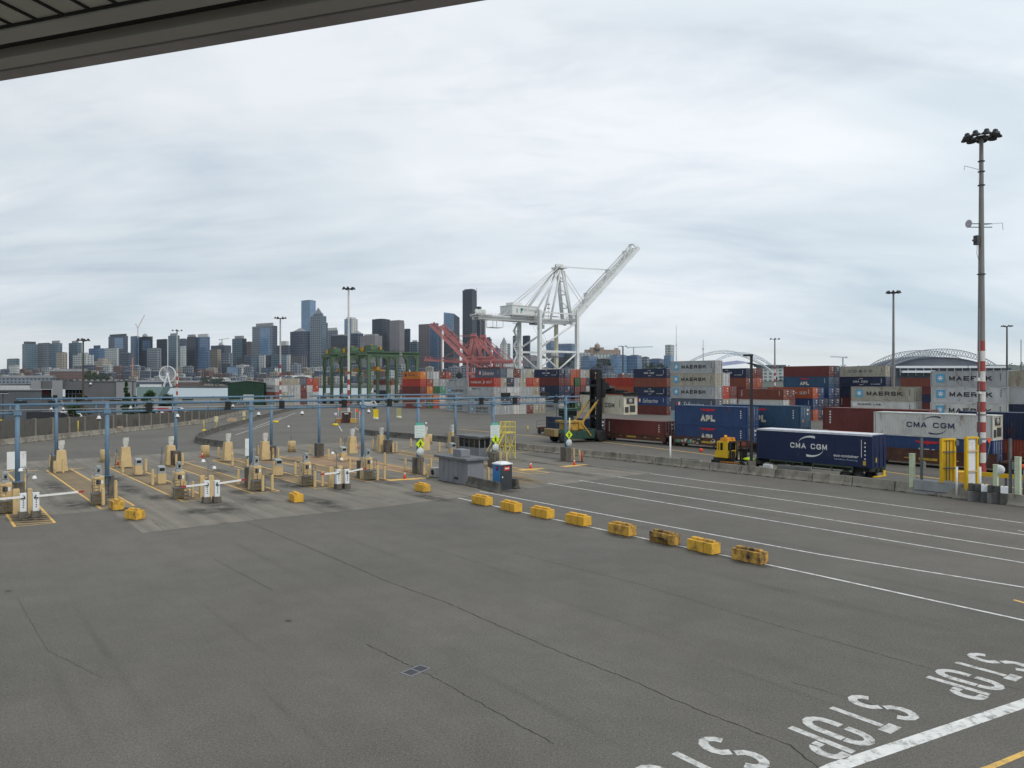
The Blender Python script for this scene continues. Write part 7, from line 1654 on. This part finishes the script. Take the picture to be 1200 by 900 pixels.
for px, D, yt, lab in ((1080, 63, 513, 'grey steel post with a small box, right of the pale green bollard'), (1184, 57.6, 514, 'grey steel post between stacked blocks and the right bollard')):
    t = thing('steel_post', lab, 'post', at(px, D)); mb = MB(); mb.bx(-.08, .08, -.08, .08, 0, zat(yt, D)); mb.build('post', GPO, t); mb = MB(); mb.bx(.08, .28, -.15, .1, zat(yt+36, D), zat(yt+28, D)); mb.build('box', KG, t)
for px, D, yt, lab in ((1121.3, 60.3, 547, 'thin white post right of the yellow frame'), (1148.5, 59, 547, 'thin white post right of the white panel'), (785.5, 84.5, 511, 'slim white post alone beyond the yard barrier'), (821.7, 82, 540, 'slim white post capped by an orange lamp behind the barrier')):
    t = thing('white_post', lab, 'post', at(px, D)); mb = MB(); mb.tube((0, 0, 0), (0, 0, zat(yt, D)), .09 if D < 70 else .1, n=10); mb.build('post', ARMW, t); mb = MB(); mb.lathe([(.14, 0), (.13, .05), (.09, .06)], n=10); mb.build('foot', PED, t)
    if 'orange' in lab: mb = MB(); mb.lathe([(.1, 0), (.2, .1), (.2, .3), (.1, .4)], (0, 0, zat(526.5, D)-.3), 12); mb.tube((0, 0, 2), (0, 0, zat(526.5, D)), .03, n=6); mb.build('lamp', FL, t)
YF = mat('frame_yellow', (.68, .42, .015), .5, 0, .08, 1)
def frame_panel(px0, px1, D, y0, y1, label, white):
    px = (px0+px1)/2; w = (px1-px0)/F*D; zt, zb = zat(y0, D), max(.2, zat(y1, D)); t = thing('impact_guard', label, 'guard frame', at(px, D), .25)
    mb = MB()
    for s in (-1, 1): mb.bx(s*w/2-.09, s*w/2+.09, -.12, .12, zb-.15, zt)
    mb.bx(-w/2, w/2, -.13, .13, zt-.12, zt+.02); mb.build('frame', YF, t)
    mb = MB(); mb.bx(-w/2+.09, w/2-.09, .0, .06, zb, zt-.12); mb.build('panel', CABW if white else YF, t)
    mb = MB(); 
    for u in (.33, .72): z = zb+(zt-zb)*(u if white else u-.05); mb.bx(-w/2, w/2, -.16, -.125, z, z+.1)
    if not white:
        for s in (-.12, .12): mb.bx(s*w-.03, s*w+.03, -.04, .0, zb, zt-.12)
    mb.build('rib', GPO if not white else BGD, t)
    mb = MB(); mb.bx(w/2, w/2+.3, -.2, .1, zt-.55, zt-.15); mb.build('box', GPO, t)
frame_panel(1102, 1119.5, 61.5, 514, 563, 'solid yellow guard frame with dark ribs on a concrete footing', False); frame_panel(1131, 1146, 60, 512, 573, 'white panel in a yellow guard frame beside the striped mast', True)
t = thing('footing', 'low grey concrete footing under the solid yellow guard frame', 'footing', at(1104, 61.8), YA); mb = MB(); mb.bx(-2.0, 1.6, -.5, .5, 0, 1.15); mb.build('slab', mat('footing_grey', (.27, .28, .29), .85, 0, .2, 1), t, bevel=.03); mb = MB(); mb.bx(-1.9, 1.5, -.52, -.5, .3, .34); mb.build('form_line', GASK, t)
t = thing('yellow_cabinet', 'ochre cabinet between the two yellow guard frames', 'cabinet', at(1125.5, 61.8), .2); mb = MB(); mb.bx(-.42, .42, -.3, .3, .3, 1.9); mb.build('body', mat('cabinet_ochre', (.45, .24, .02)), t); mb = MB(); mb.bx(-.45, .45, -.33, .33, 1.9, 1.96); mb.build('lid', YF, t)
DK = mat('ballast_dark', (.075, .075, .072), .85, 0, .25, 2, bump=.2); DK2 = mat('ballast_mid', (.16, .16, .155), .85, 0, .2, 2)
k = 0
for row_, z in ((0, .55), (1, 1.1)):
    for i in range(6):
        px = 1138+i*7.6+row_*.8
        if row_ == 1 and i > 5: continue
        k += 1; D = 59.0-i*.32
        lab = f'square ballast block, {nth(i+1)} from the left in the {"lower" if row_ == 0 else "upper"} course by the striped mast'
        t = thing('ballast_block', lab, 'block', at(px, D, z), YA+.35, 'ballast blocks by the striped mast'); mb = MB(); mb.bx(-.24, .24, -.24, .24, -.26 if row_ else -.55, .26); mb.build('block', (CABW if (row_ and i in (2, 5)) else (DK2 if (i+row_) % 3 == 0 else DK)), t, bevel=.03); mb = MB(); mb.bx(-.05, .05, -.05, .05, .26, .30); mb.build('lifting_eye', GPO, t)
t = thing('warning_flag', 'orange triangular pennant on a leaning staff right of the striped mast', 'flag', at(1155, 66, 0), .2); mb = MB(); mb.tube((0, 0, 2.0), (.45, 0, zat(519, 66)), .03, n=6); mb.build('staff', GPO, t); mb = MB(); zz = zat(513.5, 66); mb.prism([(.15, zz), (.55, zz+.02), (.42, zz-.42), (.28, zz-.38)], -.015, .015, Matrix.Rotation(PI/2, 4, 'X')); mb.build('cloth', FL, t)
for px, D, y, lab in ((1189, 62, 548, 'orange lamp left of the right edge bollard'), (1199.5, 62, 547, 'orange lamp cut by the right edge')):
    t = thing('marker_lamp', lab, 'lamp', at(px, D)); mb = MB(); mb.tube((0, 0, 0), (0, 0, zat(y, D)-.15), .05, n=8); mb.build('post', GPO, t); mb = MB(); mb.lathe([(.1, -.18), (.19, -.08), (.19, .1), (.08, .2)], (0, 0, zat(y, D)), 12); mb.build('lens', FL, t)
t = thing('yellow_rail', 'yellow low guard rail along the track at the right edge', 'rail', at(1178, 66), YA); mb = MB(); mb.bx(-4.5, 5, -.1, .1, .9, 1.25); mb.build('beam', YF, t); mb = MB()
for x in (-4, 0, 4): mb.bx(x-.08, x+.08, .1, .25, 0, 1.2)
mb.build('post', GPO, t)
for i, (px, D, w) in enumerate(((808, 83.6, 2.2), (930, 74.5, 3.4), (868, 78.6, 1.4), (900, 76, .9))):
    t = thing('kerb_block', f'low grey kerb block, {nth(i+1)} lying behind the yard barrier under the trailer line', 'block', at(px, D), YA); mb = MB(); mb.bx(-w/2, w/2, -.2, .2, 0, 1.0 if i else .8); mb.build('block', DK2 if i != 3 else CABW, t, bevel=.03); mb = MB(); mb.bx(-w*.3, w*.3, -.215, -.195, .2, .3); mb.build('slot', GASK, t)
# ================================================================== YARD TRACTOR AND TRAILER
TY = mat('tractor_yellow', (.68, .44, .02), .4, 0, .05, 1); GL = mat('cab_glass', (.012, .014, .016), .08); CHG = mat('chassis_green_black', (.03, .036, .03), .6); CHL = mat('trailer_green', (.06, .085, .05), .6)
K1 = Vector((24.9, 78.2, 0)); TL = 12.0
t = thing('box_trailer', 'navy curtain sided container trailer with white roof and lettering, behind the barrier', 'trailer', K1+A*TL, YA)
NVC = mat('trailer_navy', (.012, .022, .068), .42, 0, .06, .6, (.03, .035, .06), .15); z0, z1 = 1.42, 4.36
mb = MB(); mb.bx(-TL, 0, 0, 2.5, z0, z1)
for i in range(12): x = -TL+.5+i*(TL-1)/11; mb.bx(x-.01, x+.01, -.008, .01, z0+.1, z1-.1)
body = mb.build('body', NVC, t, bevel=.03)
mb = MB(); mb.bx(-TL+.1, -.2, .06, 2.44, z1-.01, z1+.07); mb.bx(-TL, 0, -.012, .03, z1-.1, z1-.002); mb.build('roof', mat('roof_white', (.62, .63, .66), .4), t)
block_letters('CMA CGM', t, WL, -TL*.52, -.018, z0+1.58, TL*.32, .50, .19)
lettering('lettering', 'eco-container', t, WL, -TL*.205, -.018, z0+.92, TL*.20, .25, bold=.012); lettering('lettering', 'bamboo flooring', t, mat('logo_pale_blue', (.36, .42, .55)), -TL*.205, -.018, z0+.57, TL*.185, .21)
mb = MB(); swoosh(mb, -TL*.50, z0+1.72, TL*.11, .78, 170, 70, .22); swoosh(mb, -TL*.50, z0+1.45, TL*.11, .80, 350, 250, .22); build_each(mb, 'logo_swoosh', WL, t)
mb = MB(); 
for i in range(5): mb.bx(-.72, -.60, -.015, .02, z0+.7+i*.36, z0+.84+i*.36)
mb.bx(-1.02, -.97, -.015, .02, z0+.9, z0+2.5); mb.build('side_marks', WL, t); mb = MB(); mb.bx(-.85, -.58, -.016, .02, z0+.2, z0+.6); mb.build('amber_mark', WY, t); mb = MB(); mb.bx(.0, .02, .5, .8, z0+.5, z0+.9); mb.build('amber_mark', WY, t)
mb = MB()
for y in (.5, 1.25, 2.0): mb.tube((.03, y, z0+.1), (.03, y, z1-.1), .025, n=6)
mb.bx(-.01, .02, 1.22, 1.27, z0, z1); mb.build('lock_rods', NVC, t)
mb = MB(); mb.bx(-TL-.6, .1, .75, 1.0, .95, 1.32); mb.bx(-TL-.6, .1, 1.5, 1.75, .95, 1.32)
for x in (-TL, -TL*.66, -TL*.33, -.15): mb.bx(x-.1, x+.1, -.02, 2.52, 1.1, 1.40)
mb.bar((-TL+.5, 1.25, 1.0), (-TL+2.6, 1.25, .7), .14); mb.build('chassis', CHG, t)
mb = MB()
for a, b in ((-TL+1.6, -TL+5.2), (-TL+6.2, -1.8)):
    for y in (-.06, 2.5): mb.bx(a, b, y-.02, y+.06, 1.30, 1.40); [mb.bx(x-.05, x+.05, y, y+.05, .85, 1.3) for x in (a+.05, (a+b)/2, b-.05)]; mb.bx(a, b, y, y+.03, .88, .95)
mb.build('side_guard', CHL, t)
for x in (-2.6, -1.3):
    for y in (.05, 2.15): mb = MB(); mb.tube((x, y, .52), (x, y+.3, .52), .52, n=20); w = mb.build('wheel', RUB, t); mb = MB(); mb.tube((x, y-.012, .52), (x, y+.02, .52), .27, n=14); mb.build('rim', STEELD, w)
mb = MB(); mb.bx(-.08, .08, .2, 2.4, .58, .68); mb.bx(-.06, .06, 1.9, 2.3, .66, 1.1); mb.build('bumper', TY, t)
for y in (-3,): pass
mb = MB()
for x in (-TL+2.6, -TL+2.9): mb.bx(x-.07, x+.07, .25, .4, .1, 1.1); mb.bx(x-.07, x+.07, 2.1, 2.25, .1, 1.1)
build_each(mb, 'landing_leg', CHG, t)
# tractor: local x = forward (away from the eye, to the left)
tr = thing('yard_tractor', 'yellow yard tractor with dark rear mast and orange roof beacon bar', 'tractor', K1-A*1.0, YA+PI)
mb = MB(); mb.bx(-1.2, 3.5, .45, .75, .6, .95); mb.bx(-1.2, 3.5, -1.05+.2, -.55, .6, .95); mb.bx(2.0, 3.6, -1.0, 1.0, .65, 1.2); mb.bx(-1.6, -.2, -.6, .6, .9, 1.15)
mb.build('chassis', CHG, tr); 
cx0, cx1, yb, yt_ = 1.7, 3.05, -1.15, .40
mb = MB(); M4 = Matrix.Rotation(PI/2, 4, 'X')
mb.prism([(cx0, 1.22), (3.25, 1.22), (3.36, 1.75), (cx1+.06, 2.0), (cx0, 2.0)], yb, yt_-.0, Matrix.Identity(4) @ M4)
mb.bx(cx0, cx1-.02, -yt_, -yb, 2.78, 2.94); mb.bx(cx0+.12, cx0+.5, -yb-.08, -yb, 1.99, 2.8)
for x in (cx0, cx1-.42, cx1-.14):
    for y in (-yt_, -yb-.12): mb.bx(x, x+.14, y, y+.12, 1.95, 2.82)
cab = mb.build('cab', TY, tr, bevel=.03)
mb = MB(); mb.bx(cx0+.05, cx1+.05, -yt_+.05, -yb-.05, 1.98, 2.79); mb.build('window', GL, cab); mb = MB(); mb.bx(cx1-.04, cx1+.03, -yt_+.1, -yb-.1, 2.02, 2.76); mb.build('windscreen', GL, cab)
mb = MB()
mb.bx(cx0+.5, cx0+1.2, 1.14, 1.185, 1.3, 1.98); mb.bx(cx0+.5, cx0+.56, 1.14, 1.18, 1.98, 2.76); mb.bx(cx0+1.14, cx0+1.2, 1.14, 1.18, 1.98, 2.76)
d = mb.build('door', TY, cab)
mb = MB(); mb.bx(1.75, 2.75, -.3, 1.05, 2.97, 3.06); mb.bx(1.8, 2.7, -.25, .0, 3.06, 3.32); mb.bx(1.8, 2.7, .35, 1.0, 3.06, 3.28); mb.build('roof_bar', mat('bar_orange', (.66, .28, .02), .4), tr); mb = MB(); mb.lathe([(.16, 0), (.17, .15), (.12, .28), (.04, .3)], (2.35, .6, 3.28), 12); mb.build('beacon', mat('beacon_amber', (.75, .33, .0), .2), tr)
mb = MB(); mb.bx(1.40, 1.54, .95, 1.1, .95, 2.95); mb.bx(1.40, 1.54, -.85, -.7, .95, 2.95); mb.bx(1.38, 1.56, -.9, 1.1, 2.85, 2.97); mb.bx(.95, 1.25, .85, 1.1, .9, 2.0); mb.bx(.85, 1.2, -1.05, -.6, .9, 2.2); mb.tube((1.0, .5, .9), (1.0, .5, 2.9), .09, n=10); mb.path([(1.3, .3, 2.0), (.6, .3, 1.5), (-.3, .2, 1.6), (-1.0, .1, 1.9)], .03, 6); mb.path([(1.3, .1, 2.1), (.5, .1, 1.4), (-.4, .0, 1.7), (-1.0, -.1, 1.9)], .03, 6); mb.build('rear_mast', LUM, tr)
mb = MB(); mb.bx(.2, 2.6, .75, 1.2, .75, .86); mb.bx(.2, 2.6, -1.2, -.75, .75, .86); build_each(mb, 'fender', mat('fender_orange', (.45, .16, .02)), tr)
for x in (.0, 2.6):
    for y in (-1.15, .8): mb = MB(); mb.tube((x, y, .52), (x, y+.35, .52), .52, n=20); w = mb.build('wheel', RUB, tr); mb = MB(); yy = y-.012 if y < 0 else y+.33; mb.tube((x, yy, .52), (x, yy+.035, .52), .26, n=14); mb.build('rim', STEELD, w)
mb = MB(); mb.bx(3.55, 3.8, -1.1, 1.1, .6, .95); mb.build('bumper', LUM, tr); mb = MB()
for y in (-.85, .85): mb.box((3.31, y*.6+.3, 1.45), (.05, .22, .16))
build_each(mb, 'headlight', LAMPW, tr)
for y in (1.25, -.6): mb = MB(); mb.path([(3.0, y*.95, 2.6), (3.25, y*1.08, 2.65), (3.25, y*1.08, 2.4)], .025, 6); mb.bx(3.2, 3.3, y*1.08-.1, y*1.08+.1, 2.05, 2.42); mb.build('mirror', LUM, tr)
t = thing('lime_tarp', 'bright lime bundle on the tractor deck behind the black lamp post', 'bundle', K1-A*.9+Vector((0, 0, 1.15)), YA); mb = MB(); n = 10
mb.lathe([(.1, .02), (.6, .0), (.62, .08), (.42, .2), (.15, .24)], n=12, M=Matrix.Diagonal((1.1, .8, 1, 1))); mb.build('cloth', mat('hivis_lime', (.55, .75, .03), .6), t); mb = MB(); mb.bar((-.6, 0, .12), (.6, .05, .14), .05); mb.build('strap', LAMPW, t)
# ================================================================== TOP LOADER carrying a refrigerated container
HD = Vector((.90, .44, 0)).normalized(); LY = math.atan2(HD.y, HD.x)
lg = mat('loader_green', (.028, .07, .052), .5, 0, .15, 1, (.03, .03, .03), .3); lyw = mat('loader_mustard', (.42, .25, .045), .5, 0, .12, 1, (.08, .06, .03), .3); lcr = mat('loader_cream', (.24, .165, .07), .6); BKM = mat('mast_black', (.012, .012, .013), .5); GRE = mat('grease_black', (.02, .019, .018), .7)
Lw = at(662, 114.5); t = thing('top_loader', 'green and mustard container handler with tall black mast lifting a cream container', 'container handler', Lw, LY)
def wheel(x, y, r, w): 
    mb = MB(); mb.lathe([(r*.6, -w/2), (r*.93, -w/2), (r, -w*.32), (r, w*.32), (r*.93, w/2), (r*.6, w/2)], n=24, M=Matrix.Translation((x, y, r)) @ Matrix.Rotation(PI/2, 4, 'X')); wo = mb.build('wheel', RUB, t); mb = MB(); mb.lathe([(.1, -w*.46), (r*.58, -w*.4), (r*.58, w*.4), (.1, w*.46)], n=16, M=Matrix.Translation((x, y, r)) @ Matrix.Rotation(PI/2, 4, 'X')); mb.build('rim', lyw, wo)
for y in (.35, 3.1): wheel(0, y, .82, .6)
for y in (-.1, .75, 3.0, 3.8): wheel(6.3, y, .90, .6)
mb = MB(); mb.bx(.9, 5.4, .2, 3.5, .55, 1.75); mb.bx(5.2, 7.3, .9, 2.9, .7, 1.9); mb.bx(-1.3, .95, .3, 3.4, 1.45, 1.95)
for i in range(4): mb.bx(1.3+i*.9, 1.9+i*.9, .16, .2, .7, 1.6)
mb.build('chassis', lg, t, bevel=.04)
mb = MB(); mb.bx(-1.7, -.95, .2, 3.5, .95, 2.1); mb.build('counterweight', lcr, t, bevel=.12)
mb = MB(); mb.bx(.8, 3.6, .5, 3.2, 1.75, 3.0); mb.build('engine_hood', lyw, t, bevel=.15); mb = MB(); mb.bx(.2, 3.2, .3, 3.4, 2.95, 3.3); mb.bx(2.6, 3.5, .25, .6, 2.0, 3.2); mb.build('upper_frame', lyw, t, bevel=.05)
mb = MB(); mb.bx(.4, 2.6, .9, 2.6, 3.9, 5.0); mb.build('cab_frame', lg, t, bevel=.05)
mb = MB(); mb.bx(.36, 2.64, .96, 2.54, 4.05, 4.75); mb.bx(.46, 2.54, .86, 2.64, 4.05, 4.75); mb.build('window', GL, t); mb = MB(); mb.bx(.3, 2.7, .8, 2.7, 5.0, 5.12); mb.build('cab_roof', lg, t); mb = MB(); mb.bx(.8, 2.2, 1.2, 2.3, 3.2, 3.95); mb.build('cab_riser', lg, t)
mb = MB()
for x in (-1.2, .2): mb.bar((x, .35, 1.9), (x, .35, 5.4), .06)
for z in (3.0, 3.6, 4.4, 5.4): mb.bar((-1.2, .35, z), (.2, .35, z), .05)
mb.bar((-1.2, 3.3, 1.9), (-1.2, 3.3, 3.4), .06); mb.bar((-1.2, .35, 3.0), (-1.2, 3.3, 3.0), .05); mb.build('railing', lg, t)
for y in (.55, 3.0): mb = MB(); mb.bar((3.4, y, 3.1), (5.9, y, 6.0), .30, .24); mb.build('tilt_cylinder', lyw, t); mb = MB(); mb.bar((4.6, y, 4.5), (6.2, y, 6.4), .14); mb.build('cylinder_rod', lcr, t)
mb = MB(); mb.bar((3.0, .3, 3.0), (4.6, .12, 1.0), .30, .2); mb.bar((3.0, 3.4, 3.0), (4.6, 3.5, 1.0), .30, .2); mb.build('brace', lyw, t)
zm = zat(433, 117)
mb = MB()
for y in (.75, 2.75): mb.bx(6.2, 6.75, y, y+.30, .8, zm); mb.bx(6.75, 7.05, y+.05, y+.25, 1.2, zm-.3)
for z in (1.2, 3.6, 6.0, 8.4, zm-.35): mb.bx(6.25, 6.6, 1.0, 2.8, z, z+.4)
m = mb.build('mast', BKM, t); mb = MB()
for y in (1.25, 1.6, 2.1): mb.tube((6.55, y, 1.2), (6.55, y, zm-.6), .07, n=6)
for i in range(12): z = 1.6+i*.78; mb.bx(6.7, 6.95, 1.1, 2.75, z, z+.12)
mb.build('chain_bank', GRE, m)
zc = zat(464, 116)          # top of the carried box
mb = MB(); mb.bx(7.0, 7.6, .6, 3.2, zc-.2, zc+2.6); mb.bx(7.6, 9.6, 1.2, 2.6, zc+.5, zc+1.1); mb.bx(7.5, 8.4, .9, 2.9, zc+.9, zc+2.0); mb.lathe([(.9, 0), (1.1, .2), (.9, .5), (.3, .6)], (9.0, 1.9, zc+.9), 14); mb.build('carriage', BKM, t, bevel=.03)
mb = MB(); mb.bx(7.9, 9.5, -4.6, 8.2, zc+.28, zc+.55)
for y in (-4.6, 7.9): mb.bx(7.45, 10.0, y, y+.3, zc+.02, zc+.5)
for y in (-1.4, 1.4, 4.6): mb.bx(7.7, 9.6, y, y+.5, zc+.5, zc+.95)
mb.tube((8.4, -4.2, zc+.75), (8.4, 1.2, zc+.75), .1, n=8); mb.build('spreader', BKM, t)
cx = HD; ca = Vector((HD.y, -HD.x, 0))       # container axis: its door end points to the eye
kc = Lw+HD*7.5-Vector((-HD.y, HD.x, 0))*4.4
kc.z = zc-2.75
container(kc, 'cream', 2.75, 'cream refrigerated container hanging from the black mast of the container handler', 'cgm', 12.19, math.atan2(ca.y, ca.x), end='reefer', name='refrigerated_container')
# ================================================================== WORKER on the train
def person(loc, rz, label):
    t = thing('person', label, 'person', loc, rz)
    me = bpy.data.meshes.new('body'); V = [(0,0,.95),(0,0,1.18),(0,.01,1.42),(0,.02,1.52),(0,.01,1.62),(0,0,1.72), (.10,0,.90),(.11,-.03,.50),(.10,.02,.10),(.10,-.12,.04), (-.10,0,.90),(-.12,.06,.50),(-.12,.1,.10),(-.12,-.03,.04), (.19,.02,1.42),(.26,.02,1.15),(.27,-.14,.95),(.27,-.2,.88), (-.19,.02,1.42),(-.27,.03,1.15),(-.25,-.12,.95),(-.25,-.18,.88)]
    E = [(0,1),(1,2),(2,3),(3,4),(4,5),(0,6),(6,7),(7,8),(8,9),(0,10),(10,11),(11,12),(12,13),(2,14),(14,15),(15,16),(16,17),(2,18),(18,19),(19,20),(20,21)]
    rad = [.15,.145,.17,.06,.095,.08,.10,.07,.05,.05,.10,.07,.05,.05,.075,.052,.042,.04,.075,.052,.042,.04]
    me.from_pydata(V, E, []); o = bpy.data.objects.new('body', me); C.objects.link(o); o.parent = t
    sk = o.modifiers.new('Skin', 'SKIN'); me.skin_vertices.new() if not me.skin_vertices else None
    for i, r in enumerate(rad): me.skin_vertices[0].data[i].radius = (r, r)
    me.skin_vertices[0].data[0].use_root = True; o.modifiers.new('Subdivision', 'SUBSURF').levels = 1; me.materials.append(mat('work_clothes', (.03, .035, .05)))
    mb = MB(); mb.lathe([(.20, .98), (.205, 1.2), (.225, 1.38), (.19, 1.47), (.08, 1.50)], n=14, M=Matrix.Diagonal((1, .72, 1, 1))); mb.build('vest', MATS['hivis_lime'], t); mb = MB(); mb.lathe([(.155, 1.66), (.13, 1.70), (.12, 1.78), (.06, 1.83), (.01, 1.84)], n=14); mb.build('helmet', LAMPW, t); mb = MB(); mb.lathe([(.207, 1.12), (.212, 1.15), (.21, 1.18)], n=14, M=Matrix.Diagonal((1, .73, 1, 1))); mb.build('reflective_band', LAMPW, t)
    return t
person(T1+A*12.6+B*1.2+Vector((0, 0, 1.3)), 1.2, 'worker in a lime vest standing between the maroon and blue train containers')
# ================================================================== EAVE of the building the photo is taken from
SOF = mat('soffit_grey', (.52, .51, .45), .7, 0, .12, 4, bump=.15, bscale=60); FAS = mat('fascia_grey', (.42, .41, .365), .55, 0, .08, 1.5); GUT = mat('gutter_edge', (.36, .33, .33), .5)
zs = H+1.55; e0 = at(0, 1, 0); 
def eave_pt(px, py, z): d = (z-H)*F/(HZ-py); return Vector(((px-600)/F*d, d, z))
a, b = eave_pt(0, 95.5, zs), eave_pt(574, 0, zs); ed = (b-a).normalized(); inn = Vector((ed.y, -ed.x, 0))   # towards the eye
t = thing('roof_eave', 'dark grey ribbed soffit and gutter of an overhanging roof at top left', 'eave', a, math.atan2(ed.y, ed.x))
# local: x along the edge, -y inwards
x0, x1 = -4, 7
mb = MB(); mb.bx(x0, x1, -.083, 0, .0, .17); mb.build('gutter', GUT, t, bevel=.004)
mb = MB(); mb.bx(x0, x1, -.093, -.083, .02, .17); mb.bx(x0, x1, -.30, -.19, .055, .17); mb.bx(x0, x1, -.412, -.40, .02, .17); mb.build('drip_channel', GASK, t)
mb = MB(); mb.bx(x0, x1, -.19, -.093, .006, .175); mb.build('gutter_bed', FAS, t, bevel=.004)
mb = MB(); mb.bx(x0, x1, -.40, -.30, .010, .18); mb.build('fascia', FAS, t, bevel=.004)
mb = MB(); mb.bx(x0, x1, -3.6, -.412, .030, .16); mb.build('soffit', SOF, t)
mb = MB(); x = x0
while x < x1: mb.bx(x, x+.014, -3.5, -.414, .022, .031); x += .148
s_ = mb.build('soffit_groove', GASK, t)
mb = MB(); mb.bx(x0, x1, -3.6, .03, .18, .26); mb.build('roof', FAS, t)
# ================================================================== HAZE: one closed box of thin even air
hm = bpy.data.materials.new('thin_haze'); hm.use_nodes = True; nt = hm.node_tree; nt.nodes.clear()
ho = nt.nodes.new('ShaderNodeOutputMaterial'); hv = nt.nodes.new('ShaderNodeVolumePrincipled'); hv.inputs['Color'].default_value = (.90, .96, 1, 1); hv.inputs['Density'].default_value = .000022; hv.inputs['Anisotropy'].default_value = .2
nt.links.new(hv.outputs[0], ho.inputs['Volume'])
mb = MB(); mb.bx(-6300, 6300, -800, 9300, -9, 340); struct(mb.build('haze', hm), 'stuff')
dupl = {k: v for k, v in LABELS.items() if len(v) > 1}
print('LABELS', len(LABELS), 'shared', {k: len(v) for k, v in dupl.items()})
for k in LABELS:
    n = len(k.split())
    if n < 4 or n > 16: print('LABEL LENGTH', n, k)
print('OBJECTS', len(bpy.data.objects))
